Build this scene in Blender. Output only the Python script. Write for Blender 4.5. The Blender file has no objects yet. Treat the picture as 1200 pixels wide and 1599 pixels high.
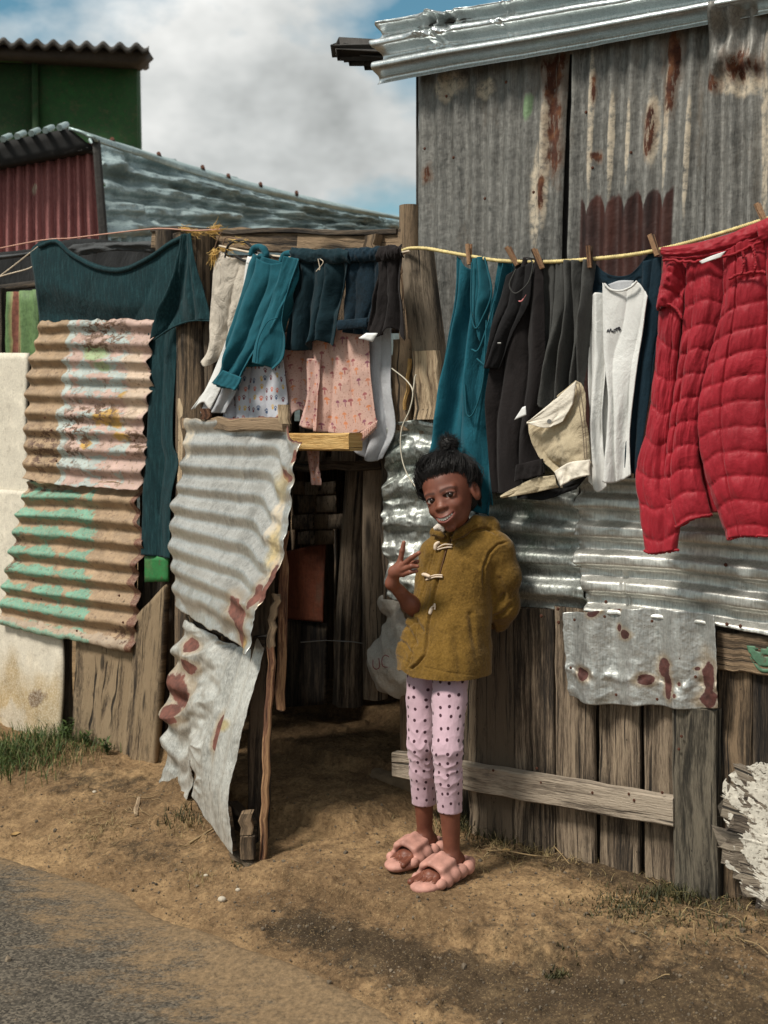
import bpy, bmesh, math, random
import numpy as np
from mathutils import Vector, Matrix
from mathutils.bvhtree import BVHTree

random.seed(7)
RNG = np.random.default_rng(7)
sc = bpy.context.scene
COL = sc.collection

# ------------------------------------------------------------------ camera
F_PX, W_PX, H_PX = 1900.0, 1200.0, 1599.0
CAM_H = 1.35
PITCH = math.atan(119.5 / F_PX)
cam_d = bpy.data.cameras.new('camera')
cam = bpy.data.objects.new('camera', cam_d)
COL.objects.link(cam)
cam.location = (0, 0, CAM_H)
cam.rotation_euler = (math.radians(90) - PITCH, 0, 0)
cam_d.sensor_fit = 'VERTICAL'
cam_d.sensor_height = 24
cam_d.lens = 24 * F_PX / H_PX
cam_d.clip_start = 0.05
cam_d.clip_end = 3000
cam_d.dof.use_dof = True
cam_d.dof.focus_distance = 3.9
cam_d.dof.aperture_fstop = 3.2
sc.camera = cam

# ------------------------------------------------------------------ light and exposure
SUN_TO = Vector((-0.56, -0.40, 0.92)).normalized()      # towards the sun
SUN_EL = math.asin(SUN_TO.z)
SUN_AZ = math.atan2(SUN_TO.x, SUN_TO.y)
sun_d = bpy.data.lights.new('sun', 'SUN')
sun_d.energy = 4.3
sun_d.angle = math.radians(13)
sun_d.color = (1.0, 0.935, 0.84)
sun = bpy.data.objects.new('sun', sun_d)
COL.objects.link(sun)
sun.rotation_euler = SUN_TO.to_track_quat('Z', 'Y').to_euler()

world = bpy.data.worlds.new('World')
sc.world = world
world.use_nodes = True
wt = world.node_tree
wt.nodes.clear()


def wn(t, **k):
    n = wt.nodes.new(t)
    for a, b in k.items():
        setattr(n, a, b)
    return n


w_out = wn('ShaderNodeOutputWorld')
w_bg = wn('ShaderNodeBackground')
w_bg.inputs[1].default_value = 0.108
w_sky = wn('ShaderNodeTexSky', sky_type='NISHITA', sun_disc=False)
w_sky.sun_elevation = SUN_EL
w_sky.sun_rotation = SUN_AZ
w_tc = wn('ShaderNodeTexCoord')
w_map = wn('ShaderNodeMapping')
w_map.inputs['Scale'].default_value = (1, 1, 1.7)
w_map.inputs['Location'].default_value = (8.2, 7.4, 2.2)
w_n1 = wn('ShaderNodeTexNoise')
w_n1.inputs['Scale'].default_value = 2.6
w_n1.inputs['Detail'].default_value = 7
w_n1.inputs['Roughness'].default_value = 0.52
w_n2 = wn('ShaderNodeTexNoise')
w_n2.inputs['Scale'].default_value = 1.9
w_n2.inputs['Detail'].default_value = 6
w_n2.inputs['Roughness'].default_value = 0.60
w_r1 = wn('ShaderNodeValToRGB')      # cloud cover
w_r1.color_ramp.elements[0].position = 0.39
w_r1.color_ramp.elements[0].color = (0, 0, 0, 1)
w_r1.color_ramp.elements[1].position = 0.485
w_r1.color_ramp.elements[1].color = (1, 1, 1, 1)
w_r2 = wn('ShaderNodeValToRGB')      # cloud brightness
e = w_r2.color_ramp.elements
e[0].position = 0.40
e[0].color = (0.26, 0.275, 0.27, 1)
e[1].position = 0.62
e[1].color = (0.96, 0.96, 0.93, 1)
m_ = w_r2.color_ramp.elements.new(0.50)
m_.color = (0.58, 0.60, 0.59, 1)
w_cl = wn('ShaderNodeVectorMath', operation='SCALE')
w_cl.inputs['Scale'].default_value = 10.0
w_tint = wn('ShaderNodeMix', data_type='RGBA', blend_type='MULTIPLY')
w_tint.inputs[0].default_value = 1
w_tint.inputs[7].default_value = (0.72, 1.12, 1.0, 1)
w_mix = wn('ShaderNodeMix', data_type='RGBA')
L = wt.links.new
L(w_tc.outputs['Generated'], w_map.inputs['Vector'])
L(w_map.outputs[0], w_n1.inputs['Vector'])
w_map2 = wn('ShaderNodeMapping')
w_map2.inputs['Scale'].default_value = (1, 1, 1.5)
w_map2.inputs['Location'].default_value = (1.7, 6.7, 8.5)
L(w_tc.outputs['Generated'], w_map2.inputs['Vector'])
L(w_map2.outputs[0], w_n2.inputs['Vector'])
L(w_n1.outputs['Fac'], w_r1.inputs['Fac'])
L(w_n2.outputs['Fac'], w_r2.inputs['Fac'])
L(w_r2.outputs['Color'], w_cl.inputs[0])
L(w_sky.outputs[0], w_tint.inputs[6])
L(w_tint.outputs[2], w_mix.inputs[6])
L(w_r1.outputs['Color'], w_mix.inputs[0])
L(w_cl.outputs[0], w_mix.inputs[7])
L(w_mix.outputs[2], w_bg.inputs[0])
L(w_bg.outputs[0], w_out.inputs[0])

sc.view_settings.view_transform = 'Standard'
sc.view_settings.look = 'None'
sc.view_settings.exposure = -0.05
sc.view_settings.gamma = 1
sc.view_settings.use_curve_mapping = False
sc.render.engine = 'CYCLES'
sc.cycles.max_bounces = 6
sc.cycles.use_denoising = True

# ------------------------------------------------------------------ places
# fence frame: u runs along the fence line (to the right, coming nearer), v is the distance
# in front of the fence, z is up
O2 = np.array([0.0, 4.28])
D2 = np.array([0.7965, -0.6046])
N2 = np.array([-0.6046, -0.7965])
_F = np.array([0, math.cos(PITCH), -math.sin(PITCH)])
_U = np.array([0, math.sin(PITCH), math.cos(PITCH)])
CAMP = np.array([0, 0, CAM_H])


def rays(px, py):
    x = (np.asarray(px, float) - 600) / F_PX
    y = (799.5 - np.asarray(py, float)) / F_PX
    return _F + x[..., None] * np.array([1.0, 0, 0]) + y[..., None] * _U


def on_wall(px, py, v=0.0, o=O2, n=N2):
    """point seen at a photo position that lies on the vertical plane v in front of o"""
    r = rays(px, py)
    nn = np.array([n[0], n[1], 0.0])
    oo = np.array([o[0], o[1], 0.0]) - CAMP
    t = (oo @ nn + np.asarray(v)) / (r @ nn)
    return CAMP + t[..., None] * r


def on_depth(px, py, dep):
    r = rays(px, py)
    return CAMP + r * (np.asarray(dep) / r[..., 1])[..., None]


def on_ground(px, py, z=0.0):
    r = rays(px, py)
    return CAMP + r * ((z - CAM_H) / r[..., 2])[..., None]


def uvz(P):
    P = np.asarray(P, float)
    q = P[..., :2] - O2
    return np.stack([q @ D2, q @ N2, P[..., 2]], -1)


def wxyz(U):
    U = np.asarray(U, float)
    xy = O2 + U[..., 0:1] * D2 + U[..., 1:2] * N2
    return np.concatenate([xy, U[..., 2:3]], -1)


def J(px, py, v):
    return uvz(on_wall(float(px), float(py), v))


def project(P):
    q = np.asarray(P) - CAMP
    zc = q @ _F
    return 600 + F_PX * q[..., 0] / zc, 799.5 - F_PX * (q @ _U) / zc


# ------------------------------------------------------------------ noise
def _hash(ix, iy, seed):
    h = (ix * 374761393 + iy * 668265263 + seed * 1442695041) & 0xFFFFFFFF
    h = ((h ^ (h >> 13)) * 1274126177) & 0xFFFFFFFF
    return ((h ^ (h >> 16)) & 0xFFFF) / 65535.0


def vnoise(x, y, seed=0):
    x = np.asarray(x, float); y = np.asarray(y, float)
    x, y = np.broadcast_arrays(x, y)
    ix = np.floor(x).astype(np.int64); iy = np.floor(y).astype(np.int64)
    fx = x - ix; fy = y - iy
    fx = fx * fx * (3 - 2 * fx); fy = fy * fy * (3 - 2 * fy)
    a = _hash(ix, iy, seed); b = _hash(ix + 1, iy, seed)
    c = _hash(ix, iy + 1, seed); d = _hash(ix + 1, iy + 1, seed)
    return (a * (1 - fx) + b * fx) * (1 - fy) + (c * (1 - fx) + d * fx) * fy - 0.5


def fbm(x, y, seed=0, octv=4, gain=0.5):
    s = 0; a = 1.0
    for i in range(octv):
        s = s + a * vnoise(x * 2 ** i + 17.3 * i, y * 2 ** i + 5.1 * i, seed + i)
        a *= gain
    return s


def sstep(a, b, x):
    t = np.clip((np.asarray(x, float) - a) / (b - a), 0, 1)
    return t * t * (3 - 2 * t)


# ------------------------------------------------------------------ objects
def thing(name, label, cat, loc=(0, 0, 0), group=None):
    o = bpy.data.objects.new(name, None)
    o.empty_display_size = 0.1
    COL.objects.link(o)
    o.location = loc
    o['label'] = label
    o['category'] = cat
    if group:
        o['group'] = group
    return o


def tag(o, label, cat, group=None):
    o['label'] = label
    o['category'] = cat
    if group:
        o['group'] = group
    return o


def root_loc(p):
    l = Vector((0, 0, 0))
    while p is not None:
        l = l + p.location
        p = p.parent
    return l


def mesh_obj(name, V, Fc, mat, parent=None, uv=None, smooth=True, base=None, attrs=None, own=False):
    """one mesh object out of world-space vertices; uv is per vertex"""
    V = np.asarray(V, float)
    if parent is not None:
        off = np.array(root_loc(parent))
        loc = np.zeros(3)
        if own:
            loc = V.mean(0) - off
    else:
        loc = np.array(base) if base is not None else np.array([V[:, 0].mean(), V[:, 1].mean(), V[:, 2].min()])
        off = np.zeros(3)
    me = bpy.data.meshes.new(name)
    me.from_pydata((V - off - loc).tolist(), [], [tuple(int(i) for i in f) for f in Fc])
    me.update()
    if uv is not None:
        uvl = me.uv_layers.new(name='UVMap')
        li = np.empty(len(me.loops), dtype=np.int32)
        me.loops.foreach_get('vertex_index', li)
        uvl.data.foreach_set('uv', np.asarray(uv, np.float32)[li].ravel())
    if attrs:
        for k, a in attrs.items():
            at = me.attributes.new(k, 'FLOAT', 'POINT')
            at.data.foreach_set('value', np.asarray(a, np.float32))
    if smooth:
        me.polygons.foreach_set('use_smooth', [True] * len(me.polygons))
    if mat is not None:
        me.materials.append(mat)
    o = bpy.data.objects.new(name, me)
    COL.objects.link(o)
    o.location = loc
    if parent is not None:
        o.parent = parent
    return o


def recalc(o):
    bm = bmesh.new(); bm.from_mesh(o.data)
    bmesh.ops.recalc_face_normals(bm, faces=bm.faces)
    bm.to_mesh(o.data); bm.free()
    return o


def sharp(o, ang=40):
    bm = bmesh.new(); bm.from_mesh(o.data)
    bmesh.ops.recalc_face_normals(bm, faces=bm.faces)
    a = math.radians(ang)
    for e_ in bm.edges:
        if len(e_.link_faces) == 2 and e_.calc_face_angle(0) > a:
            e_.smooth = False
    bm.to_mesh(o.data); bm.free()
    return o


def resample(pts, n, smooth=True):
    P = np.asarray(pts, float)
    if len(P) == 1:
        return np.repeat(P, n, 0)
    seg = np.linalg.norm(np.diff(P, axis=0), axis=1)
    s = np.concatenate([[0], np.cumsum(seg)])
    t = np.linspace(0, s[-1], n)
    if not smooth or len(P) < 3:
        return np.stack([np.interp(t, s, P[:, k]) for k in range(P.shape[1])], 1)
    # Catmull-Rom
    Q = np.vstack([2 * P[0] - P[1], P, 2 * P[-1] - P[-2]])
    i = np.clip(np.searchsorted(s, t, side='right') - 1, 0, len(P) - 2)
    f = ((t - s[i]) / np.maximum(seg[i], 1e-9))[:, None]
    p0, p1, p2, p3 = Q[i], Q[i + 1], Q[i + 2], Q[i + 3]
    return 0.5 * (2 * p1 + (p2 - p0) * f + (2 * p0 - 5 * p1 + 4 * p2 - p3) * f ** 2 + (3 * p1 - p0 - 3 * p2 + p3) * f ** 3)


def coons(top, right, bottom, left, nu, nv, smooth=True):
    T = resample(top, nu, smooth); B = resample(bottom, nu, smooth)
    Lf = resample(left, nv, smooth); R = resample(right, nv, smooth)
    s = np.linspace(0, 1, nu)[None, :, None]; t = np.linspace(0, 1, nv)[:, None, None]
    P = (1 - t) * T[None] + t * B[None] + (1 - s) * Lf[:, None] + s * R[:, None]
    c = (1 - t) * (1 - s) * T[0] + (1 - t) * s * T[-1] + t * (1 - s) * B[0] + t * s * B[-1]
    return P - c


def grid_faces(nu, nv, off=0, flip=False, wrap=False):
    i = np.arange(nv - 1)[:, None] * nu
    j = np.arange(nu - (0 if wrap else 1))[None, :]
    j2 = (j + 1) % nu
    a = i + j; b = i + j2; c = i + nu + j2; d = i + nu + j
    f = np.stack([a, b, c, d], -1).reshape(-1, 4) + off
    return f[:, ::-1] if flip else f


def sheet(name, mat, parent=None, top=None, right=None, bottom=None, left=None, v=0.0, n=(40, 40),
          disp=None, thick=0.004, plane=None, depth=None, smooth=True, keep=None, base=None, slant=0.0, rag=0.0, seed=1):
    """a bent sheet with real thickness. The four edges are given as they lie on its plane; disp(s,t,P)
    pushes it out along the plane's normal; keep(s,t) cuts holes or ragged edges"""
    nu, nv = n
    if rag:
        pass
    P = coons(top, right, bottom, left, nu, nv, smooth)
    s, t = np.meshgrid(np.linspace(0, 1, nu), np.linspace(0, 1, nv))
    if rag:
        w = rag * fbm(t * 14, s * 0 + seed, seed, 4)
        e0 = np.clip(1 - s / 0.06, 0, 1); e1 = np.clip(1 - (1 - s) / 0.06, 0, 1)
        P[..., 0] += w * e1 + rag * fbm(t * 13, s * 0 + seed + 9, seed, 4) * e0
        f0 = np.clip(1 - t / 0.06, 0, 1); f1 = np.clip(1 - (1 - t) / 0.06, 0, 1)
        P[..., 1] += rag * fbm(s * 13, t * 0 + seed + 4, seed, 4) * f1 + rag * fbm(s * 15, t * 0 + seed + 2, seed, 4) * f0
    if depth is not None:
        X = on_depth(P[..., 0], P[..., 1], depth(s, t))
        du = X[:, 1:] - X[:, :-1]
        g = np.array([X[-1, -1, 1] - X[-1, 0, 1], -(X[-1, -1, 0] - X[-1, 0, 0]), 0])
        nn = g / np.linalg.norm(g)
        if nn[1] > 0:
            nn = -nn
    else:
        o, nv2 = plane if plane is not None else (O2, N2)
        vv = v(s, t) if callable(v) else v
        X = on_wall(P[..., 0], P[..., 1], vv, o, nv2)
        nn = np.array([nv2[0], nv2[1], 0.0])
    if disp is not None:
        dd = disp(s, t)
        if isinstance(dd, tuple):
            X = X + dd[1][..., None] * np.array([D2[0], D2[1], 0])
            dd = dd[0]
        X = X + dd[..., None] * nn
    # smooth normals for the thickness
    gu = np.gradient(X, axis=1); gv = np.gradient(X, axis=0)
    NN = np.cross(gu, gv); NN /= np.maximum(np.linalg.norm(NN, axis=-1, keepdims=True), 1e-9)
    if (NN @ nn).mean() < 0:
        NN = -NN
    Bk = X - NN * thick
    V = np.concatenate([X.reshape(-1, 3), Bk.reshape(-1, 3)])
    N = nu * nv
    fr = grid_faces(nu, nv); bk = grid_faces(nu, nv, N, True)
    if keep is not None:
        sm = (s[:-1, :-1] + s[1:, 1:]) / 2; tm = (t[:-1, :-1] + t[1:, 1:]) / 2
        k = keep(sm, tm).reshape(-1)
        fr = fr[k]; bk = bk[k]
    # rim: boundary edges of the front
    e1 = np.concatenate([fr[:, [0, 1]], fr[:, [1, 2]], fr[:, [2, 3]], fr[:, [3, 0]]])
    key = np.sort(e1, 1); kk = key[:, 0] * (4 * N) + key[:, 1]
    _, inv, cnt = np.unique(kk, return_inverse=True, return_counts=True)
    be = e1[cnt[inv] == 1]
    rim = np.stack([be[:, 1], be[:, 0], be[:, 0] + N, be[:, 1] + N], 1)
    Fc = np.concatenate([fr, bk, rim])
    uv = np.stack([s, 1 - t], -1).reshape(-1, 2)
    if keep is not None:
        used = np.unique(Fc); mp = -np.ones(2 * N, int); mp[used] = np.arange(len(used))
        V = V[used]; Fc = mp[Fc]; uv = np.concatenate([uv, uv])[used]
    else:
        uv = np.concatenate([uv, uv])
    o = mesh_obj(name, V, Fc, mat, parent, uv=uv, base=base)
    return recalc(o)


def board(name, mat, p0, p1, wid, thick, nrm, parent=None, seg=8, wob=0.004, seed=0, bev=0.004, taper=1.0, ragged=0.0, **k):
    """a weathered board or pole of rectangular section between two world points"""
    p0 = np.array(p0, float); p1 = np.array(p1, float); nrm = np.array(nrm, float)
    ax = p1 - p0; ln = np.linalg.norm(ax); ax /= ln
    nrm = nrm - ax * (nrm @ ax); nrm /= np.linalg.norm(nrm)
    sd = np.cross(ax, nrm)
    r = np.random.default_rng(seed + 101)
    V = []; UV = []
    b = min(bev, wid * 0.3, thick * 0.3)
    hw, ht = wid / 2, thick / 2
    prof = [(-hw + b, -ht), (hw - b, -ht), (hw, -ht + b), (hw, ht - b), (hw - b, ht), (0.0, ht), (-hw + b, ht), (-hw, ht - b), (-hw, -ht + b)]
    per = np.cumsum([0] + [math.dist(prof[i], prof[i - 1]) for i in range(1, len(prof))])
    m = len(prof)
    for i in range(seg + 1):
        f = i / seg
        c = p0 + ax * ln * f + sd * r.normal(0, wob) + nrm * r.normal(0, wob * 0.6)
        w = 1 + (taper - 1) * f + r.normal(0, 0.02)
        for q, (a, bb) in enumerate(prof):
            e_ = 0
            if i in (0, seg) and ragged:
                e_ = r.normal(0, ragged)
            V.append(c + sd * (a * w + r.normal(0, wob * 0.25)) + nrm * (bb * w + r.normal(0, wob * 0.25)) + ax * e_)
            UV.append((per[q] + seed * 0.731, f * ln + seed * 1.37))
    Fc = []
    for i in range(seg):
        for q in range(m):
            q2 = (q + 1) % m
            Fc.append((i * m + q, i * m + q2, (i + 1) * m + q2, (i + 1) * m + q))
    n0 = len(V)
    # end caps with own vertices so that the edges stay crisp
    for i in (0, seg):
        for q in range(m):
            V.append(V[i * m + q]); UV.append((prof[q][0] + 3.1, prof[q][1] * 0.2 + seed))
    Fc.append(tuple(n0 + q for q in range(m))[::-1])
    Fc.append(tuple(n0 + m + q for q in range(m)))
    o = mesh_obj(name, V, Fc, mat, parent, uv=UV, **k)
    return sharp(o, 30)


def pboard(name, mat, a, b, wid, thick, v, parent=None, **k):
    """board whose two ends are at photo positions on the fence plane v; nrm faces out"""
    P0 = on_wall(float(a[0]), float(a[1]), v - thick / 2); P1 = on_wall(float(b[0]), float(b[1]), v - thick / 2)
    return board(name, mat, P0, P1, wid, thick, (N2[0], N2[1], 0), parent, **k)


def tube(name, mat, P, r, parent=None, sides=8, seed=0, wob=0.0, cap=True, closed=False, own=False, uvk=1.0, **k):
    P = np.asarray(P, float); n = len(P)
    rr = np.broadcast_to(np.asarray(r, float), (n,))
    T = np.gradient(P, axis=0); T /= np.maximum(np.linalg.norm(T, axis=1, keepdims=True), 1e-9)
    up = np.array([0, 0, 1.0]) if abs(T[0][2]) < 0.9 else np.array([1.0, 0, 0])
    A = np.cross(T[0], up); A /= np.linalg.norm(A)
    R = np.random.default_rng(seed + 5)
    V = []; UV = []
    ln = np.concatenate([[0], np.cumsum(np.linalg.norm(np.diff(P, axis=0), axis=1))])
    lump = R.normal(0, 1, sides)
    for i in range(n):
        A = A - T[i] * (A @ T[i]); A /= np.linalg.norm(A)
        B = np.cross(T[i], A)
        for q in range(sides):
            th = 2 * math.pi * q / sides
            ra = rr[i] * (1 + wob * (0.6 * lump[q] + 0.5 * R.normal()))
            V.append(P[i] + A * math.cos(th) * ra + B * math.sin(th) * ra)
            UV.append((q / sides * 2 * math.pi * rr.max() * uvk + seed * 0.37, ln[i] + seed * 1.1))
    Fc = list(map(tuple, grid_faces(sides, n, wrap=True)))
    if cap:
        c0 = len(V)
        for i in (0, n - 1):
            for q in range(sides):
                V.append(V[i * sides + q]); UV.append((math.cos(6.28 * q / sides) * rr[i], math.sin(6.28 * q / sides) * rr[i] * 0.1))
        Fc.append(tuple(range(c0, c0 + sides)))
        Fc.append(tuple(range(c0 + sides, c0 + 2 * sides)))
    return recalc(mesh_obj(name, V, Fc, mat, parent, uv=UV, own=own, **k))


def join_geo(parts):
    """merge (V, F) pairs"""
    V = []; Fc = []; n = 0
    for v_, f_ in parts:
        V.append(np.asarray(v_, float)); Fc += [tuple(np.asarray(f) + n) for f in f_]; n += len(v_)
    return np.concatenate(V), Fc


def tube_geo(P, r, sides=4):
    P = np.asarray(P, float); n = len(P)
    rr = np.broadcast_to(np.asarray(r, float), (n,))
    T = np.gradient(P, axis=0); T /= np.maximum(np.linalg.norm(T, axis=1, keepdims=True), 1e-9)
    A = np.cross(T, np.array([0.31, 0.22, 0.93])); A /= np.maximum(np.linalg.norm(A, axis=1, keepdims=True), 1e-6)
    B = np.cross(T, A)
    th = np.arange(sides) * 2 * math.pi / sides
    V = P[:, None] + rr[:, None, None] * (np.cos(th)[None, :, None] * A[:, None] + np.sin(th)[None, :, None] * B[:, None])
    return V.reshape(-1, 3), grid_faces(sides, n, wrap=True)


# ------------------------------------------------------------------ signed distance bodies
class SDF:
    def __init__(self, lo, hi, h):
        self.lo = np.array(lo, float); self.h = h
        self.n = np.ceil((np.array(hi) - self.lo) / h).astype(int) + 1
        self.F = np.full(self.n, 1.0, np.float32)

    def block(self, lo, hi, m):
        a = np.clip(np.floor((np.array(lo) - m - self.lo) / self.h).astype(int), 0, self.n)
        b = np.clip(np.ceil((np.array(hi) + m - self.lo) / self.h).astype(int) + 1, 0, self.n)
        sl = tuple(slice(a[i], b[i]) for i in range(3))
        ax = [self.lo[i] + self.h * np.arange(a[i], b[i]) for i in range(3)]
        return sl, np.meshgrid(*ax, indexing='ij')

    def comb(self, sl, d, k, sub=False):
        a = self.F[sl]
        if sub:
            d = -d
            hh = np.clip(0.5 - 0.5 * (a - d) / k, 0, 1)
            hh2 = np.clip(0.5 + 0.5 * (a - d) / k, 0, 1)
            self.F[sl] = (d * (1 - hh2) + a * hh2 + k * hh2 * (1 - hh2)).astype(np.float32)
        else:
            hh = np.clip(0.5 + 0.5 * (a - d) / k, 0, 1)
            self.F[sl] = (a * (1 - hh) + d * hh - k * hh * (1 - hh)).astype(np.float32)

    def cap(self, p0, p1, r0, r1, k=0.01, sub=False):
        p0 = np.array(p0, float); p1 = np.array(p1, float); R = max(r0, r1)
        sl, (X, Y, Z) = self.block(np.minimum(p0, p1) - R, np.maximum(p0, p1) + R, k * 1.5 + 3 * self.h)
        if X.size == 0:
            return
        ax = p1 - p0; L2 = max(ax @ ax, 1e-12)
        t = np.clip(((X - p0[0]) * ax[0] + (Y - p0[1]) * ax[1] + (Z - p0[2]) * ax[2]) / L2, 0, 1)
        d = np.sqrt((X - p0[0] - t * ax[0]) ** 2 + (Y - p0[1] - t * ax[1]) ** 2 + (Z - p0[2] - t * ax[2]) ** 2) - (r0 + (r1 - r0) * t)
        self.comb(sl, d, k, sub)

    def chain(self, pts, rs, k=0.01, sub=False):
        for i in range(len(pts) - 1):
            self.cap(pts[i], pts[i + 1], rs[i], rs[i + 1], k, sub)

    def ell(self, c, r, k=0.01, M=None, sub=False):
        """M: rows are the ellipsoid's axes"""
        c = np.array(c, float); r = np.array(r, float)
        R = r.max()
        sl, (X, Y, Z) = self.block(c - R, c + R, k * 1.5 + 3 * self.h)
        if X.size == 0:
            return
        q = [X - c[0], Y - c[1], Z - c[2]]
        if M is not None:
            q = [M[i][0] * q[0] + M[i][1] * q[1] + M[i][2] * q[2] for i in range(3)]
        k0 = np.sqrt(sum((q[i] / r[i]) ** 2 for i in range(3)))
        k1 = np.sqrt(sum((q[i] / r[i] ** 2) ** 2 for i in range(3))) + 1e-9
        self.comb(sl, k0 * (k0 - 1) / k1, k, sub)

    def mesh(self):
        F = self.F; S = F < 0
        nx, ny, nz = F.shape
        c = [(i, j, k) for i in (0, 1) for j in (0, 1) for k in (0, 1)]
        g = lambda A, o: A[o[0]:nx - 1 + o[0], o[1]:ny - 1 + o[1], o[2]:nz - 1 + o[2]]
        cnt = sum(g(S, o).astype(np.int8) for o in c)
        act = (cnt > 0) & (cnt < 8)
        ii = np.argwhere(act)
        idx = -np.ones(act.shape, np.int64); idx[act] = np.arange(len(ii))
        vals = {o: F[ii[:, 0] + o[0], ii[:, 1] + o[1], ii[:, 2] + o[2]] for o in c}
        acc = np.zeros((len(ii), 3)); w = np.zeros(len(ii))
        for a in c:
            for d in range(3):
                if a[d] == 0:
                    b = list(a); b[d] = 1; b = tuple(b)
                    fa, fb = vals[a], vals[b]
                    m = (fa < 0) != (fb < 0)
                    t = fa[m] / (fa[m] - fb[m])
                    p = np.tile(np.array(a, float), (m.sum(), 1)); p[:, d] = t
                    acc[m] += p; w[m] += 1
        V = self.lo + self.h * (ii + acc / w[:, None])
        Fs = []
        for d in range(3):
            e1, e2 = [(1, 2), (2, 0), (0, 1)][d]
            sh = [slice(0, n) for n in F.shape]
            A = [slice(1, n - 1) for n in F.shape]; B = list(A)
            A[d] = slice(0, F.shape[d] - 1); B[d] = slice(1, F.shape[d])
            sa = S[tuple(A)]; sb = S[tuple(B)]
            q = np.argwhere(sa != sb)
            if len(q) == 0:
                continue
            fl = sa[tuple(q.T)]
            q = q.copy(); q[:, e1] += 1; q[:, e2] += 1
            def at_(o1, o2):
                r_ = q.copy(); r_[:, e1] -= o1; r_[:, e2] -= o2
                return idx[r_[:, 0], r_[:, 1], r_[:, 2]]
            quad = np.stack([at_(1, 1), at_(0, 1), at_(0, 0), at_(1, 0)], 1)
            quad[~fl] = quad[~fl][:, ::-1]
            Fs.append(quad)
        Fc = np.concatenate(Fs)
        Fc = Fc[(Fc >= 0).all(1)]
        return V, Fc


def relax(V, Fc, it=2, lam=0.5):
    V = V.copy(); n = len(V)
    a = np.concatenate([Fc[:, [0, 1]], Fc[:, [1, 2]], Fc[:, [2, 3]], Fc[:, [3, 0]]])
    a = np.concatenate([a, a[:, ::-1]])
    deg = np.bincount(a[:, 0], minlength=n)[:, None]
    for _ in range(it):
        s = np.stack([np.bincount(a[:, 0], V[a[:, 1], k], n) for k in range(3)], 1)
        V = V + lam * (s / np.maximum(deg, 1) - V)
    return V


def vnormals(V, Fc):
    n = np.cross(V[Fc[:, 2]] - V[Fc[:, 0]], V[Fc[:, 3]] - V[Fc[:, 1]])
    N = np.stack([sum(np.bincount(Fc[:, q], n[:, k], len(V)) for q in range(4)) for k in range(3)], 1)
    return N / np.maximum(np.linalg.norm(N, axis=1, keepdims=True), 1e-9)


def line_dist(px, py, poly):
    """distance in photo units from points to a polyline, and how far along it (0..1)"""
    poly = np.asarray(poly, float)
    best = np.full(np.shape(px), 1e9); al = np.zeros(np.shape(px))
    m = len(poly) - 1
    for i in range(m):
        a, b = poly[i], poly[i + 1]
        ab = b - a
        t = np.clip(((px - a[0]) * ab[0] + (py - a[1]) * ab[1]) / (ab @ ab), 0, 1)
        d = np.hypot(px - a[0] - t * ab[0], py - a[1] - t * ab[1])
        k = d < best
        best = np.where(k, d, best); al = np.where(k, (i + t) / m, al)
    return best, al
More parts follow.
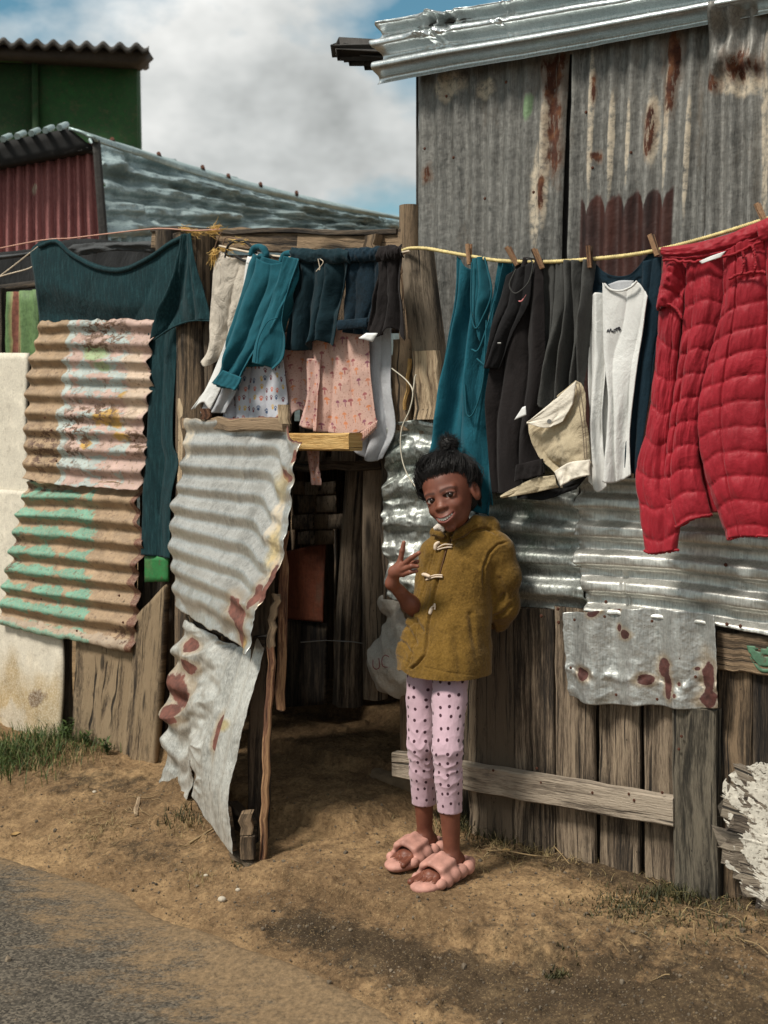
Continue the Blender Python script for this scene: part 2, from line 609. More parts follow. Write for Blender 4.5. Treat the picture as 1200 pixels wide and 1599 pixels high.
# ------------------------------------------------------------------ materials
class MT:
    def __init__(self, name):
        self.m = bpy.data.materials.new(name)
        self.m.use_nodes = True
        self.t = self.m.node_tree
        self.b = self.t.nodes['Principled BSDF']
        self._tc = None

    def n(self, t, **k):
        x = self.t.nodes.new(t)
        for a, b in k.items():
            setattr(x, a, b)
        return x

    def put(self, sock, val):
        if hasattr(val, 'is_output'):
            self.t.links.new(val, sock)
        elif isinstance(val, (tuple, list)) and len(val) == 3 and sock.type == 'RGBA':
            sock.default_value = (*val, 1)
        else:
            sock.default_value = val

    def tc(self, w='Object'):
        if self._tc is None:
            self._tc = self.n('ShaderNodeTexCoord')
        return self._tc.outputs[w]

    def rnd(self):
        return self.n('ShaderNodeObjectInfo').outputs['Random']

    def attr(self, name):
        return self.n('ShaderNodeAttribute', attribute_name=name).outputs['Fac']

    def map(self, vec, scale=(1, 1, 1), loc=(0, 0, 0), rot=(0, 0, 0)):
        x = self.n('ShaderNodeMapping')
        self.put(x.inputs['Vector'], vec)
        x.inputs['Scale'].default_value = scale
        self.put(x.inputs['Location'], loc)
        x.inputs['Rotation'].default_value = rot
        return x.outputs[0]

    def noise(self, scale, detail=4, rough=0.55, vec=None, dist=0.0, col=False):
        x = self.n('ShaderNodeTexNoise')
        x.inputs['Scale'].default_value = scale
        x.inputs['Detail'].default_value = detail
        x.inputs['Roughness'].default_value = rough
        x.inputs['Distortion'].default_value = dist
        self.put(x.inputs['Vector'], vec if vec is not None else self.tc())
        return x.outputs['Color' if col else 'Fac']

    def voro(self, scale, vec=None, feat='F1', rand=1.0, out='Distance', dim='3D'):
        x = self.n('ShaderNodeTexVoronoi', feature=feat, voronoi_dimensions=dim)
        x.inputs['Scale'].default_value = scale
        x.inputs['Randomness'].default_value = rand
        self.put(x.inputs['Vector'], vec if vec is not None else self.tc())
        return x.outputs[out]

    def math(self, op, a, b=0.0, c=None, clamp=False):
        x = self.n('ShaderNodeMath', operation=op, use_clamp=clamp)
        self.put(x.inputs[0], a); self.put(x.inputs[1], b)
        if c is not None:
            self.put(x.inputs[2], c)
        return x.outputs[0]

    def sm(self, x_, a, b):
        """smooth 0..1 between a and b"""
        x = self.n('ShaderNodeMapRange', interpolation_type='SMOOTHSTEP')
        self.put(x.inputs[0], x_); self.put(x.inputs[1], a); self.put(x.inputs[2], b)
        return x.outputs[0]

    def mix(self, f, a, b, mode='MIX'):
        x = self.n('ShaderNodeMix', data_type='RGBA', blend_type=mode)
        self.put(x.inputs[0], f); self.put(x.inputs[6], a); self.put(x.inputs[7], b)
        return x.outputs[2]

    def ramp(self, f, stops):
        x = self.n('ShaderNodeValToRGB')
        self.put(x.inputs[0], f)
        el = x.color_ramp.elements
        while len(el) < len(stops):
            el.new(0.5)
        for e_, (p, c) in zip(el, stops):
            e_.position = p
            e_.color = (*c, 1) if len(c) == 3 else c
        return x.outputs[0]

    def sep(self, v):
        x = self.n('ShaderNodeSeparateXYZ'); self.put(x.inputs[0], v)
        return x.outputs

    def uvw(self, a, b, c=0.0):
        x = self.n('ShaderNodeCombineXYZ')
        self.put(x.inputs[0], a); self.put(x.inputs[1], b); self.put(x.inputs[2], c)
        return x.outputs[0]

    def blobs(self, spots, warp=0.25, scale=9, vec=None, soft=0.25, seed=0.0):
        """mask with a ragged outline round each spot (cu, cv, ru, rv) of the UV square"""
        s = self.sep(self.tc('UV') if vec is None else vec)
        nz = self.noise(scale, 5, 0.62, self.map(self.tc('UV'), loc=(seed, seed * 0.7, 0)))
        out = None
        for cu, cv, ru, rv in spots:
            a = self.math('DIVIDE', self.math('SUBTRACT', s[0], cu), ru)
            b = self.math('DIVIDE', self.math('SUBTRACT', s[1], cv), rv)
            d = self.math('SQRT', self.math('ADD', self.math('MULTIPLY', a, a), self.math('MULTIPLY', b, b)))
            out = d if out is None else self.math('MINIMUM', out, d)
        d = self.math('ADD', out, self.math('MULTIPLY', self.math('SUBTRACT', nz, 0.5), warp * 8))
        return self.sm(d, 1.0 + soft, 1.0 - soft)

    def boxes(self, spots, warp=0.02, scale=12, soft=0.006, seed=0.0):
        """ragged rectangles (u0, u1, v0, v1)"""
        s = self.sep(self.tc('UV'))
        nz = self.math('MULTIPLY', self.math('SUBTRACT', self.noise(scale, 5, 0.6, self.map(self.tc('UV'), loc=(seed, seed, 0))), 0.5), warp * 6)
        out = None
        for u0, u1, v0, v1 in spots:
            a = self.math('MAXIMUM', self.math('SUBTRACT', u0, s[0]), self.math('SUBTRACT', s[0], u1))
            b = self.math('MAXIMUM', self.math('SUBTRACT', v0, s[1]), self.math('SUBTRACT', s[1], v1))
            d = self.math('MAXIMUM', a, b)
            out = d if out is None else self.math('MINIMUM', out, d)
        return self.sm(self.math('ADD', out, nz), soft, -soft)

    def bump(self, h, strength=0.5, dist=0.01, prev=None):
        x = self.n('ShaderNodeBump')
        x.inputs['Strength'].default_value = strength
        x.inputs['Distance'].default_value = dist
        self.put(x.inputs['Height'], h)
        if prev is not None:
            self.t.links.new(prev, x.inputs['Normal'])
        return x.outputs[0]

    def done(self, col=None, rough=0.8, metal=0.0, normal=None, sheen=0.0, spec=None, **k):
        b = self.b.inputs
        if col is not None: self.put(b['Base Color'], col)
        self.put(b['Roughness'], rough)
        self.put(b['Metallic'], metal)
        if normal is not None: self.t.links.new(normal, b['Normal'])
        if sheen:
            b['Sheen Weight'].default_value = sheen
            b['Sheen Roughness'].default_value = 0.5
        if spec is not None: b['Specular IOR Level'].default_value = spec
        for a, v_ in k.items(): self.put(b[a], v_)
        return self.m


def rust_cols(M, vec=None):
    n = M.noise(22, 5, 0.65, vec)
    return M.ramp(n, [(0.3, (0.028, 0.009, 0.006)), (0.5, (0.080, 0.026, 0.013)), (0.7, (0.17, 0.072, 0.032))])


def zinc(name, lo, hi, rough=(0.3, 0.55), metal=0.8, rust=(), brown=(), streak=0.5, dirt=0.5, pale=(), extra=None, dent=0.3, vert=True, tint=None, warp=0.12, bcol=(0.19, 0.070, 0.048)):
    """galvanised iron; rust/brown/pale are spots in UV"""
    M = MT(name)
    ob = M.tc()
    big = M.noise(3.2, 4, 0.6, ob)
    spang = M.voro(75, ob, out='Color')
    sp = M.sep(spang)[0]
    fine = M.noise(38, 6, 0.7, ob)
    st = M.noise(8, 5, 0.6, M.map(ob, (1, 1, 0.12) if vert else (0.12, 0.12, 1)))
    f = M.math('ADD', M.math('MULTIPLY', big, 0.45), M.math('MULTIPLY', st, streak))
    f = M.math('ADD', f, M.math('MULTIPLY', fine, 0.3))
    f = M.math('ADD', f, M.math('MULTIPLY', sp, 0.1))
    col = M.ramp(f, [(0.42, lo), (0.62, tuple((a + b) / 2 for a, b in zip(lo, hi))), (0.82, hi)])
    if tint:
        col = M.mix(M.sm(M.noise(5, 4, 0.6, M.map(ob, loc=(4, 4, 4))), 0.45, 0.7), col, tint)
    ro = M.math('ADD', M.math('MULTIPLY', fine, rough[1] - rough[0]), rough[0])
    me = metal
    br = M.noise(1.0, 4, 0.7, M.map(ob, (190, 190, 24) if vert else (190, 190, 60)))
    col = M.mix(M.math('MULTIPLY', M.sm(br, 0.46, 0.66), 0.35), col, tuple(min(1, c * 1.35) for c in hi))
    col = M.mix(M.math('MULTIPLY', M.sm(br, 0.48, 0.30), 0.40), col, tuple(c * 0.55 for c in lo))
    spk = M.math('MULTIPLY', M.sm(M.voro(95, ob), 0.17, 0.10), M.sm(M.noise(7, 3, 0.6, ob), 0.5, 0.6))
    # grime
    g = M.sm(M.noise(6.5, 7, 0.7, M.map(ob, (1, 1, 0.4), (2, 7, 1))), 0.56, 0.72)
    g = M.math('MULTIPLY', g, dirt)
    g = M.math('MAXIMUM', g, M.math('MULTIPLY', spk, 0.8))
    col = M.mix(g, col, (0.10, 0.075, 0.05))
    mm = M.math('SUBTRACT', me, M.math('MULTIPLY', g, me * 0.9))
    if pale:
        p = M.blobs(pale, 0.2, 9, seed=3.3)
        p = M.math('MULTIPLY', p, M.sm(fine, 0.3, 0.6))
        col = M.mix(p, col, (0.5, 0.43, 0.33)); mm = M.math('MULTIPLY', mm, M.math('SUBTRACT', 1.0, p))
        ro = M.math('ADD', ro, M.math('MULTIPLY', p, 0.3))
    if brown:
        p = M.blobs(brown, warp, 9, seed=1.7, soft=0.10)
        col = M.mix(p, col, M.mix(M.sm(M.noise(26, 5, 0.7), 0.35, 0.65), tuple(c * 0.6 for c in bcol), tuple(c * 1.25 for c in bcol))); mm = M.math('MULTIPLY', mm, M.math('SUBTRACT', 1.0, p))
        halo = M.math('MULTIPLY', M.blobs([(a, b, c * 1.5, d * 1.35) for a, b, c, d in brown], warp, 9, seed=1.7, soft=0.4), M.math('SUBTRACT', 1.0, p))
        col = M.mix(M.math('MULTIPLY', halo, 0.55), col, (0.42, 0.27, 0.12))
        ro = M.math('ADD', ro, M.math('MULTIPLY', p, 0.3))
    if rust:
        p = M.blobs(rust, 0.42, 12, seed=0.4, soft=0.3)
        p = M.math('MULTIPLY', p, M.sm(M.math('ADD', M.noise(1.0, 5, 0.7, M.map(ob, (60, 60, 14))), M.math('MULTIPLY', p, 0.12)), 0.50, 0.60))
        ha = M.math('MULTIPLY', M.blobs([(a, b, c * 1.5, d * 1.2) for a, b, c, d in rust], 0.42, 12, seed=0.4, soft=0.5), 0.45)
        col = M.mix(ha, col, (0.20, 0.11, 0.06))
        col = M.mix(p, col, rust_cols(M)); mm = M.math('MULTIPLY', mm, M.math('SUBTRACT', 1.0, p))
        ro = M.math('ADD', ro, M.math('MULTIPLY', p, 0.4))
    if extra:
        col, mm, ro = extra(M, col, mm, ro)
    nb = M.bump(M.noise(9, 4, 0.6, ob), dent, 0.03)
    nb = M.bump(fine, 0.25, 0.004, nb)
    return M.done(col, ro, mm, nb)


def painted(name, layers, base, rough=0.6, chips=None, dent=0.25, mess=1.0, chipcol=(0.09, 0.04, 0.025)):
    """old paint on iron: layers = [(mask function, colour)]"""
    M = MT(name)
    ob = M.tc()
    f = M.noise(14, 6, 0.65, ob)
    col = M.ramp(f, [(0.3, tuple(c * (1 - 0.38 * mess) for c in base)), (0.55, base), (0.75, tuple(min(1, c * 1.35) for c in base))])
    h = M.math('MULTIPLY', f, 0.3)
    for fn, c in layers:
        m = fn(M)
        v = M.noise(11, 4, 0.6, ob)
        cc = M.ramp(v, [(0.3, tuple(x * 0.75 for x in c)), (0.7, tuple(min(1, x * 1.15) for x in c))])
        col = M.mix(m, col, cc)
        h = M.math('ADD', h, M.math('MULTIPLY', m, 0.35))
    if chips:
        k = chips(M)
        col = M.mix(k, col, chipcol)
        h = M.math('SUBTRACT', h, M.math('MULTIPLY', k, 0.6))
    g = M.sm(M.noise(45, 5, 0.68, ob), 0.565, 0.63)
    col = M.mix(M.math('MULTIPLY', g, 0.65 * mess), col, (0.10, 0.06, 0.035))
    g2 = M.sm(M.noise(120, 4, 0.75, ob), 0.42, 0.62)
    col = M.mix(M.math('MULTIPLY', g2, 0.30), M.mix(0.18, col, (0.05, 0.035, 0.02)), tuple(min(1, c * 1.25) for c in base))
    dr = M.sm(M.noise(5.5, 7, 0.72, M.map(ob, loc=(9, 1, 4))), 0.54, 0.70)
    col = M.mix(M.math('MULTIPLY', dr, 0.35 * mess), col, (0.16, 0.10, 0.055))
    nb = M.bump(M.noise(8, 3, 0.6, ob), dent, 0.03)
    nb = M.bump(h, 0.5, 0.006, nb)
    return M.done(col, M.math('ADD', M.math('MULTIPLY', f, 0.3), rough - 0.15), 0.0, nb)


def wood(name, dark, mid, light, grain=1.0, rough=0.85, patches=None, contrast=1.0, coords='UV', knots=True):
    M = MT(name)
    uv = M.tc(coords)
    r = M.rnd()
    off = M.uvw(M.math('MULTIPLY', r, 9.0), M.math('MULTIPLY', r, 23.0), 0)
    uv = M.map(uv, loc=off)
    warp = M.noise(2.5, 3, 0.5, M.map(uv, (3, 0.7, 1)))
    uv2 = M.n('ShaderNodeVectorMath', operation='ADD')
    M.put(uv2.inputs[0], M.map(uv, (55 * grain, 2.2, 1)))
    M.put(uv2.inputs[1], M.uvw(M.math('MULTIPLY', warp, 2.6), 0.0, 0.0))
    g1 = M.noise(1.0, 6, 0.62, uv2.outputs[0])
    g2 = M.noise(1.0, 3, 0.7, M.map(uv, (230 * grain, 5, 1)))
    big = M.noise(1.0, 3, 0.55, M.map(uv, (6, 1.3, 1)))
    fine = M.noise(1.0, 5, 0.75, M.map(uv, (420 * grain, 22, 1)))
    f = M.math('ADD', M.math('MULTIPLY', g1, 0.62 * contrast), M.math('MULTIPLY', g2, 0.20))
    f = M.math('ADD', f, M.math('MULTIPLY', big, 0.50))
    f = M.math('ADD', f, M.math('MULTIPLY', M.math('SUBTRACT', fine, 0.5), 0.42))
    f = M.math('ADD', f, M.math('MULTIPLY', M.math('SUBTRACT', r, 0.5), 0.15))
    c0 = 0.235 + 0.31 * contrast
    col = M.ramp(f, [(c0 - 0.07, tuple(c * 0.22 for c in dark)), (c0 + 0.005, dark), (c0 + 0.075, mid), (c0 + 0.17, tuple(min(1, c * 1.15) for c in light))])
    crack = M.sm(M.noise(1.0, 3, 0.6, M.map(uv2.outputs[0], (1.3, 0.42, 1), (5, 3, 0))), 0.385, 0.345)
    crack = M.math('MAXIMUM', crack, M.sm(M.noise(1.0, 2, 0.6, M.map(uv, (120 * grain, 1.6, 1), (8, 2, 0))), 0.31, 0.27))
    col = M.mix(M.math('MULTIPLY', crack, 0.9), col, tuple(c * 0.10 for c in dark))
    h = M.math('SUBTRACT', f, M.math('MULTIPLY', crack, 1.0))
    st = M.sm(M.noise(1.0, 6, 0.7, M.map(uv, (14, 4.5, 1), (1, 9, 0))), 0.55, 0.70)
    col = M.mix(M.math('MULTIPLY', st, 0.55), col, tuple(c * 0.45 for c in dark))
    if knots:
        kd = M.voro(1.0, M.map(uv, (7, 1.6, 1)), rand=1)
        kk = M.sm(kd, 0.16, 0.07)
        col = M.mix(M.math('MULTIPLY', kk, 0.8), col, tuple(c * 0.2 for c in dark))
        wh = M.math('MULTIPLY', M.sm(M.voro(1.0, M.map(uv, (60, 30, 1), (3, 3, 0))), 0.13, 0.09), M.sm(M.noise(1.0, 1, 0.5, M.map(uv, (9, 6, 1))), 0.55, 0.6))
        col = M.mix(M.math('MULTIPLY', wh, 0.8), col, (0.012, 0.008, 0.006))
    r2 = M.math('FRACT', M.math('MULTIPLY', r, 7.31))
    col = M.mix(M.math('MULTIPLY', r2, 0.45), col, M.mix(1.0, col, (0.64, 0.64, 0.65), 'MULTIPLY'))
    if patches:
        col = patches(M, col)
    return M.done(col, rough, 0.0, M.bump(h, 1.0, 0.02))


def cloth(name, c, var=0.25, rough=0.92, weave=0.3, sheen=0.06, pattern=None, wr=0.35, wrs=9):
    M = MT(name)
    ob = M.tc()
    n1 = M.noise(7, 5, 0.6, ob)
    n2 = M.noise(160, 2, 0.6, ob)
    f = M.math('ADD', M.math('MULTIPLY', n1, 0.6), M.math('MULTIPLY', n2, 0.4))
    col = M.ramp(f, [(0.35, tuple(x * (1 - var) for x in c)), (0.65, tuple(min(1, x * (1 + var)) for x in c))])
    if pattern:
        col = pattern(M, col)
    w = M.noise(wrs, 6, 0.6, M.map(ob, (1, 1, 0.6)), dist=0.8)
    nb = M.bump(w, wr, 0.03)
    nb = M.bump(n2, weave, 0.002, nb)
    return M.done(col, rough, 0.0, nb, sheen=sheen, spec=0.2)


def plain(name, c, rough=0.7, metal=0.0, var=0.15, sc_=20, bump=0.2, **k):
    M = MT(name)
    n = M.noise(sc_, 5, 0.6)
    col = M.ramp(n, [(0.3, tuple(x * (1 - var) for x in c)), (0.7, tuple(min(1, x * (1 + var)) for x in c))])
    return M.done(col, rough, metal, M.bump(n, bump, 0.004), **k)
# ------------------------------------------------------------------ ground
def gz_uv(u, v):
    right = sstep(-0.25, 0.15, u)
    wav = 0.05 * vnoise(u * 2.2, v * 0 + 3, 3)
    led = -0.060 * sstep(0.63 + wav, 0.655 + wav, v)            # the broken slab edge
    led = led * (1 - sstep(1.0, 1.5, u))
    slr = led - 0.075 * sstep(0.66, 1.25, v)
    sll = -0.125 * sstep(0.05, 0.95, v)
    z = right * slr + (1 - right) * sll
    # the floor of the passage rises in steps
    inp = sstep(-0.95, -0.80, u + 0.4 * (v < 0)) * (1 - sstep(-0.02, 0.10, u))
    w2 = 0.10 * vnoise(u * 3.1, v * 0 + 8, 5)
    w3 = w2 + 0.03 * fbm(u * 14, v * 0 + 2, 6, 3)
    st = 0.052 * (1 - sstep(0.23 + w3, 0.262 + w3, v)) + 0.05 * (1 - sstep(-0.24 + w3, -0.21 + w3, v)) + 0.055 * (1 - sstep(-0.72 + w3, -0.69 + w3, v))
    return z + st * inp


def road_mask(x, y):
    q = np.stack([np.asarray(x, float), np.asarray(y, float) * np.ones_like(x)], -1) - O2
    u = q @ D2; v = q @ N2
    edge = 0.87 + 0.13 * sstep(-0.1, 0.9, u) + 0.08 * fbm(u * 1.7, v * 1.7, 31, 4)
    return sstep(edge - 0.05, edge + 0.08, v), u, v


def gheight(x, y):
    m, u, v = road_mask(x, y)
    z = gz_uv(u, v)
    far = sstep(6, 9, np.hypot(x, y - 3))
    rough = 0.022 * fbm(x * 4, y * 4, 11, 3) + 0.009 * fbm(x * 22, y * 22, 12, 4, 0.6)
    clod = (0.6 + 1.6 * np.clip(fbm(x * 3 + 4, y * 3, 77, 3), 0, 1)) * 0.016 * np.maximum(fbm(x * 38, y * 38, 15, 3) - 0.14, 0) * 2 + 0.0035 * fbm(x * 75, y * 75, 18, 2)
    calm = 0.45 * np.exp(-((u - 0.35) / 0.5) ** 2 - ((v - 0.42) / 0.16) ** 2)
    z = z + (rough + clod) * (1 - 0.93 * m) * (1 - calm)
    z = z - 0.006 * m
    return z * (1 - far) - 0.1 * far * sstep(0, 1, v)


def axis_(a, b, step, lo, hi, g=1.35):
    c = list(np.arange(a, b + 1e-6, step))
    s = step; x = b
    while x < hi:
        s *= g; x += s; c.append(min(x, hi))
    s = step; x = a
    while x > lo:
        s *= g; x -= s; c.insert(0, max(x, lo))
    return np.array(sorted(set(c)))


def ground_mat():
    M = MT('packed_earth')
    ob = M.tc()
    big = M.noise(1.6, 5, 0.6, ob)
    md = M.noise(11, 6, 0.65, ob)
    fn = M.noise(70, 5, 0.7, ob)
    f = M.math('ADD', M.math('MULTIPLY', big, 0.4), M.math('ADD', M.math('MULTIPLY', md, 0.35), M.math('MULTIPLY', fn, 0.3)))
    tan = M.ramp(f, [(0.36, (0.064, 0.040, 0.022)), (0.5, (0.182, 0.114, 0.059)), (0.66, (0.41, 0.27, 0.138))])
    drk = M.ramp(f, [(0.36, (0.022, 0.016, 0.010)), (0.52, (0.068, 0.046, 0.027)), (0.68, (0.19, 0.130, 0.070))])
    dm = M.math('ADD', M.attr('humus'), M.math('MULTIPLY', M.math('SUBTRACT', M.noise(16, 6, 0.72, ob), 0.5), 2.4))
    col = M.mix(M.sm(dm, 0.25, 0.85), tan, drk)
    grit = M.voro(130, ob, out='Distance')
    gc = M.sep(M.voro(130, ob, out='Color'))
    dk = M.math('MULTIPLY', M.sm(M.noise(48, 6, 0.75, ob), 0.54, 0.64), 0.6)
    col = M.mix(dk, col, (0.045, 0.030, 0.017))
    lt = M.math('MULTIPLY', M.sm(M.noise(150, 4, 0.75, ob), 0.56, 0.66), 0.5)
    col = M.mix(lt, col, (0.42, 0.30, 0.16))
    gm = M.math('MULTIPLY', M.sm(grit, 0.26, 0.14), M.sm(gc[0], 0.72, 0.80))
    col = M.mix(gm, col, M.mix(gc[1], (0.06, 0.04, 0.024), (0.27, 0.20, 0.125)))
    nb = M.bump(md, 0.5, 0.03)
    nb = M.bump(M.math('ADD', fn, M.math('MULTIPLY', gm, 0.4)), 0.8, 0.010, nb)
    return M.done(col, 0.95, 0.0, nb, spec=0.15)


def road_mat():
    M = MT('worn_asphalt')
    ob = M.tc()
    fn = M.noise(120, 4, 0.7, ob)
    big = M.noise(2.1, 5, 0.6, ob)
    v1 = M.sep(M.voro(150, ob, out='Color'))
    f = M.math('ADD', M.math('MULTIPLY', fn, 0.5), M.math('MULTIPLY', v1[0], 0.5))
    col = M.ramp(f, [(0.2, (0.030, 0.026, 0.021)), (0.5, (0.080, 0.068, 0.053)), (0.8, (0.17, 0.143, 0.108))])
    dust = M.math('ADD', M.attr('dust'), M.math('MULTIPLY', M.math('SUBTRACT', M.noise(5, 8, 0.75, M.map(ob, (1, 2.2, 1), rot=(0, 0, 0.65))), 0.5), 3.0))
    dust = M.math('ADD', dust, M.math('MULTIPLY', M.math('SUBTRACT', fn, 0.5), 0.8))
    sandc = M.ramp(M.noise(60, 6, 0.75, ob), [(0.35, (0.12, 0.082, 0.046)), (0.65, (0.30, 0.20, 0.108))])
    col = M.mix(M.math('MULTIPLY', M.sm(dust, 0.25, 1.0), 0.85), col, sandc)
    nb = M.bump(f, 0.8, 0.006)
    return M.done(col, 0.9, 0.0, nb, spec=0.2)


xs = axis_(-1.75, 1.65, 0.0065, -120, 120, 1.5)
ys = axis_(2.55, 5.6, 0.0065, -30, 260, 1.5)
GX, GY = np.meshgrid(xs, ys)
GZ = gheight(GX, GY)
m_, gu_, gv_ = road_mask(GX, GY)
hum = 0.12 + 0.75 * np.exp(-((gv_ - 0.0) / 0.16) ** 2) * sstep(0.2, 0.8, gu_)
hum += 0.65 * np.exp(-((gu_ - 1.45) / 0.62) ** 2 - ((gv_ - 0.72) / 0.50) ** 2)
hum += 0.85 * np.exp(-((gv_ - 0.80) / 0.10) ** 2) * sstep(0.05, 0.3, gu_)
hum += 0.50 * np.exp(-((gu_ + 0.55) / 0.30) ** 2 - ((gv_ - 0.62) / 0.10) ** 2)
hum += 0.15 * sstep(0.1, -0.4, gv_) * (gv_ < 0.15)
hum += 0.5 * np.exp(-((gu_ + 1.2) / 0.35) ** 2 - ((gv_ - 0.30) / 0.16) ** 2)
hum -= 0.35 * np.exp(-((gu_ - 0.42) / 0.4) ** 2 - ((gv_ - 0.5) / 0.12) ** 2)
V = np.stack([GX, GY, GZ], -1).reshape(-1, 3)
ground = mesh_obj('ground', V, grid_faces(len(xs), len(ys)), ground_mat(), base=(0, 0, 0), attrs={'humus': hum.ravel()})
ground['kind'] = 'structure'

rx = axis_(-1.9, 1.9, 0.016, -60, 60)
ry = axis_(2.4, 4.6, 0.016, -20, 8)
RX, RY = np.meshgrid(rx, ry)
m_, ru_, rv_ = road_mask(RX, RY)
RZ = gheight(RX, RY) - 0.016 + 0.028 * sstep(0.35, 1.0, m_) + 0.003 * fbm(RX * 30, RY * 30, 44, 3)
Fr = grid_faces(len(rx), len(ry))
mm_ = m_.reshape(-1)
Fr = Fr[mm_[Fr].max(1) > 0.2]
used = np.unique(Fr); mp_ = -np.ones(RX.size, int); mp_[used] = np.arange(len(used))
dust = 0.98 - 1.06 * sstep(0.84, 1.55, rv_ + 0.15 * sstep(-0.2, -0.9, ru_)) + 0.62 * sstep(-0.3, 0.9, ru_)
road = mesh_obj('road', np.stack([RX, RY, RZ], -1).reshape(-1, 3)[used], mp_[Fr], road_mat(), base=(0, 0, 0), attrs={'dust': (dust + 0.9 * (1 - sstep(0.1, 0.95, m_))).ravel()[used]})
road['kind'] = 'structure'

# ------------------------------------------------------------------ shared woods and irons
W_GREY = wood('weathered_grey_wood', (0.055, 0.040, 0.027), (0.165, 0.120, 0.080), (0.38, 0.29, 0.20))
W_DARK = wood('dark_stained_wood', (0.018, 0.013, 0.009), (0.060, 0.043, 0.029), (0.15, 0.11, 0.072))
W_MID = wood('brown_weathered_wood', (0.045, 0.031, 0.019), (0.135, 0.092, 0.055), (0.29, 0.20, 0.12))
W_LOG = wood('bare_log_wood', (0.06, 0.045, 0.031), (0.150, 0.115, 0.078), (0.28, 0.22, 0.155), grain=0.5)
W_PALE = wood('pale_sawn_wood', (0.20, 0.13, 0.075), (0.42, 0.30, 0.185), (0.62, 0.47, 0.30), grain=0.8)
W_YEL = wood('fresh_yellow_wood', (0.42, 0.22, 0.06), (0.68, 0.40, 0.13), (0.80, 0.54, 0.22), grain=0.6, contrast=0.6)
W_RED = wood('red_brown_stick', (0.06, 0.026, 0.015), (0.20, 0.085, 0.045), (0.42, 0.24, 0.12), grain=1.0)
BLACK = plain('dark_felt', (0.012, 0.012, 0.012), 0.9)
RUSTY = plain('rusty_steel', (0.10, 0.035, 0.018), 0.8, 0.3, var=0.5, sc_=40)
STEEL = plain('dull_steel', (0.35, 0.34, 0.32), 0.4, 0.9)
MUD = plain('loose_stone', (0.36, 0.31, 0.25), 0.9, var=0.35, sc_=30, bump=0.6)


def corr(k, amp, ph=0.0, axis='t', crush=0.0, seed=1, bend=0.0):
    def f(s, t):
        a = (t if axis == 't' else s) * k + ph
        o_ = (s if axis == 't' else t)
        w = 0.12 * fbm(o_ * 3, a * 0.35, seed, 3)
        d = amp * np.sin(2 * np.pi * (a + w * crush * 4))
        d = d * (1 + crush * 2.2 * fbm(s * 5, t * 5, seed + 3, 3))
        d += crush * 0.018 * fbm(s * 6, t * 6, seed + 7, 4, 0.6)
        d += bend * np.sin(np.pi * s)
        return d
    return f


def trap(a, sharp_=2.6):
    return np.tanh(sharp_ * np.sin(2 * np.pi * a)) / math.tanh(sharp_)


def screws(parent, spots, v=0.02, plane=None, r=0.006, name='screw', mat=None):
    """roofing nails; share one mesh"""
    base = None
    for (px, py) in spots:
        o_, n_ = plane if plane is not None else (O2, N2)
        c = on_wall(float(px), float(py), v, o_, n_)
        if base is None:
            bm = bmesh.new()
            bmesh.ops.create_cone(bm, segments=8, radius1=r, radius2=r * 0.55, depth=r * 0.8, cap_ends=True)
            me = bpy.data.meshes.new(name); bm.to_mesh(me); bm.free()
            me.materials.append(mat or RUSTY); base = me
        q = bpy.data.objects.new(name, base); COL.objects.link(q)
        q.parent = parent
        q.location = Vector(c) - root_loc(parent)
        q.rotation_euler = Vector((n_[0], n_[1], 0)).to_track_quat('Z', 'Y').to_euler()


# ------------------------------------------------------------------ far green house
PG = (np.array([0.0, 13.0]), np.array([0.0, -1.0]))
gh = thing('green_house', 'dark green painted house with a corrugated roof edge, farthest at the left', 'house', tuple(on_wall(100., 640., 0, *PG)))
GREENP = painted('dark_green_paint', [], (0.012, 0.085, 0.016), rough=0.75, dent=0.05)
GREEND = painted('darker_green_paint', [], (0.009, 0.062, 0.013), rough=0.75, dent=0.05)
IRON_DK = zinc('old_dark_roof_iron', (0.016, 0.014, 0.012), (0.05, 0.045, 0.04), metal=0.1, rough=(0.6, 0.8))
def panel_px(name, mat, x0, x1, y0, y1, v, parent, plane, n=(6, 6), thick=0.05, **k):
    return sheet(name, mat, parent, top=[(x0, y0[0]), (x1, y0[1])], right=[(x1, y0[1]), (x1 + k.pop('lean', 0), y1)],
                 bottom=[(x0, y1), (x1 + k.get('lean2', 0), y1)], left=[(x0, y0[0]), (x0, y1)], v=v, n=n, thick=thick, plane=plane, smooth=False)
sheet('wall', GREENP, gh, top=[(-220, 78), (215, 92)], right=[(215, 92), (226, 660)], bottom=[(-220, 660), (226, 660)], left=[(-220, 78), (-220, 660)], v=0, n=(4, 4), plane=PG, thick=0.15, smooth=False)
for a, b in ((-220, 53), (56, 214)):
    sheet('wall_panel', GREEND if a < 0 else GREENP, gh, top=[(a, 94), (b, 100)], right=[(b, 100), (b + 4, 640)], bottom=[(a, 640), (b + 4, 640)], left=[(a, 94), (a, 640)], v=0.05, n=(4, 4), plane=PG, thick=0.04, smooth=False)
sheet('fascia_board', GREENP, gh, top=[(-220, 66), (216, 84)], right=[(216, 84), (217, 101)], bottom=[(-220, 90), (217, 101)], left=[(-220, 66), (-220, 90)], v=0.12, n=(4, 3), plane=PG, thick=0.05, smooth=False)
sheet('batten', GREEND, gh, top=[(50, 98), (59, 98)], right=[(59, 98), (62, 640)], bottom=[(53, 640), (62, 640)], left=[(50, 98), (53, 640)], v=0.1, n=(3, 3), plane=PG, thick=0.05, smooth=False)
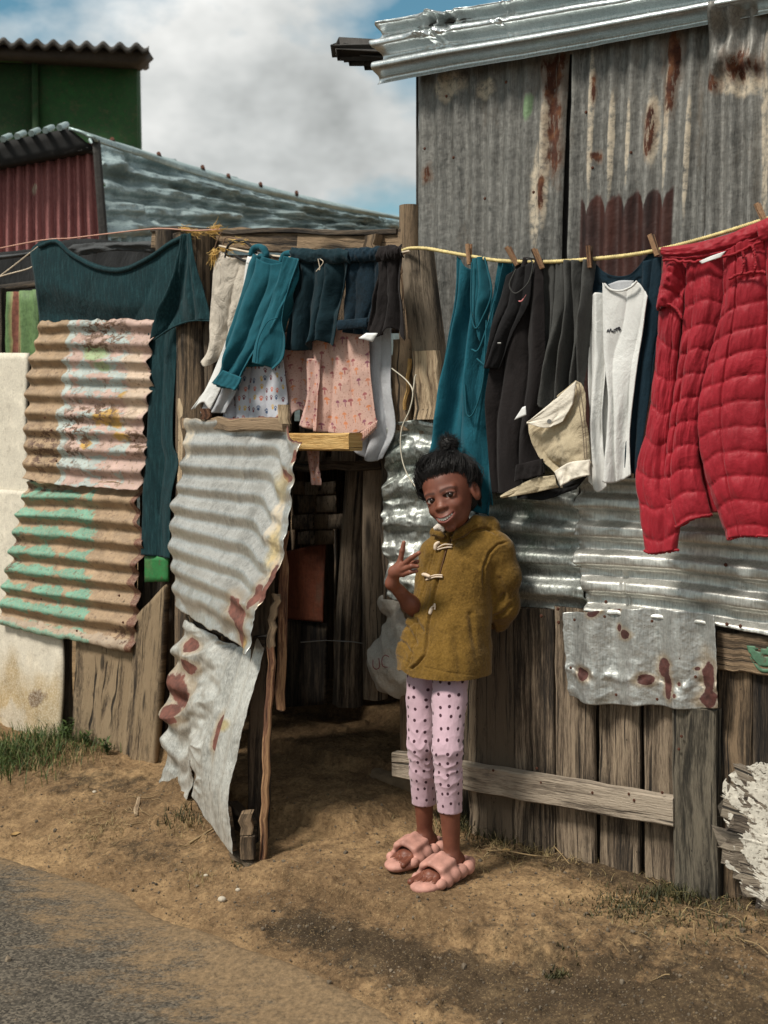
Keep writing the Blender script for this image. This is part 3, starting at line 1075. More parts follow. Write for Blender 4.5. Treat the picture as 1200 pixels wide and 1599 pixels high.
# the roof: corrugated, its wavy end to the front
GR = []
nn_ = 240
for k_, (vv, zz) in enumerate(((0.45, 0.0), (-2.5, -0.22))):
    pp = resample([(-260, 52), (233, 71)], nn_)
    wv = on_wall(pp[:, 0], pp[:, 1], vv, *PG)
    wv[:, 2] += zz + 0.028 * np.sin(np.linspace(0, 19 * 2 * np.pi, nn_))
    GR.append(wv)
Vr = np.concatenate([GR[0], GR[1], GR[1] - [0, 0, 0.06], GR[0] - [0, 0, 0.06]])
recalc(mesh_obj('roof', Vr, grid_faces(nn_, 4).tolist() + [tuple(reversed(x)) for x in np.stack([np.arange(nn_ - 1), np.arange(1, nn_), np.arange(1, nn_) + 3 * nn_, np.arange(nn_ - 1) + 3 * nn_], 1).tolist()], IRON_DK, gh))
sheet('eave_board', IRON_DK, gh, top=[(-260, 60), (232, 78)], right=[(232, 78), (212, 97)], bottom=[(-260, 74), (212, 97)], left=[(-260, 60), (-260, 74)], v=0.3, n=(4, 3), plane=PG, thick=0.3, smooth=False)

# ------------------------------------------------------------------ maroon and blue shack
PM = (np.array([0.0, 8.6]), np.array([0.12, -0.9928]))
ms = thing('iron_shack', 'low shack with a maroon corrugated end and a blue-grey ribbed roof slope', 'shack', tuple(on_wall(100., 900., 0, *PM)))
MAROON = zinc('maroon_painted_iron', (0.17, 0.060, 0.060), (0.38, 0.150, 0.140), metal=0.0, rough=(0.6, 0.8), dirt=0.3, pale=[(0.08, 0.25, 0.12, 0.16), (0.6, 0.8, 0.02, 0.03), (0.58, 0.2, 0.04, 0.08)])
BLUEIRON = zinc('blue_grey_roof_iron', (0.15, 0.215, 0.225), (0.50, 0.60, 0.60), metal=0.25, rough=(0.35, 0.6), dirt=0.35, streak=0.3, vert=False, dent=0.8)
CAPIRON = zinc('ridge_cap_iron', (0.13, 0.20, 0.21), (0.42, 0.52, 0.51), metal=0.4, rough=(0.35, 0.6), dirt=0.2)
sheet('wall_sheet', MAROON, ms, top=[(-90, 262), (60, 236), (146, 222)], right=[(146, 222), (158, 420)], bottom=[(-90, 700), (165, 700)], left=[(-90, 262), (-90, 700)], v=0, n=(220, 8), plane=PM, disp=corr(15, 0.022, axis='s', crush=0.12), thick=0.01)
sheet('verge', BLACK, ms, top=[(-90, 240), (108, 200)], right=[(108, 200), (148, 232)], bottom=[(-90, 275), (148, 232)], left=[(-90, 240), (-90, 275)], v=0.12, n=(20, 4), plane=PM, thick=0.12, smooth=False)
for i_, x_ in enumerate(range(-80, 100, 22)):
    y_ = 240 - (x_ + 90) * 0.202 - 6
    P_ = np.stack([on_wall(x_ - 3., y_ + 3., 0.2, *PM), on_wall(x_ + 8., y_ - 2., -0.4, *PM)])
    tube('roof_rib', CAPIRON, P_, 0.022, ms, sides=6)
dpt = lambda s, t: 8.35 + 4.2 * s + 0.9 * (1 - t) * (1 - s)
dpc = lambda s, t: 8.22 + 4.2 * s
sheet('roof_slope', BLUEIRON, ms, top=[(146, 212), (400, 292), (640, 352)], right=[(640, 352), (640, 362)], bottom=[(166, 372), (400, 366), (640, 362)], left=[(146, 212), (154, 290), (166, 372)], depth=dpt, n=(120, 90),
      disp=lambda s, t: (0.045 * trap(t * 4.6 + 0.1 + 0.12 * fbm(s * 4, t * 0, 3), 1.6) * (1 - 0.75 * s) + 0.11 * fbm(s * 14, t * 6, 8, 4, 0.6)), thick=0.02)
sheet('ridge_cap', CAPIRON, ms, top=[(108, 198), (300, 258), (470, 304), (650, 343)], right=[(650, 343), (650, 349)], bottom=[(146, 222), (330, 282), (490, 322), (650, 349)], left=[(108, 198), (146, 222)], depth=dpc, n=(80, 14),
      disp=lambda s, t: 0.05 * np.sin(np.pi * t) + 0.03 * (t > 0.6) + 0.015 * fbm(s * 12, t * 3, 5), thick=0.02)
for x_, y_ in ((178, 224), (250, 246), (318, 266), (358, 279), (408, 292), (464, 305)):
    p_ = on_depth(float(x_), float(y_), 8.1 + 4.2 * (x_ - 108) / 540)
    tube('screw', RUSTY, np.stack([p_, p_ + [0, -0.05, 0.02]]), 0.016, ms, sides=6)
sheet('lower_wall', BLUEIRON, ms, top=[(166, 372), (640, 360)], right=[(640, 360), (640, 690)], bottom=[(166, 900), (640, 690)], left=[(166, 372), (166, 900)], depth=lambda s, t: 8.45 + 4.1 * s, n=(100, 6), disp=corr(30, 0.02, axis='s'), thick=0.02)

sheet('corner_trim', IRON_DK, ms, top=[(144, 216), (156, 218)], right=[(156, 218), (172, 420)], bottom=[(158, 420), (172, 420)], left=[(144, 216), (158, 420)], v=0.14, n=(4, 10), plane=PM, thick=0.05)

# ------------------------------------------------------------------ tall grey shack on the right
ts = thing('tall_iron_shack', 'tall shack of rusty grey corrugated sheets under a shiny folded roof edge', 'shack', tuple(wxyz(np.array([0.3, -0.45, 0.0]))))
VS = -0.45
G_OLD = dict(metal=0.42, rough=(0.5, 0.75), dirt=0.65, streak=0.45)
S1 = zinc('old_grey_iron', (0.048, 0.047, 0.043), (0.25, 0.245, 0.225), rust=[(0.90, 0.90, 0.07, 0.06), (0.92, 0.78, 0.045, 0.12), (0.85, 0.62, 0.02, 0.05), (0.06, 0.72, 0.02, 0.02)],
          pale=[(0.86, 0.70, 0.03, 0.14), (0.2, 0.93, 0.10, 0.035), (0.45, 0.9, 0.06, 0.03), (0.80, 0.6, 0.04, 0.12)],
          extra=lambda M, c, m, r: (M.mix(M.math('MULTIPLY', M.blobs([(0.74, 0.83, 0.03, 0.035)], 0.2, 14, seed=9), 0.6), c, (0.18, 0.33, 0.14)), m, r), **G_OLD)


def scallop(M, c, m, r):
    s = M.sep(M.tc('UV'))
    w = M.math('MULTIPLY', M.math('POWER', M.math('ABSOLUTE', M.math('SINE', M.math('MULTIPLY', M.math('ADD', s[0], 0.01), math.pi * 7.2))), 0.6), 0.045)
    nz = M.math('MULTIPLY', M.math('SUBTRACT', M.noise(30, 4, 0.6, M.tc('UV')), 0.5), 0.03)
    top = M.math('ADD', M.math('ADD', w, 0.585), nz)
    k = M.math('MULTIPLY', M.sm(M.math('SUBTRACT', top, s[1]), -0.004, 0.010), M.math('MULTIPLY', M.sm(s[0], 0.06, 0.075), M.sm(s[0], 0.755, 0.74)))
    cc = M.ramp(M.noise(16, 5, 0.6, M.map(M.tc(), (1, 1, 0.2))), [(0.35, (0.014, 0.004, 0.003)), (0.7, (0.070, 0.018, 0.010))])
    return M.mix(k, c, cc), M.math('MULTIPLY', m, M.math('SUBTRACT', 1.0, k)), r


S2 = zinc('rust_streaked_iron', (0.048, 0.047, 0.043), (0.25, 0.245, 0.225), rust=[(0.70, 0.925, 0.05, 0.05), (0.69, 0.85, 0.03, 0.06), (0.56, 0.785, 0.03, 0.035), (0.56, 0.74, 0.025, 0.04), (0.155, 0.87, 0.012, 0.03), (0.17, 0.72, 0.03, 0.012)],
          pale=[(0.14, 0.80, 0.02, 0.17), (0.29, 0.75, 0.018, 0.12), (0.68, 0.77, 0.02, 0.14), (0.57, 0.76, 0.05, 0.08), (0.84, 0.70, 0.018, 0.12), (0.41, 0.74, 0.016, 0.10)], extra=scallop, **G_OLD)
S3 = zinc('dull_grey_iron', (0.06, 0.059, 0.055), (0.27, 0.262, 0.24), rust=[(0.28, 0.86, 0.12, 0.03), (0.06, 0.82, 0.05, 0.02)], pale=[(0.3, 0.82, 0.22, 0.03), (0.5, 0.7, 0.04, 0.2)], **G_OLD)
sheet('wall_sheet', S1, ts, top=[(653, 100), (890, 60)], right=[(890, 60), (882, 250), (866, 700)], bottom=[(655, 720), (866, 735)], left=[(653, 100), (655, 720)], v=VS, n=(190, 60), disp=corr(8.6, 0.0095, axis='s', crush=0.18, seed=4), thick=0.002, rag=1.2)
sheet('wall_sheet', S2, ts, top=[(896, 62), (1122, 20)], right=[(1122, 20), (1100, 400), (1098, 720)], bottom=[(874, 735), (1098, 745)], left=[(896, 62), (889, 380), (880, 735)], v=VS + 0.028, n=(190, 70), disp=corr(7.2, 0.011, ph=0.25, axis='s', crush=0.14, seed=9), thick=0.002, rag=1.2)


sheet('gap_shade_sheet', IRON_DK, ts, top=[(850, 90), (930, 80)], right=[(930, 80), (930, 735)], bottom=[(850, 735), (930, 735)], left=[(850, 90), (850, 735)], v=VS - 0.03, n=(4, 4), thick=0.004)  # dark sheet added so the gap between the wall sheets looks shaded


def d3(s, t):
    d = corr(6.0, 0.011, axis='s', crush=0.15, seed=12)(s, t)
    d += 0.05 * np.exp(-((t - 0.115) / 0.03) ** 2) * np.exp(-((s - 0.28) / 0.3) ** 2) * (0.6 + fbm(s * 9, t * 20, 3))
    d += 0.07 * sstep(0.10, 0.0, t) * sstep(0.5, 0.1, s)
    return d


sheet('wall_sheet', S3, ts, top=[(1118, 15), (1290, -15)], right=[(1290, -15), (1280, 760)], bottom=[(1094, 745), (1280, 760)], left=[(1118, 15), (1106, 95), (1102, 320), (1094, 745)], v=VS + 0.055, n=(150, 90), disp=d3, thick=0.002, rag=1.5)
screws(ts, [(697, 150), (790, 128), (915, 175), (925, 262), (985, 238), (663, 232), (708, 246), (1138, 100), (833, 300), (757, 310)], v=VS + 0.035)
sheet('side_wall', IRON_DK, ts, top=[(654, 100), (653.5, 100)], right=[(653.5, 100), (653.5, 760)], bottom=[(654, 760), (653.5, 760)], left=[(654, 100), (654, 760)], depth=lambda s, t: 4.80 + 2.2 * s, n=(10, 4), thick=0.01)
SHINY = zinc('bright_new_iron', (0.52, 0.56, 0.56), (0.80, 0.83, 0.82), metal=0.9, rough=(0.22, 0.38), dirt=0.12, streak=0.2, vert=False, dent=0.05)


def roofd(s, t):
    w = 0.10 * fbm(s * 5, t * 0, 3, 3) * (t < 0.45)
    d = 0.034 * trap(t * 2.6 + 0.30 + w, 1.5)
    cr = np.exp(-((s - 0.135) / 0.035) ** 2) + 0.5 * np.exp(-((s - 0.30) / 0.02) ** 2)
    d += 0.055 * cr * fbm(s * 60, t * 7, 6, 3, 0.6) * sstep(0.75, 0.2, t)
    d += 0.009 * fbm(s * 20, t * 6, 16, 3, 0.5) * sstep(0.4, 0.1, t)
    d += 0.002 * fbm(s * 30, t * 3, 19, 3)
    return d


sheet('roof_edge', SHINY, ts, top=[(595, 38), (680, 22), (780, 8), (870, -8), (1300, -85)], right=[(1300, -85), (1300, -4)], bottom=[(583, 129), (700, 106), (900, 72), (1300, -4)], left=[(595, 38), (584, 62), (590, 90), (583, 129)], v=lambda s, t: VS + 0.105 - 0.04 * (1 - t), n=(420, 110), disp=roofd, thick=0.002, rag=1.0)
# roof deck going back from that edge, dark iron ends poking out beyond it
p0 = wxyz(np.array([[-0.10, VS + 0.05, 2.72], [2.6, VS + 0.05, 2.72], [2.6, VS - 3.0, 2.9], [-0.10, VS - 3.0, 2.9]]))
pz = on_wall(np.array([600., 1300.]), np.array([40., -85.]), VS + 0.04)
dv = np.array([-N2[0] * 3, -N2[1] * 3, 0.15])
Vd = np.array([pz[0], pz[1], pz[1] + dv, pz[0] + dv]); Vd = np.concatenate([Vd, Vd - [0, 0, 0.03]])
mesh_obj('roof_deck', Vd, [(0, 1, 2, 3), (7, 6, 5, 4), (0, 4, 5, 1), (1, 5, 6, 2), (2, 6, 7, 3), (3, 7, 4, 0)], IRON_DK, ts, smooth=False)
for a, b, c_ in ((516, 70, 78), (534, 78, 87), (558, 84, 94)):
    sheet('roof_sheet_end', IRON_DK, ts, top=[(a, b), (612, b - 4)], right=[(612, b - 4), (612, c_ + 6)], bottom=[(a + 12, c_), (612, c_ + 6)], left=[(a, b), (a + 12, c_)], v=VS - 0.02 - (b - 60) * 0.004, n=(14, 6), thick=0.05,
          disp=lambda s, t: 0.01 * np.sin(t * 9), smooth=False)

# ------------------------------------------------------------------ dark things behind the left fence
nb_ = thing('net_shelter', 'sagging black shade net over a frame behind the left fence', 'shade net', tuple(on_wall(120., 1000., -0.8)))
NET = cloth('black_net', (0.016, 0.017, 0.018), 0.4, wr=0.6)
NETG = cloth('grey_net_fold', (0.055, 0.058, 0.06), 0.4, wr=0.6)
sheet('net', NET, nb_, top=[(-60, 398), (60, 388), (120, 372), (260, 384)], right=[(260, 384), (262, 700)], bottom=[(-60, 700), (262, 700)], left=[(-60, 398), (-60, 700)], v=-0.8, n=(50, 40), disp=lambda s, t: 0.05 * fbm(s * 5, t * 4, 3), thick=0.01)
sheet('folded_edge', NETG, nb_, top=[(112, 381), (180, 378), (250, 376)], right=[(250, 376), (250, 396)], bottom=[(112, 402), (180, 392), (250, 396)], left=[(112, 381), (112, 402)], v=-0.7, n=(30, 12), disp=lambda s, t: 0.02 * np.sin(np.pi * t) + 0.03 * fbm(s * 6, t * 3, 3), thick=0.01)
sheet('folded_edge', NETG, nb_, top=[(-60, 402), (20, 397), (60, 391)], right=[(60, 391), (60, 398)], bottom=[(-60, 414), (60, 398)], left=[(-60, 402), (-60, 414)], v=-0.7, n=(20, 8), disp=lambda s, t: 0.02 * np.sin(np.pi * t), thick=0.01)
tube('rail', W_DARK, on_wall(np.array([-60., 70.]), np.array([458., 442.]), -0.62), 0.02, nb_)
gd = thing('green_door_sheet', 'mossy green painted iron sheet with brown drips behind the cream board', 'metal sheet', tuple(on_wall(35., 900., -0.5)))
GDM = zinc('mossy_green_iron', (0.045, 0.09, 0.03), (0.14, 0.24, 0.085), metal=0.0, rough=(0.6, 0.8), brown=[(0.25, 0.75, 0.07, 0.35), (0.72, 0.2, 0.16, 0.16), (0.42, 0.55, 0.05, 0.2)])
sheet('panel', GDM, gd, top=[(10, 456), (62, 452)], right=[(62, 452), (64, 700)], bottom=[(10, 700), (64, 700)], left=[(10, 456), (10, 700)], v=-0.5, n=(40, 14), disp=corr(2.5, 0.012, axis='s', crush=0.3), thick=0.004)
pboard('frame_post', W_DARK, (2, 450), (2, 720), 0.04, 0.04, -0.48, gd, seed=4)

# ------------------------------------------------------------------ the passage behind the gate
def box_uv(name, mat, u0, u1, v0, v1, z0, z1, parent=None, **k):
    c = np.array([[u, v, z] for z in (z0, z1) for v in (v0, v1) for u in (u0, u1)])
    Fc = [(0, 1, 3, 2), (4, 6, 7, 5), (0, 4, 5, 1), (2, 3, 7, 6), (0, 2, 6, 4), (1, 5, 7, 3)]
    o = mesh_obj(name, wxyz(c), Fc, mat, parent, uv=c[:, [0, 2]] + c[:, [1, 1]] * 0.3, smooth=False, **k)
    return recalc(o)


pas = thing('passage_shed', 'dark plank shed over the passage behind the open gate', 'shed', tuple(wxyz(np.array([-0.6, -1.0, 0.1]))))
box_uv('roof', W_DARK, -1.35, 0.30, -2.6, -0.14, 1.60, 1.64, pas)  # unseen roof, added to put the passage in shadow
for i_ in range(9):
    a_ = -1.35 + i_ * 0.185
    board('back_plank', W_MID, wxyz(np.array([a_ + 0.09, -1.35 - 0.006 * (i_ % 2), 0.0])), wxyz(np.array([a_ + 0.09, -1.35, 1.42])), 0.17, 0.02, (N2[0], N2[1], 0), pas, seed=i_ + 3)
for i_ in range(8):
    a_ = -0.28 - i_ * 0.16
    for u_, nm in ((-1.32, 'side_plank'), (0.24, 'side_plank')):
        board(nm, W_MID, wxyz(np.array([u_, a_, 0.0])), wxyz(np.array([u_, a_, 1.42])), 0.15, 0.02, (D2[0], D2[1], 0), pas, seed=i_ + 31)
box_uv('end_wall', W_DARK, -1.4, 0.35, -2.64, -2.60, 0, 1.45, pas)  # unseen wall, added to keep the passage dark
RUSTP = zinc('rust_red_panel', (0.07, 0.018, 0.009), (0.22, 0.060, 0.026), metal=0.0, rough=(0.7, 0.9), dirt=0.7)
sheet('rusty_panel', RUSTP, pas, top=[(440, 862), (508, 848)], right=[(508, 848), (504, 972)], bottom=[(446, 966), (504, 974)], left=[(440, 862), (446, 966)], v=-0.50, n=(20, 30), disp=lambda s, t: 0.004 * fbm(s * 5, t * 5, 2), thick=0.006)['label'] = 'rust red panel'
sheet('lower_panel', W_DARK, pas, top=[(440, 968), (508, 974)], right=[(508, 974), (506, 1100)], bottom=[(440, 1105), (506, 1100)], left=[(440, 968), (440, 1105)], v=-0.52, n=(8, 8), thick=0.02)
k_ = 0
for row, (y0, y1) in enumerate(((752, 772), (774, 800), (803, 826), (829, 850))):
    x_ = 456 + (row % 2) * 9
    while x_ < 518:
        w_ = 18 + (k_ * 37 % 17)
        sheet('shingle', W_GREY if (k_ * 7) % 3 else W_MID, pas, top=[(x_, y0 + (k_ % 3)), (x_ + w_, y0 - 1)], right=[(x_ + w_, y0 - 1), (x_ + w_, y1)], bottom=[(x_, y1 + k_ % 2), (x_ + w_, y1 + 1)], left=[(x_, y0 + (k_ % 3)), (x_, y1 + k_ % 2)], v=-0.47 + 0.004 * (k_ % 3), n=(3, 3), thick=0.01, smooth=False)
        x_ += w_ + 2; k_ += 1
tube('timber_post', W_GREY, np.array([on_wall(542., 1100., -0.34), on_wall(546., 950., -0.33), on_wall(551., 840., -0.34), on_wall(562., 690., -0.33)]), [0.058, 0.052, 0.05, 0.048], pas, sides=12, wob=0.10, seed=3)
tube('timber_post', W_GREY, np.array([on_wall(586., 1090., -0.22), on_wall(585., 960., -0.22), on_wall(588., 820., -0.21), on_wall(588., 680., -0.22)]), [0.046, 0.044, 0.05, 0.046], pas, sides=12, wob=0.10, seed=8)
pboard('plank', W_DARK, (562, 1040), (572, 700), 0.05, 0.03, -0.36, pas, seed=91)
pboard('door_beam', W_DARK, (420, 726), (600, 722), 0.05, 0.05, -0.16, pas, seed=9)
tube('wire', STEEL, on_wall(np.array([470., 510., 550., 600.]), np.array([1003., 1000., 1002., 1010.]), -0.27), 0.0022, pas, sides=5)

# stepping stones in the passage
def stone(name, mat, c, r, h, seed, parent=None, label=None, cat='stone', group=None, flat=True, rot=0.0, rows=7):
    """an irregular lump or slab of stone"""
    R = np.random.default_rng(seed); nu = 28
    V = []; UV = []
    for j in range(rows + 1):
        ph = math.pi * (j / rows - 0.5)
        for i in range(nu):
            th = 2 * math.pi * i / nu
            k1 = 1 + 0.30 * vnoise(np.array(math.cos(th) * 1.6 + seed), np.array(math.sin(th) * 1.6), seed) + 0.10 * vnoise(np.array(math.cos(th) * 5), np.array(math.sin(th) * 5 + j), seed + 2)
            cp = abs(math.cos(ph)) ** (0.22 if flat else 0.9)
            x = r[0] * cp * math.cos(th) * k1; y = r[1] * cp * math.sin(th) * k1
            z = h * (math.sin(ph)) * (1 + 0.2 * vnoise(np.array(x * 20), np.array(y * 20), seed + 4))
            V.append((c[0] + x * math.cos(rot) - y * math.sin(rot), c[1] + x * math.sin(rot) + y * math.cos(rot), c[2] + z)); UV.append((x, y))
    Fc = grid_faces(nu, rows + 1, wrap=True)
    o = mesh_obj(name, V, Fc, mat, parent, uv=UV)
    if label:
        tag(o, label, cat, group)
    return recalc(o)


SLAB = plain('dusty_stone_slab', (0.19, 0.135, 0.08), 0.95, var=0.45, sc_=14, bump=0.8)
AG = math.atan2(D2[1], D2[0])
for i_, (px_, py_, ru_, rv_, zt, lb) in enumerate([(628, 1205, 0.15, 0.08, 0.085, 'small dusty stone slab behind the standing child')]):
    q = on_ground(float(px_), float(py_), zt)
    stone('step_stone', SLAB, (q[0], q[1], zt - 0.034), (ru_, rv_), 0.030, 40 + i_, label=lb, rot=AG)

# white sack
SACK = cloth('white_woven_sack', (0.40, 0.375, 0.33), 0.2, wr=0.7, wrs=14)
sc_c = on_wall(628., 1080., -0.14)
S_ = SDF([-0.17, -0.15, -0.02], [0.17, 0.15, 0.36], 0.006)
S_.ell((0, 0, 0.10), (0.14, 0.10, 0.115), 0.03)
S_.ell((0.02, 0, 0.18), (0.085, 0.07, 0.10), 0.05)
S_.cap((0.0, 0, 0.24), (-0.045, 0.0, 0.33), 0.035, 0.045, 0.03)
sv, sf = S_.mesh(); sv = relax(sv, sf, 2)
sn = vnormals(sv, sf)
sv = sv + sn * (0.040 * fbm(sv[:, 0] * 9 + sv[:, 1] * 5 + sv[:, 2] * 6, sv[:, 2] * 7 - sv[:, 0] * 5, 5, 4) + 0.010 * (1 - np.abs(np.sin(sv[:, 0] * 38 + sv[:, 2] * 22)) * 1.4) + 0.006 * np.sin(40 * (sv[:, 0] * 0.7 + 0.25 * sv[:, 2]) + 6 * sv[:, 2]) * sstep(0.05, 0.2, sv[:, 2]))[:, None]
th_ = np.arctan2(sv[:, 0], -sv[:, 1]) / (2 * math.pi) + 0.62
sw = np.stack([sc_c[0] + sv[:, 0] * D2[0] - sv[:, 1] * N2[0], sc_c[1] + sv[:, 0] * D2[1] - sv[:, 1] * N2[1], sc_c[2] + sv[:, 2]], 1)
tag(recalc(mesh_obj('sack', sw, sf, SACK, uv=np.stack([th_, sv[:, 2] / 0.36], 1), base=sc_c)), 'bulging white woven sack on the passage floor beside the timber posts', 'sack')
# ------------------------------------------------------------------ left fence
lf = thing('sheet_fence', 'left fence of a cream board, painted corrugated iron and an old plank', 'fence', tuple(on_wall(130., 1180., 0.0)))
CREAM = painted('stained_cream_board', [(lambda M: M.math('MULTIPLY', M.boxes([(-1, 2, -1, 0.26)], 0.06, 4, 0.10), 0.55), (0.52, 0.36, 0.16)), (lambda M: M.math('MULTIPLY', M.blobs([(0.45, 0.16, 0.6, 0.10), (0.5, 0.26, 0.10, 0.1)], 0.3, 5, soft=0.6), 0.75), (0.40, 0.27, 0.10)), (lambda M: M.math('MULTIPLY', M.blobs([(0.30, 0.235, 0.10, 0.05), (0.75, 0.19, 0.08, 0.03), (0.28, 0.13, 0.18, 0.02)], 0.4, 8), 0.85), (0.13, 0.07, 0.035)),
                                        (lambda M: M.math('MULTIPLY', M.blobs([(0.40, 0.95, 0.10, 0.018)], 0.2, 8, soft=0.5), 0.8), (0.55, 0.26, 0.06)), (lambda M: M.math('MULTIPLY', M.blobs([(0.55, 0.08, 0.12, 0.10)], 0.3, 9), 0.6), (0.6, 0.55, 0.46))], (0.74, 0.68, 0.56), rough=0.8, dent=0.12, mess=0.35)
sheet('cream_board', CREAM, lf, top=[(-70, 551), (43, 551)], right=[(43, 551), (41, 700), (66, 900), (96, 1010), (92, 1168)], bottom=[(-70, 1170), (92, 1170)], left=[(-70, 551), (-70, 1170)], v=0.0, n=(30, 60), disp=lambda s, t: 0.004 * fbm(s * 3, t * 3, 4), thick=0.012)
sheet('cream_board', CREAM, lf, top=[(-70, 758), (44, 768)], right=[(44, 768), (66, 900), (97, 1008), (93, 1170)], bottom=[(-70, 1172), (93, 1172)], left=[(-70, 758), (-70, 1172)], v=0.012, n=(30, 60), disp=lambda s, t: 0.004 * fbm(s * 3, t * 3, 14), thick=0.010)
TAN = (0.40, 0.275, 0.165)
PINKP = painted('patchy_pastel_paint', [
    (lambda M: M.boxes([(0.30, 1.2, -0.2, 1.2)], 0.018, 5), (0.60, 0.42, 0.37)),
    (lambda M: M.math('MULTIPLY', M.sm(M.noise(5, 5, 0.6, M.map(M.tc('UV'), (1, 2.2, 1), (3, 1, 0))), 0.50, 0.53), M.boxes([(0.30, 0.85, -0.1, 1.1)], 0.02, 6)), (0.46, 0.56, 0.55)),
    (lambda M: M.boxes([(0.295, 0.335, -0.2, 1.2)], 0.03, 9), (0.50, 0.60, 0.58)),
    (lambda M: M.blobs([(0.55, 0.80, 0.10, 0.04), (0.62, 0.72, 0.09, 0.03)], 0.3, 8), (0.36, 0.50, 0.27)),
    (lambda M: M.blobs([(0.72, 0.42, 0.10, 0.05), (0.78, 0.3, 0.06, 0.03), (0.5, 0.25, 0.04, 0.03), (0.84, 0.55, 0.08, 0.02)], 0.4, 9), (0.62, 0.36, 0.06)),
    (lambda M: M.blobs([(0.9, 0.62, 0.10, 0.25)], 0.3, 6), (0.66, 0.52, 0.40)),
], TAN, chips=lambda M: M.math('MULTIPLY', M.sm(M.noise(15, 6, 0.7, M.map(M.tc('UV'), (1, 1.6, 1))), 0.50, 0.53), M.math('MAXIMUM', M.blobs([(0.62, 0.93, 0.22, 0.10), (0.55, 0.84, 0.18, 0.04), (0.42, 0.30, 0.12, 0.2), (0.15, 0.2, 0.15, 0.15), (0.92, 0.28, 0.09, 0.1), (0.6, 0.45, 0.25, 0.05)], 0.2, 6, soft=0.5), 0.12)))
MINTP = painted('mint_over_tan_paint', [
    (lambda M: M.math('MULTIPLY', M.boxes([(-0.1, 0.64, -0.1, 1.1)], 0.05, 6), M.sm(M.math('ADD', M.math('MULTIPLY', M.math('SINE', M.math('MULTIPLY', M.sep(M.tc('UV'))[1], 2 * math.pi * 8)), 0.11), M.noise(6, 5, 0.65, M.tc('UV'))), 0.47, 0.53)), (0.15, 0.40, 0.29)),
    (lambda M: M.boxes([(-0.1, 1.1, -0.05, 0.06)], 0.02, 8), (0.45, 0.36, 0.27)),
    (lambda M: M.boxes([(0.0, 0.7, -0.05, 0.03)], 0.02, 8), (0.20, 0.40, 0.30)),
    (lambda M: M.boxes([(0.955, 1.2, -0.1, 1.1)], 0.02, 8), (0.14, 0.045, 0.030)),
], TAN, chips=lambda M: M.math('MULTIPLY', M.sm(M.noise(16, 6, 0.7, M.tc('UV')), 0.50, 0.54), M.math('MAXIMUM', M.blobs([(0.03, 0.6, 0.06, 0.06), (0.04, 0.43, 0.06, 0.05), (0.9, 0.08, 0.10, 0.07), (0.1, 0.95, 0.25, 0.04)], 0.2, 6, soft=0.5), 0.15)))


def wavy(k, amp, seed, edge=0.006, ph=0.0, crush=0.12):
    g = corr(k, amp, ph, 't', crush, seed)
    def f(s, t):
        d = g(s, t)
        dent = 0.012 * np.maximum(fbm(s * 7, t * 9, seed + 21, 3) - 0.1, 0)
        return d - dent
    return f


sheet('corrugated_sheet', PINKP, lf, top=[(61, 503), (120, 499), (243, 499)], right=[(243, 499), (232, 570), (238, 600), (222, 660), (230, 690), (216, 764)], bottom=[(38, 748), (130, 760), (216, 766)], left=[(61, 503), (44, 590), (40, 680), (38, 748)],
      v=0.05, n=(90, 200), disp=wavy(9.2, 0.012, 5), thick=0.002, rag=4)['label'] = 'tan sheet with peeling pink and blue paint'
sheet('corrugated_sheet', MINTP, lf, top=[(40, 754), (130, 752), (222, 756)], right=[(222, 756), (214, 800), (226, 850), (212, 900), (218, 940), (207, 1018)], bottom=[(-2, 975), (100, 997), (207, 1019)], left=[(40, 754), (30, 800), (14, 880), (4, 930), (-2, 975)],
      v=0.036, n=(90, 200), disp=wavy(8.0, 0.015, 8, ph=0.4), thick=0.002, rag=4)['label'] = 'tan sheet streaked with mint green paint'
screws(lf, [(88, 720), (105, 705), (210, 688), (80, 672), (70, 652), (186, 930), (192, 972), (64, 935), (52, 905), (120, 985)], v=0.068)
W_SLAB = wood('split_slab_wood', (0.045, 0.031, 0.018), (0.135, 0.092, 0.053), (0.34, 0.245, 0.145), grain=0.36)
sheet('slab_plank', W_SLAB, lf, top=[(118, 1000), (190, 985), (264, 912)], right=[(264, 912), (256, 1050), (246, 1200)], bottom=[(112, 1160), (190, 1192), (246, 1200)], left=[(118, 1000), (112, 1160)], v=0.012, n=(40, 30), disp=lambda s, t: 0.012 * fbm(s * 7, t * 0.7, 3, 3) + 0.02 * (s > 0.62), thick=0.035)
for i_, x_ in enumerate((-60, -10, 40, 95, 145, 195, 240)):
    pboard('backing_plank', W_DARK, (x_ + 3, 1185 + x_ * 0.05), (x_, 560 - (150 if x_ > 180 else 0) * 0), 0.13, 0.02, -0.05, lf, seed=60 + i_)
pboard('backing_plank', W_DARK, (228, 1190), (236, 560), 0.11, 0.02, -0.075, lf, seed=71)
GRP = painted('bright_green_paint', [], (0.02, 0.20, 0.05), rough=0.6)
tag_ = sheet('green_board', GRP, lf, top=[(226, 868), (262, 868)], right=[(262, 868), (262, 908)], bottom=[(226, 909), (262, 908)], left=[(226, 868), (226, 909)], v=0.03, n=(6, 6), thick=0.01, smooth=False)
tag_['label'] = 'small bright green board'

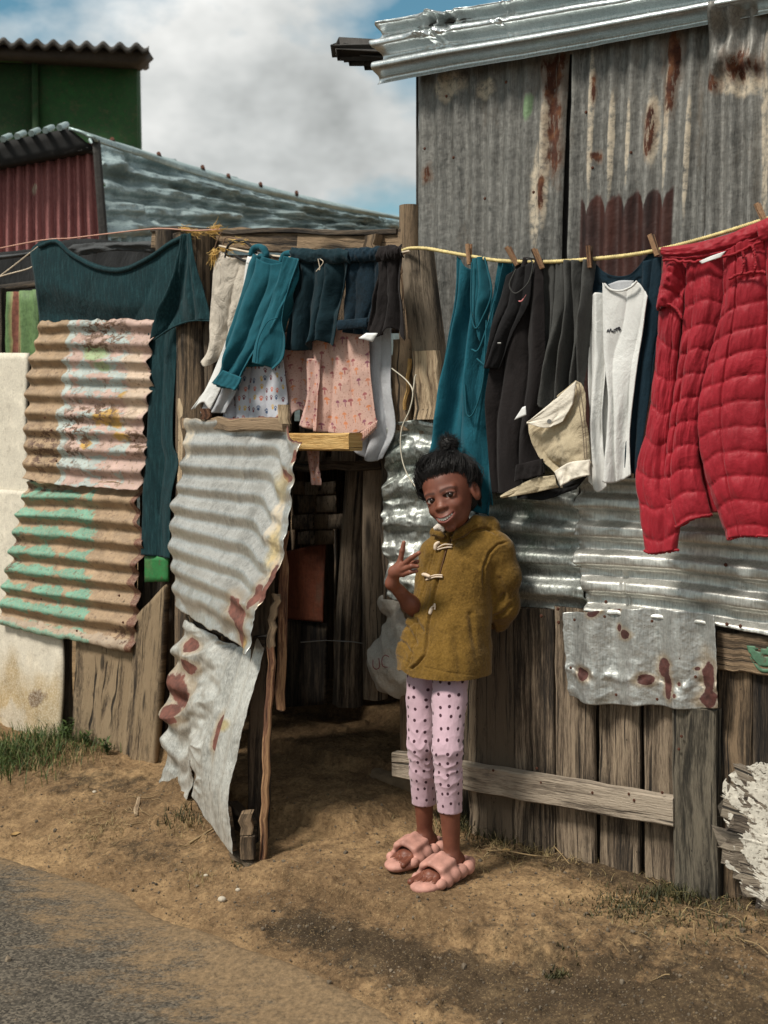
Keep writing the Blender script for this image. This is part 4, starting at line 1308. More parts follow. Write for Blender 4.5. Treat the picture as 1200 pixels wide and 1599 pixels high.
# posts
gp = thing('gate_post', 'thick dark timber gate post left of the gate, with frayed rope on top', 'post', tuple(on_wall(285., 1200., -0.02)))
tube('trunk', W_MID, np.array([on_wall(304., 1210., -0.03), on_wall(306., 900., -0.03), on_wall(305., 600., -0.035), on_wall(304., 366., -0.03)]), [0.082, 0.08, 0.078, 0.082], gp, sides=14, wob=0.06, seed=14)
tube('trunk', W_DARK, np.array([on_wall(262., 1205., -0.09), on_wall(262., 800., -0.09), on_wall(262., 362., -0.09)]), [0.055, 0.05, 0.05], gp, sides=12, wob=0.08, seed=15)
pboard('splint', W_MID, (303, 1010), (300, 960), 0.02, 0.02, 0.045, gp, seed=6)
pboard('cut_plank', W_PALE, (286, 760), (286, 622), 0.035, 0.03, 0.045, gp, seed=16)
pboard('splint', W_DARK, (330, 640), (328, 480), 0.05, 0.03, 0.0, gp, seed=18)
hb = thing('top_rail', 'brown plank rail running along the top behind the washing', 'rail', tuple(on_wall(480., 390., -0.10)))
for a, b, y, y2, m_ in ((242, 470, 372, 376, W_MID), (468, 632, 376, 378, W_MID)):
    pboard('plank', m_, (a, y), (b, y2), 0.085, 0.03, -0.11, hb, seed=a)
pboard('capping', W_DARK, (242, 360), (625, 363), 0.020, 0.05, -0.10, hb, seed=9)
pboard('stub', W_MID, (587, 430), (585, 368), 0.05, 0.05, -0.06, hb, seed=10)
sheet('lower_plank', W_MID, hb, top=[(340, 398), (632, 400)], right=[(632, 400), (632, 520)], bottom=[(340, 520), (632, 520)], left=[(340, 398), (340, 520)], v=-0.13, n=(10, 6), thick=0.02)
for i_ in range(6):
    pboard('backing_plank', W_DARK, (345 + i_ * 48, 720), (345 + i_ * 48, 505), 0.118, 0.02, -0.135, hb, seed=80 + i_)
pst = thing('dark_post', 'narrow dark round post rising behind the bare log post', 'post', tuple(on_wall(640., 1250., -0.30)))
tube('trunk', W_MID, on_wall(np.array([640., 640., 639.]), np.array([1200., 700., 321.]), -0.14), [0.036, 0.036, 0.034], pst, sides=12, wob=0.05, seed=24)
lp = thing('log_post', 'bare grey log post carrying the yellow clothesline', 'post', tuple(on_wall(680., 1230., -0.05)))
tube('trunk', W_LOG, np.array([on_wall(674., 676., -0.06), on_wall(670., 600., -0.05), on_wall(668., 540., -0.045), on_wall(660., 470., -0.04), on_wall(652., 391., -0.035)]), [0.056, 0.060, 0.062, 0.060, 0.055], lp, sides=18, wob=0.035, seed=25)

# ------------------------------------------------------------------ right fence
rf = thing('plank_fence', 'right fence of grey planks below shiny corrugated iron sheets', 'fence', tuple(on_wall(900., 1340., 0.0)))
box_uv('backing', W_DARK, 0.22, 1.75, -0.10, -0.085, -0.02, 1.2, rf)
BR = zinc('crumpled_bright_iron', (0.20, 0.215, 0.20), (0.60, 0.62, 0.585), metal=0.7, rough=(0.38, 0.56), dirt=0.5, streak=0.3, vert=False, dent=0.35, tint=(0.16, 0.20, 0.17))
BR2 = zinc('ribbed_bright_iron', (0.26, 0.26, 0.24), (0.66, 0.655, 0.61), metal=0.7, rough=(0.36, 0.54), dirt=0.30, streak=0.55, vert=True, dent=0.15)


def dA(s, t):
    a = t * 5.6 + 0.25
    d = 0.017 * trap(a + 0.10 * fbm(s * 3, t * 2, 5, 3), 1.6)
    cr = sstep(0.42, 0.12, s)
    d = d * (1 - 0.35 * cr)
    rid = np.abs(fbm(s * 9 + t * 4, t * 8 - s * 3, 7, 3, 0.55))
    d += cr * (0.045 * (0.35 - rid) * 0.6 + 0.010 * fbm(s * 12, t * 10, 17, 3))
    d += 0.010 * fbm(s * 5, t * 4, 27, 3) + 0.018 * np.exp(-((s - 0.98) / 0.03) ** 2) * fbm(s * 5, t * 16, 3, 2)
    return d


sheet('ribbed_sheet', BR, rf, top=[(597, 676), (640, 655), (700, 662), (905, 690)], right=[(905, 690), (903, 800), (908, 870), (918, 952)], bottom=[(602, 932), (650, 948), (760, 950), (918, 957)], left=[(597, 676), (604, 740), (598, 830), (603, 880), (602, 932)], v=0.004, n=(230, 190), disp=dA, thick=0.0015, rag=5)


def dB(s, t):
    d = 0.018 * trap(t * 4.9 + 0.30 + 0.03 * fbm(s * 4, t * 3, 5, 3) - 0.35 * (1 - s) * 0, 2.4)
    d += 0.007 * fbm(s * 7, t * 7, 27, 3)
    d += 0.02 * np.exp(-(s / 0.03) ** 2) * fbm(s * 5, t * 18, 3, 2)
    d -= 0.010 * np.exp(-((s - 0.22) / 0.01) ** 2) * sstep(0.65, 0.8, t)
    return d


sheet('ribbed_sheet', BR2, rf, top=[(896, 742), (1215, 755)], right=[(1215, 755), (1215, 992)], bottom=[(916, 954), (1050, 966), (1215, 992)], left=[(896, 742), (902, 800), (898, 860), (908, 905), (916, 954)], v=0.022, n=(220, 150), disp=dB, thick=0.0015, rag=3)
screws(rf, [(946, 940), (871, 951), (1133, 882), (845, 962), (872, 972), (1135, 975), (1156, 978)], v=0.045)
PATCH = zinc('blotched_patch_iron', (0.20, 0.215, 0.21), (0.52, 0.525, 0.50), metal=0.6, rough=(0.35, 0.55), dirt=0.35, streak=0.5, dent=0.5, warp=0.15, bcol=(0.075, 0.024, 0.019),
             brown=[(0.12, 0.30, 0.045, 0.07), (0.40, 0.73, 0.04, 0.055), (0.36, 0.79, 0.015, 0.045), (0.53, 0.26, 0.05, 0.055), (0.635, 0.40, 0.045, 0.10), (0.66, 0.22, 0.03, 0.13), (0.93, 0.30, 0.055, 0.22), (0.93, 0.10, 0.07, 0.10), (0.21, 0.98, 0.035, 0.05), (0.35, 1.0, 0.025, 0.03), (0.85, 0.41, 0.015, 0.02), (0.74, 0.25, 0.012, 0.02), (0.71, 0.13, 0.012, 0.02)])


def dP(s, t):
    d = 0.015 * np.sin(2 * np.pi * (s * 3.6 + 0.55 + 0.08 * t))
    d += 0.010 * (0.3 - np.abs(fbm(s * 8, t * 6, 4, 3))) * sstep(0.35, 0.7, t)
    d += 0.016 * np.exp(-((t - 0.68 - 0.1 * s) / 0.05) ** 2) * fbm(s * 14, t * 5, 8, 3)
    return d


sheet('patch_sheet', PATCH, rf, top=[(877, 958), (1000, 950), (1118, 960)], right=[(1118, 960), (1122, 1030), (1124, 1104)], bottom=[(886, 1088), (930, 1100), (1010, 1103), (1080, 1110), (1124, 1107)], left=[(877, 958), (880, 1010), (886, 1088)], v=0.05, n=(110, 80), disp=dP, thick=0.0015, rag=1.5)['label'] = 'galvanised patch with dark brown rust blotches'
screws(rf, [(897, 968), (944, 963), (1018, 970), (891, 1043), (962, 1085), (923, 1064), (1086, 1057), (1061, 1028), (1026, 1092)], v=0.062, r=0.005)
bl = [(772, 950, 1318, 0.158, W_DARK), (836, 950, 1340, 0.150, W_GREY), (900, 950, 1368, 0.138, W_GREY), (969, 950, 1375, 0.136, W_GREY), (1033, 950, 1385, 0.108, W_GREY), (1090, 1040, 1395, 0.10, W_MID), (1150, 1040, 1412, 0.10, W_MID), (1200, 1040, 1422, 0.085, W_DARK)]
for i_, (x_, yt, yb, w_, m_) in enumerate(bl):
    pboard('plank', m_, (x_ + 1, yb + 14), (x_ - 1, yt), w_, 0.022, 0.0 - 0.006 * (i_ % 2), rf, seed=120 + i_, seg=10, wob=0.0012, ragged=0.006)
pboard('thin_plank', W_GREY, (742, 1312), (734, 960), 0.034, 0.016, 0.008, rf, seed=140)
W_GRN = wood('greenish_post_wood', (0.022, 0.019, 0.013), (0.066, 0.056, 0.040), (0.17, 0.145, 0.106), grain=0.7)
pboard('post', W_GRN, (1092, 1412), (1088, 1104), 0.135, 0.05, 0.045, rf, seed=141, seg=6, wob=0.0015)
GPATCH = lambda M, c: M.mix(M.boxes([(-9, 9, 0.18, 0.36)], 0.02, 12), c, (0.06, 0.15, 0.085))
pboard('cross_plank', W_MID, (1122, 1015), (1230, 1027), 0.112, 0.024, 0.022, rf, seed=142, wob=0.0015)
sheet('paint_patch', painted('flaking_green_paint', [], (0.085, 0.20, 0.12)), rf, top=[(1166, 1008), (1225, 1012)], right=[(1225, 1012), (1225, 1045)], bottom=[(1172, 1028), (1190, 1050), (1225, 1045)], left=[(1166, 1008), (1172, 1028)], v=0.0245, n=(14, 14), thick=0.001, keep=lambda s, t: fbm(s * 6, t * 6, 9, 3) > -0.22)
pboard('rail', wood('rail_wood', (0.08, 0.062, 0.045), (0.24, 0.19, 0.14), (0.46, 0.38, 0.29), grain=0.8), (618, 1192), (1056, 1266), 0.088, 0.045, 0.055, rf, seed=143, seg=14, wob=0.0016)
screws(rf, [(845, 1222), (838, 1200), (925, 1238), (982, 1240), (990, 1250), (1034, 1238), (770, 1203), (1060, 1170), (1064, 1150)], v=0.057, r=0.005)
pboard('cut_board', W_PALE, (668, 655), (668, 548), 0.10, 0.03, 0.035, rf, seed=144, seg=6)
pboard('split_board', W_MID, (628, 672), (630, 530), 0.075, 0.03, 0.015, rf, seed=145, seg=8)
pboard('split_board', W_YEL, (632, 640), (640, 560), 0.012, 0.012, 0.03, rf, seed=146)
pboard('corner_post', W_DARK, (612, 935), (606, 700), 0.05, 0.04, -0.03, rf, seed=147)

# peeling white board in the right corner
pw = thing('peeling_board', 'splintered board with thick flaking white paint at the foot of the fence', 'board', tuple(on_wall(1170., 1410., 0.08)))
W_SPL = wood('splintered_wood', (0.035, 0.027, 0.020), (0.13, 0.10, 0.074), (0.30, 0.25, 0.19), grain=0.8)
for i_ in range(9):
    y_ = 1212 + i_ * 24
    xl = 1112 + [50, 22, 15, 32, 14, 20, 38, 46, 66][i_]
    p_a = on_wall(float(xl), float(y_), 0.060); p_b = on_wall(1290., y_ + 42., 0.060)
    board('splinter_plank', W_SPL, p_a, p_b, 0.060, 0.014, (N2[0], N2[1], 0), pw, seed=160 + i_, seg=10, wob=0.002, ragged=0.014)
FLK = painted('flaking_white_paint', [], (0.70, 0.66, 0.57), rough=0.85, chips=lambda M: M.sm(M.noise(17, 6, 0.7, M.map(M.tc('UV'), (1, 2.4, 1), rot=(0, 0, -0.3))), 0.565, 0.60), chipcol=(0.17, 0.14, 0.10), dent=0.2)
sheet('paint_layer', FLK, pw, top=[(1182, 1190), (1290, 1196)], right=[(1290, 1196), (1290, 1470)], bottom=[(1192, 1420), (1290, 1470)], left=[(1182, 1190), (1136, 1212), (1128, 1270), (1148, 1310), (1134, 1350), (1176, 1400), (1192, 1420)], v=0.068, n=(180, 260),
      disp=lambda s, t: 0.0012 * fbm(s * 14, t * 18, 5, 4) + 0.003 * np.maximum(fbm(s * 3, t * 40, 25, 2) - 0.1, 0), thick=0.002, rag=3,
      keep=lambda s, t: (1.3 * fbm(s * 5 + 2, (t - 0.3 * s) * 22, 55, 4, 0.65) + 2.2 * s > 0.22) & (fbm(s * 7, (t - 0.3 * s) * 34, 65, 4, 0.6) < 0.62 + 0.5 * s))

# ------------------------------------------------------------------ the gate
GA = np.array([-0.787, 4.81]); GD = np.array([0.41, -0.912]); GD = GD / np.linalg.norm(GD)
GN = np.array([GD[1], -GD[0]])            # faces the road, to the left
PGATE = (GA, GN)
gate = thing('iron_gate', 'crooked gate of bent silver corrugated iron on a stick frame, standing open', 'gate', tuple(on_wall(300., 1250., 0.0, *PGATE)))
GI = zinc('pale_zinc_sheet', (0.17, 0.17, 0.155), (0.52, 0.515, 0.48), metal=0.8, rough=(0.28, 0.48), dirt=0.30, streak=0.75, dent=0.25, warp=0.14, bcol=(0.14, 0.050, 0.034),
          brown=[(0.80, 0.155, 0.10, 0.06), (0.86, 0.07, 0.055, 0.08), (0.93, 0.26, 0.04, 0.08), (0.985, 0.33, 0.025, 0.10), (0.90, 0.83, 0.10, 0.025), (0.985, 0.93, 0.02, 0.03), (0.6, 1.0, 0.4, 0.012)],
          pale=[(0.90, 0.62, 0.05, 0.12), (0.02, 0.9, 0.05, 0.1), (0.95, 0.45, 0.03, 0.1)],
          extra=lambda M, c, m, r: (M.mix(M.math('MULTIPLY', M.blobs([(0.86, 0.76, 0.08, 0.05), (0.93, 0.50, 0.04, 0.1), (0.92, 0.02, 0.05, 0.04)], 0.2, 9, soft=0.5), 0.6), c, (0.46, 0.33, 0.10)), M.math('MULTIPLY', m, 0.9), r))
GI2 = zinc('pale_zinc_sheet_low', (0.20, 0.195, 0.175), (0.60, 0.59, 0.54), metal=0.5, rough=(0.36, 0.58), dirt=0.45, streak=0.5, dent=0.3, warp=0.15, bcol=(0.14, 0.050, 0.034),
           brown=[(0.10, 0.60, 0.13, 0.10), (0.18, 0.76, 0.09, 0.04), (0.16, 0.88, 0.08, 0.04), (0.70, 0.52, 0.025, 0.10), (0.10, 0.47, 0.1, 0.05)],
           extra=lambda M, c, m, r: (M.mix(M.math('MULTIPLY', M.blobs([(0.78, 0.57, 0.04, 0.03)], 0.2, 9, soft=0.5), 0.6), c, (0.5, 0.36, 0.08)), m, r))
gdep = lambda s, t: 4.72 - (0.72 + 0.10 * t) * s


def dG(s, t):
    a = t * 9.0 + 0.1 + 0.35 * s * 0
    k = sstep(1.0, 0.80, s) * sstep(1.02, 0.85, t)
    d = 0.0085 * np.sin(2 * np.pi * a) * (0.35 + 0.65 * k)
    d += 0.018 * fbm(s * 6, t * 9, 3, 4) * sstep(0.72, 1.0, s) + 0.05 * sstep(0.85, 1.0, s) * sstep(0.5, 0.0, t)
    d += 0.03 * fbm(s * 5, t * 8, 13, 3) * sstep(0.85, 1.0, t) + 0.008 * fbm(s * 2, t * 2, 23, 2)
    return d


sheet('upper_sheet', GI, gate, top=[(288, 655), (400, 652), (446, 652), (458, 684), (492, 690)], right=[(492, 690), (478, 740), (462, 790), (446, 850), (424, 920), (396, 960), (390, 1022)], bottom=[(278, 945), (296, 962), (330, 985), (390, 1030)], left=[(288, 655), (284, 740), (268, 800), (268, 880), (278, 945)], depth=gdep, n=(130, 220), disp=dG, thick=0.0018, rag=4)


def dL(s, t):
    d = 0.015 * np.sin(2 * np.pi * (t * 5.5 + 0.2)) * sstep(0.30, 0.12, s) * sstep(1.0, 0.75, t)
    d += 0.0085 * np.sin(2 * np.pi * (s * 6.6 + 0.1)) * sstep(0.48, 0.60, s) * sstep(1.02, 0.85, t)
    d += 0.060 * (0.3 - np.abs(fbm(s * 3.5 + t * 3, t * 4.5, 5, 3, 0.5))) * sstep(0.7, 0.45, s)
    d += 0.010 * fbm(s * 7, t * 8, 6, 3) * (1 - sstep(0.6, 0.7, s))
    d += 0.03 * sstep(0.25, 0.0, s) * sstep(0.6, 0.9, t)
    return d


gdep2 = lambda s, t: 4.70 - (0.70 + 0.12 * t) * s
sheet('lower_sheet', GI2, gate, top=[(300, 968), (330, 985), (372, 1010), (414, 990)], right=[(414, 990), (400, 1050), (380, 1120), (362, 1200), (352, 1260), (362, 1334)], bottom=[(262, 1225), (280, 1250), (296, 1248), (302, 1240), (330, 1290), (362, 1336)], left=[(300, 968), (278, 1010), (270, 1060), (256, 1110), (262, 1150), (270, 1200), (262, 1225)], depth=gdep2, n=(130, 190), disp=dL, thick=0.0018, rag=3,
      keep=lambda s, t: ~((np.abs(s - 0.33) < 0.035 * sstep(0.78, 0.95, t)) & (t > 0.78)))
sheet('kick_board', W_MID, gate, top=[(300, 1195), (330, 1240), (352, 1262)], right=[(352, 1262), (362, 1330)], bottom=[(300, 1248), (362, 1334)], left=[(300, 1195), (300, 1248)], depth=lambda s, t: 4.50 - 0.56 * s, n=(14, 8), thick=0.02)


def gd_board(name, mat, a, b, da, db, wid, th, seed, nrm=None, **k):
    return board(name, mat, on_depth(float(a[0]), float(a[1]), da), on_depth(float(b[0]), float(b[1]), db), wid, th, nrm if nrm is not None else (GN[0], GN[1], 0), gate, seed=seed, **k)


FRT = (0, -1, 0)
gd_board('frame_stick', W_RED, (409, 1352), (424, 1010), 3.93, 3.96, 0.024, 0.03, 3, FRT, seg=14, wob=0.003, ragged=0.004)
gd_board('frame_stick', W_MID, (424, 1010), (432, 928), 3.965, 3.97, 0.026, 0.03, 4, FRT, seg=8, wob=0.004, ragged=0.004)
gd_board('frame_stick', W_RED, (438, 1108), (444, 830), 4.03, 4.03, 0.030, 0.03, 5, FRT, seg=10, wob=0.003, ragged=0.004)
gd_board('frame_post', W_DARK, (402, 1335), (414, 900), 4.10, 4.10, 0.075, 0.05, 6, FRT, seg=10, wob=0.004)
gd_board('frame_post', W_MID, (404, 1130), (424, 760), 4.30, 4.30, 0.05, 0.05, 7, FRT, seg=10, wob=0.005)
gd_board('frame_stick', W_MID, (283, 1215), (296, 960), 4.74, 4.74, 0.035, 0.035, 8, FRT)
gd_board('frame_stick', W_PALE, (296, 1010), (297, 962), 4.66, 4.66, 0.012, 0.012, 9, FRT)
gd_board('frame_stick', W_PALE, (303, 1010), (304, 962), 4.66, 4.66, 0.012, 0.012, 10, FRT)
gd_board('top_rail', W_MID, (290, 664), (446, 662), 4.80, 4.16, 0.045, 0.03, 11, seg=8)
gd_board('rail_end', W_PALE, (443, 662), (443, 632), 4.08, 4.08, 0.038, 0.04, 12, FRT, seg=4)
gd_board('rail_end', W_RED, (322, 655), (322, 638), 4.62, 4.62, 0.036, 0.04, 13, FRT, seg=3)
gd_board('bottom_rail', W_DARK, (362, 1262), (392, 1296), 4.25, 3.95, 0.06, 0.045, 14, seg=5)
gd_board('block', W_MID, (387, 1300), (385, 1268), 3.93, 3.93, 0.040, 0.05, 15, FRT, seg=3)
gd_board('block', W_MID, (388, 1338), (387, 1303), 3.92, 3.92, 0.046, 0.05, 16, FRT, seg=3)
gd_board('brace', W_DARK, (364, 1330), (394, 1352), 3.97, 3.90, 0.02, 0.03, 17, seg=4)
gd_board('mid_rail', W_DARK, (300, 962), (420, 1010), 4.72, 3.99, 0.05, 0.03, 18, seg=6)

blk = pboard('wood_block', W_YEL, (460, 690), (556, 690), 0.062, 0.075, 0.16, None, seed=19, seg=4, wob=0.001, bev=0.006)
tag(blk, 'short yellow sawn timber block sticking out beside the gate top', 'timber block')
# ------------------------------------------------------------------ washing
def folds(k, amp, seed=1, skew=0.0, grow=(0.5, 1.0), fine=0.35, sag=0.0, pinch=0.0):
    """hanging folds: k across, slanting by skew towards the hem"""
    R = np.random.default_rng(seed)
    ks = k * R.uniform(0.7, 1.35, 4); ph = R.uniform(0, 1, 4); am = np.array([1, 0.6, 0.4, 0.3])

    def f(s, t):
        x = s + skew * t + 0.10 * fbm(s * 1.5, t * 2.0, seed, 3)
        d = 0
        for a, b, c in zip(ks, ph, am):
            w = np.sin(2 * np.pi * (x * a * 0.42 + b) + 2.2 * vnoise(t * 1.7 + 9 * b, s * 1.5 + b * 5, seed))
            d = d + (c * (1.3 * np.sqrt(np.abs(w) + 0.002) - 0.95) if c > 0.9 else c * 0.75 * np.sin(2 * np.pi * (x * a * 0.5 + b * 3) + 2 * vnoise(t * 2 + b, s * 2, seed + 4)))
        g = grow[0] + (grow[1] - grow[0]) * t
        d = d * amp * g * (0.35 + 1.3 * np.clip(0.5 + fbm(s * 2, t * 2.2, seed + 2, 3), 0, 1))
        d = d + fine * amp * fbm(s * k * 1.1, t * 4, seed + 5, 3, 0.5)
        d = d + sag * np.sin(np.pi * s) * t
        return d
    return f


def hang(name, mat, label=None, cat=None, parent=None, group=None, v=0.12, k=3, amp=0.02, seed=1, skew=0.0, n=(60, 80), fine=0.35, grow=(0.5, 1.0), extra=None, thick=0.003, rag=0.0, **e_):
    f = folds(k, amp, seed, skew, grow, fine)
    g = (lambda s, t: f(s, t) + extra(s, t)) if extra else f
    o = sheet(name, mat, parent, v=v, n=n, disp=g, thick=thick, rag=rag, seed=seed, **e_)
    if label:
        tag(o, label, cat, group)
    return o


def pwall(pts, v):
    P = np.array([[p[0], p[1]] for p in pts], float)
    vv = np.array([p[2] if len(p) > 2 else v for p in pts])
    return on_wall(P[:, 0], P[:, 1], vv)


def twist_rope(name, mat, pts, v, r, parent=None, n=120, turns=60, own=False):
    P = resample(np.column_stack([pwall(pts, v)]), n)
    T = np.gradient(P, axis=0); T /= np.linalg.norm(T, axis=1, keepdims=True)
    A = np.cross(T, [0, 0, 1.0]); A /= np.linalg.norm(A, axis=1, keepdims=True)
    B = np.cross(T, A)
    parts = []
    th = np.linspace(0, turns * 2 * math.pi, n)[:, None]
    for q in range(2):
        parts.append(tube_geo(P + (A * np.cos(th + q * math.pi) + B * np.sin(th + q * math.pi)) * r * 0.5, r * 0.62, 5))
    V, Fc = join_geo(parts)
    return recalc(mesh_obj(name, V, Fc, mat, parent))


ROPE_Y = plain('yellow_plastic_rope', (0.62, 0.50, 0.22), 0.6, var=0.3, sc_=60)
ROPE_P = plain('faded_pink_cord', (0.50, 0.27, 0.20), 0.8)
ROPE_W = plain('pale_cord', (0.60, 0.50, 0.38), 0.8)
ROPE_B = plain('brown_cord', (0.20, 0.12, 0.07), 0.8)
TEAL = cloth('teal_jersey', (0.0094, 0.0880, 0.1210), 0.2)
TEAL2 = cloth('teal_fleece', (0.011, 0.090, 0.120), 0.15, weave=0.15, wr=0.25)
DTEAL = cloth('dark_teal_knit', (0.0042, 0.0252, 0.0302), 0.35, weave=0.6, pattern=lambda M, c: M.mix(M.math('MULTIPLY', M.sm(M.noise(1.0, 3, 0.6, M.map(M.tc(), (140, 140, 14))), 0.45, 0.7), 0.30), c, (0.03, 0.095, 0.105)))
NAVY = cloth('navy_cotton', (0.0056, 0.0196, 0.0315), 0.25)
NAVYT = cloth('blue_black_shorts_cloth', (0.0050, 0.0200, 0.0275), 0.25)
DENIM = cloth('dark_denim', (0.0040, 0.0150, 0.0250), 0.5, weave=0.5)
BLK = cloth('faded_black_cotton', (0.0091, 0.0084, 0.0091), 0.3)
BLKB = cloth('washed_black_fleece', (0.0114, 0.0088, 0.0088), 0.3)
GREYC = cloth('charcoal_grey_cotton', (0.0526, 0.0526, 0.0494), 0.2)
WHITE = cloth('white_cotton', (0.66, 0.66, 0.64), 0.06, wr=0.4)
OFFW = cloth('unbleached_cotton', (0.5040, 0.4500, 0.3780), 0.12, wr=0.8, wrs=16)
GREYW = cloth('pale_grey_cotton', (0.42, 0.43, 0.45), 0.1)
BEIGE = cloth('cream_lining_cotton', (0.4590, 0.3825, 0.2601), 0.1, wr=0.7, wrs=12)
CREAMC = cloth('cream_pocket_cotton', (0.74, 0.68, 0.58), 0.08, wr=0.5)
REDJ = cloth('red_quilted_nylon', (0.2882, 0.0119, 0.0220), 0.18, rough=0.55, weave=0.05, wr=0.28, wrs=13, sheen=0.1)
REDD = cloth('red_binding', (0.27, 0.010, 0.018), 0.2, rough=0.6, weave=0.1)
TAGM = plain('white_label', (0.75, 0.75, 0.74), 0.6, var=0.03)
PEGW = wood('peg_wood', (0.14, 0.065, 0.03), (0.32, 0.16, 0.08), (0.45, 0.26, 0.14), grain=1.0, knots=False)


def cellpat(M, scale, rand=0.55):
    uv = M.map(M.tc('UV'), scale)
    x = M.n('ShaderNodeTexVoronoi', voronoi_dimensions='2D', feature='F1')
    x.inputs['Scale'].default_value = 1.0
    x.inputs['Randomness'].default_value = rand
    M.put(x.inputs['Vector'], uv)
    d = M.n('ShaderNodeVectorMath', operation='SUBTRACT')
    M.put(d.inputs[0], uv); M.put(d.inputs[1], x.outputs['Position'])
    return M.sep(d.outputs[0]), M.sep(x.outputs['Color'])


def disc(M, l, cx, cy, rx, ry=None):
    ry = ry or rx
    a = M.math('DIVIDE', M.math('SUBTRACT', l[0], cx), rx); b = M.math('DIVIDE', M.math('SUBTRACT', l[1], cy), ry)
    d = M.math('SQRT', M.math('ADD', M.math('MULTIPLY', a, a), M.math('MULTIPLY', b, b)))
    return M.sm(d, 1.15, 0.85)


def paw(M, c):
    l, k = cellpat(M, (11, 8.5, 1))
    m = disc(M, l, 0, -0.08, 0.18, 0.15)
    for x, y in ((-0.20, 0.10), (-0.07, 0.20), (0.08, 0.20), (0.21, 0.10)):
        m = M.math('MAXIMUM', m, disc(M, l, x, y, 0.065, 0.085))
    cc = M.ramp(k[0], [(0.0, (0.03, 0.07, 0.16)), (0.36, (0.03, 0.07, 0.16)), (0.37, (0.15, 0.02, 0.03)), (0.62, (0.15, 0.02, 0.03)), (0.63, (0.60, 0.14, 0.06)), (0.82, (0.60, 0.14, 0.06)), (0.83, (0.62, 0.38, 0.05))])
    return M.mix(M.math('MULTIPLY', m, 0.9), c, cc)


def shroom(sx, sy):
    def f(M, c):
        l, k = cellpat(M, (sx, sy, 1), 0.8)
        cap_ = M.math('MULTIPLY', disc(M, l, 0, 0.0, 0.26, 0.22), M.sm(l[1], 0.0, 0.05))
        stem = M.math('MULTIPLY', disc(M, l, 0, -0.12, 0.06, 0.2), M.sm(l[1], 0.03, 0.0))
        dots = M.math('MULTIPLY', M.sm(M.voro(1.0, M.map(M.tc('UV'), (sx * 3, sy * 3, 1)), out='Distance', dim='2D'), 0.13, 0.08), 0.8)
        cc = M.ramp(k[0], [(0.0, (0.30, 0.07, 0.08)), (0.45, (0.28, 0.07, 0.08)), (0.5, (0.60, 0.20, 0.07)), (0.8, (0.58, 0.22, 0.10)), (0.85, (0.22, 0.06, 0.11))])
        c = M.mix(dots, c, (0.28, 0.10, 0.08))
        return M.mix(M.math('MULTIPLY', M.math('MAXIMUM', cap_, stem), 0.85), c, cc)
    return f


PAW = cloth('paw_print_cotton', (0.52, 0.53, 0.58), 0.06, pattern=paw)
SHR = cloth('pink_print_cotton', (0.5610, 0.3655, 0.3060), 0.06, pattern=shroom(7, 8))
SHR2 = cloth('pink_print_cotton_small', (0.56, 0.36, 0.31), 0.06, pattern=shroom(4, 8))

# ropes
def surf(obj):
    me = obj.data; o_ = np.array(root_loc(obj))
    bv_ = BVHTree.FromPolygons([Vector(v.co) + Vector(o_) for v in me.vertices], [tuple(p.vertices) for p in me.polygons])

    def f(px, py, off=0.002):
        r = rays(float(px), float(py)); r = r / np.linalg.norm(r)
        h, nrm, _, _ = bv_.ray_cast(Vector(CAMP), Vector(r))
        if h is None:
            return pwall([(px, py)], 0.15)[0]
        return np.array(h) - r * off
    return f


lr = thing('clothesline', 'faded pink and pale cord line tied across the left fence to the gate post', 'clothesline', tuple(pwall([(150, 370)], 0.05)[0]))
for pts, m_, nm in (([(-60, 400), (60, 376), (110, 372), (160, 366), (245, 357), (300, 360), (345, 358)], ROPE_P, 'cord'), ([(-60, 470), (0, 431), (60, 385)], ROPE_W, 'cord'), ([(-60, 455), (0, 432), (48, 418), (70, 400)], ROPE_W, 'cord')):
    tube(nm, m_, resample(pwall(pts, 0.06), 30), 0.0028, lr, sides=6)
ml = thing('clothesline', 'pale cord line sagging between the gate post and the log post', 'clothesline', tuple(pwall([(480, 400)], 0.12)[0]))
tube('cord', ROPE_W, resample(pwall([(343, 384), (370, 390), (402, 396), (450, 402), (500, 405), (540, 405), (580, 402), (610, 398), (640, 392)], 0.10), 50), 0.0042, ml, sides=7)
tube('cord', ROPE_B, resample(pwall([(346, 362), (338, 380), (336, 392), (345, 398), (352, 372), (372, 374), (390, 388)], 0.08), 40), 0.0022, ml, sides=6)
yl = thing('clothesline', 'twisted yellow rope running from the log post to the red jacket', 'clothesline', tuple(pwall([(800, 400)], 0.12)[0]))
YPTS = [(628, 392, 0.03), (640, 388, 0.04), (665, 388, 0.05), (700, 394, 0.10), (740, 401, 0.12), (780, 407, 0.13), (850, 409, 0.13), (930, 404, 0.13), (1010, 394, 0.13), (1100, 372, 0.13), (1200, 341, 0.13), (1300, 308, 0.13)]
twist_rope('rope', ROPE_Y, YPTS, 0.1, 0.0062, yl, n=700, turns=130)
tube('cord_end', ROPE_B, resample(pwall([(640, 392), (628, 398), (625, 410), (628, 425), (620, 432)], 0.06), 20), 0.003, yl, sides=6)
tube('cord_end', ROPE_B, resample(pwall([(626, 430), (630, 460), (625, 480), (632, 484)], 0.05), 20), 0.0025, yl, sides=6)

# frayed rope tufts on the gate post
FRAY = plain('frayed_yellow_fibre', (0.62, 0.40, 0.12), 0.8, var=0.35)
R_ = np.random.default_rng(5)


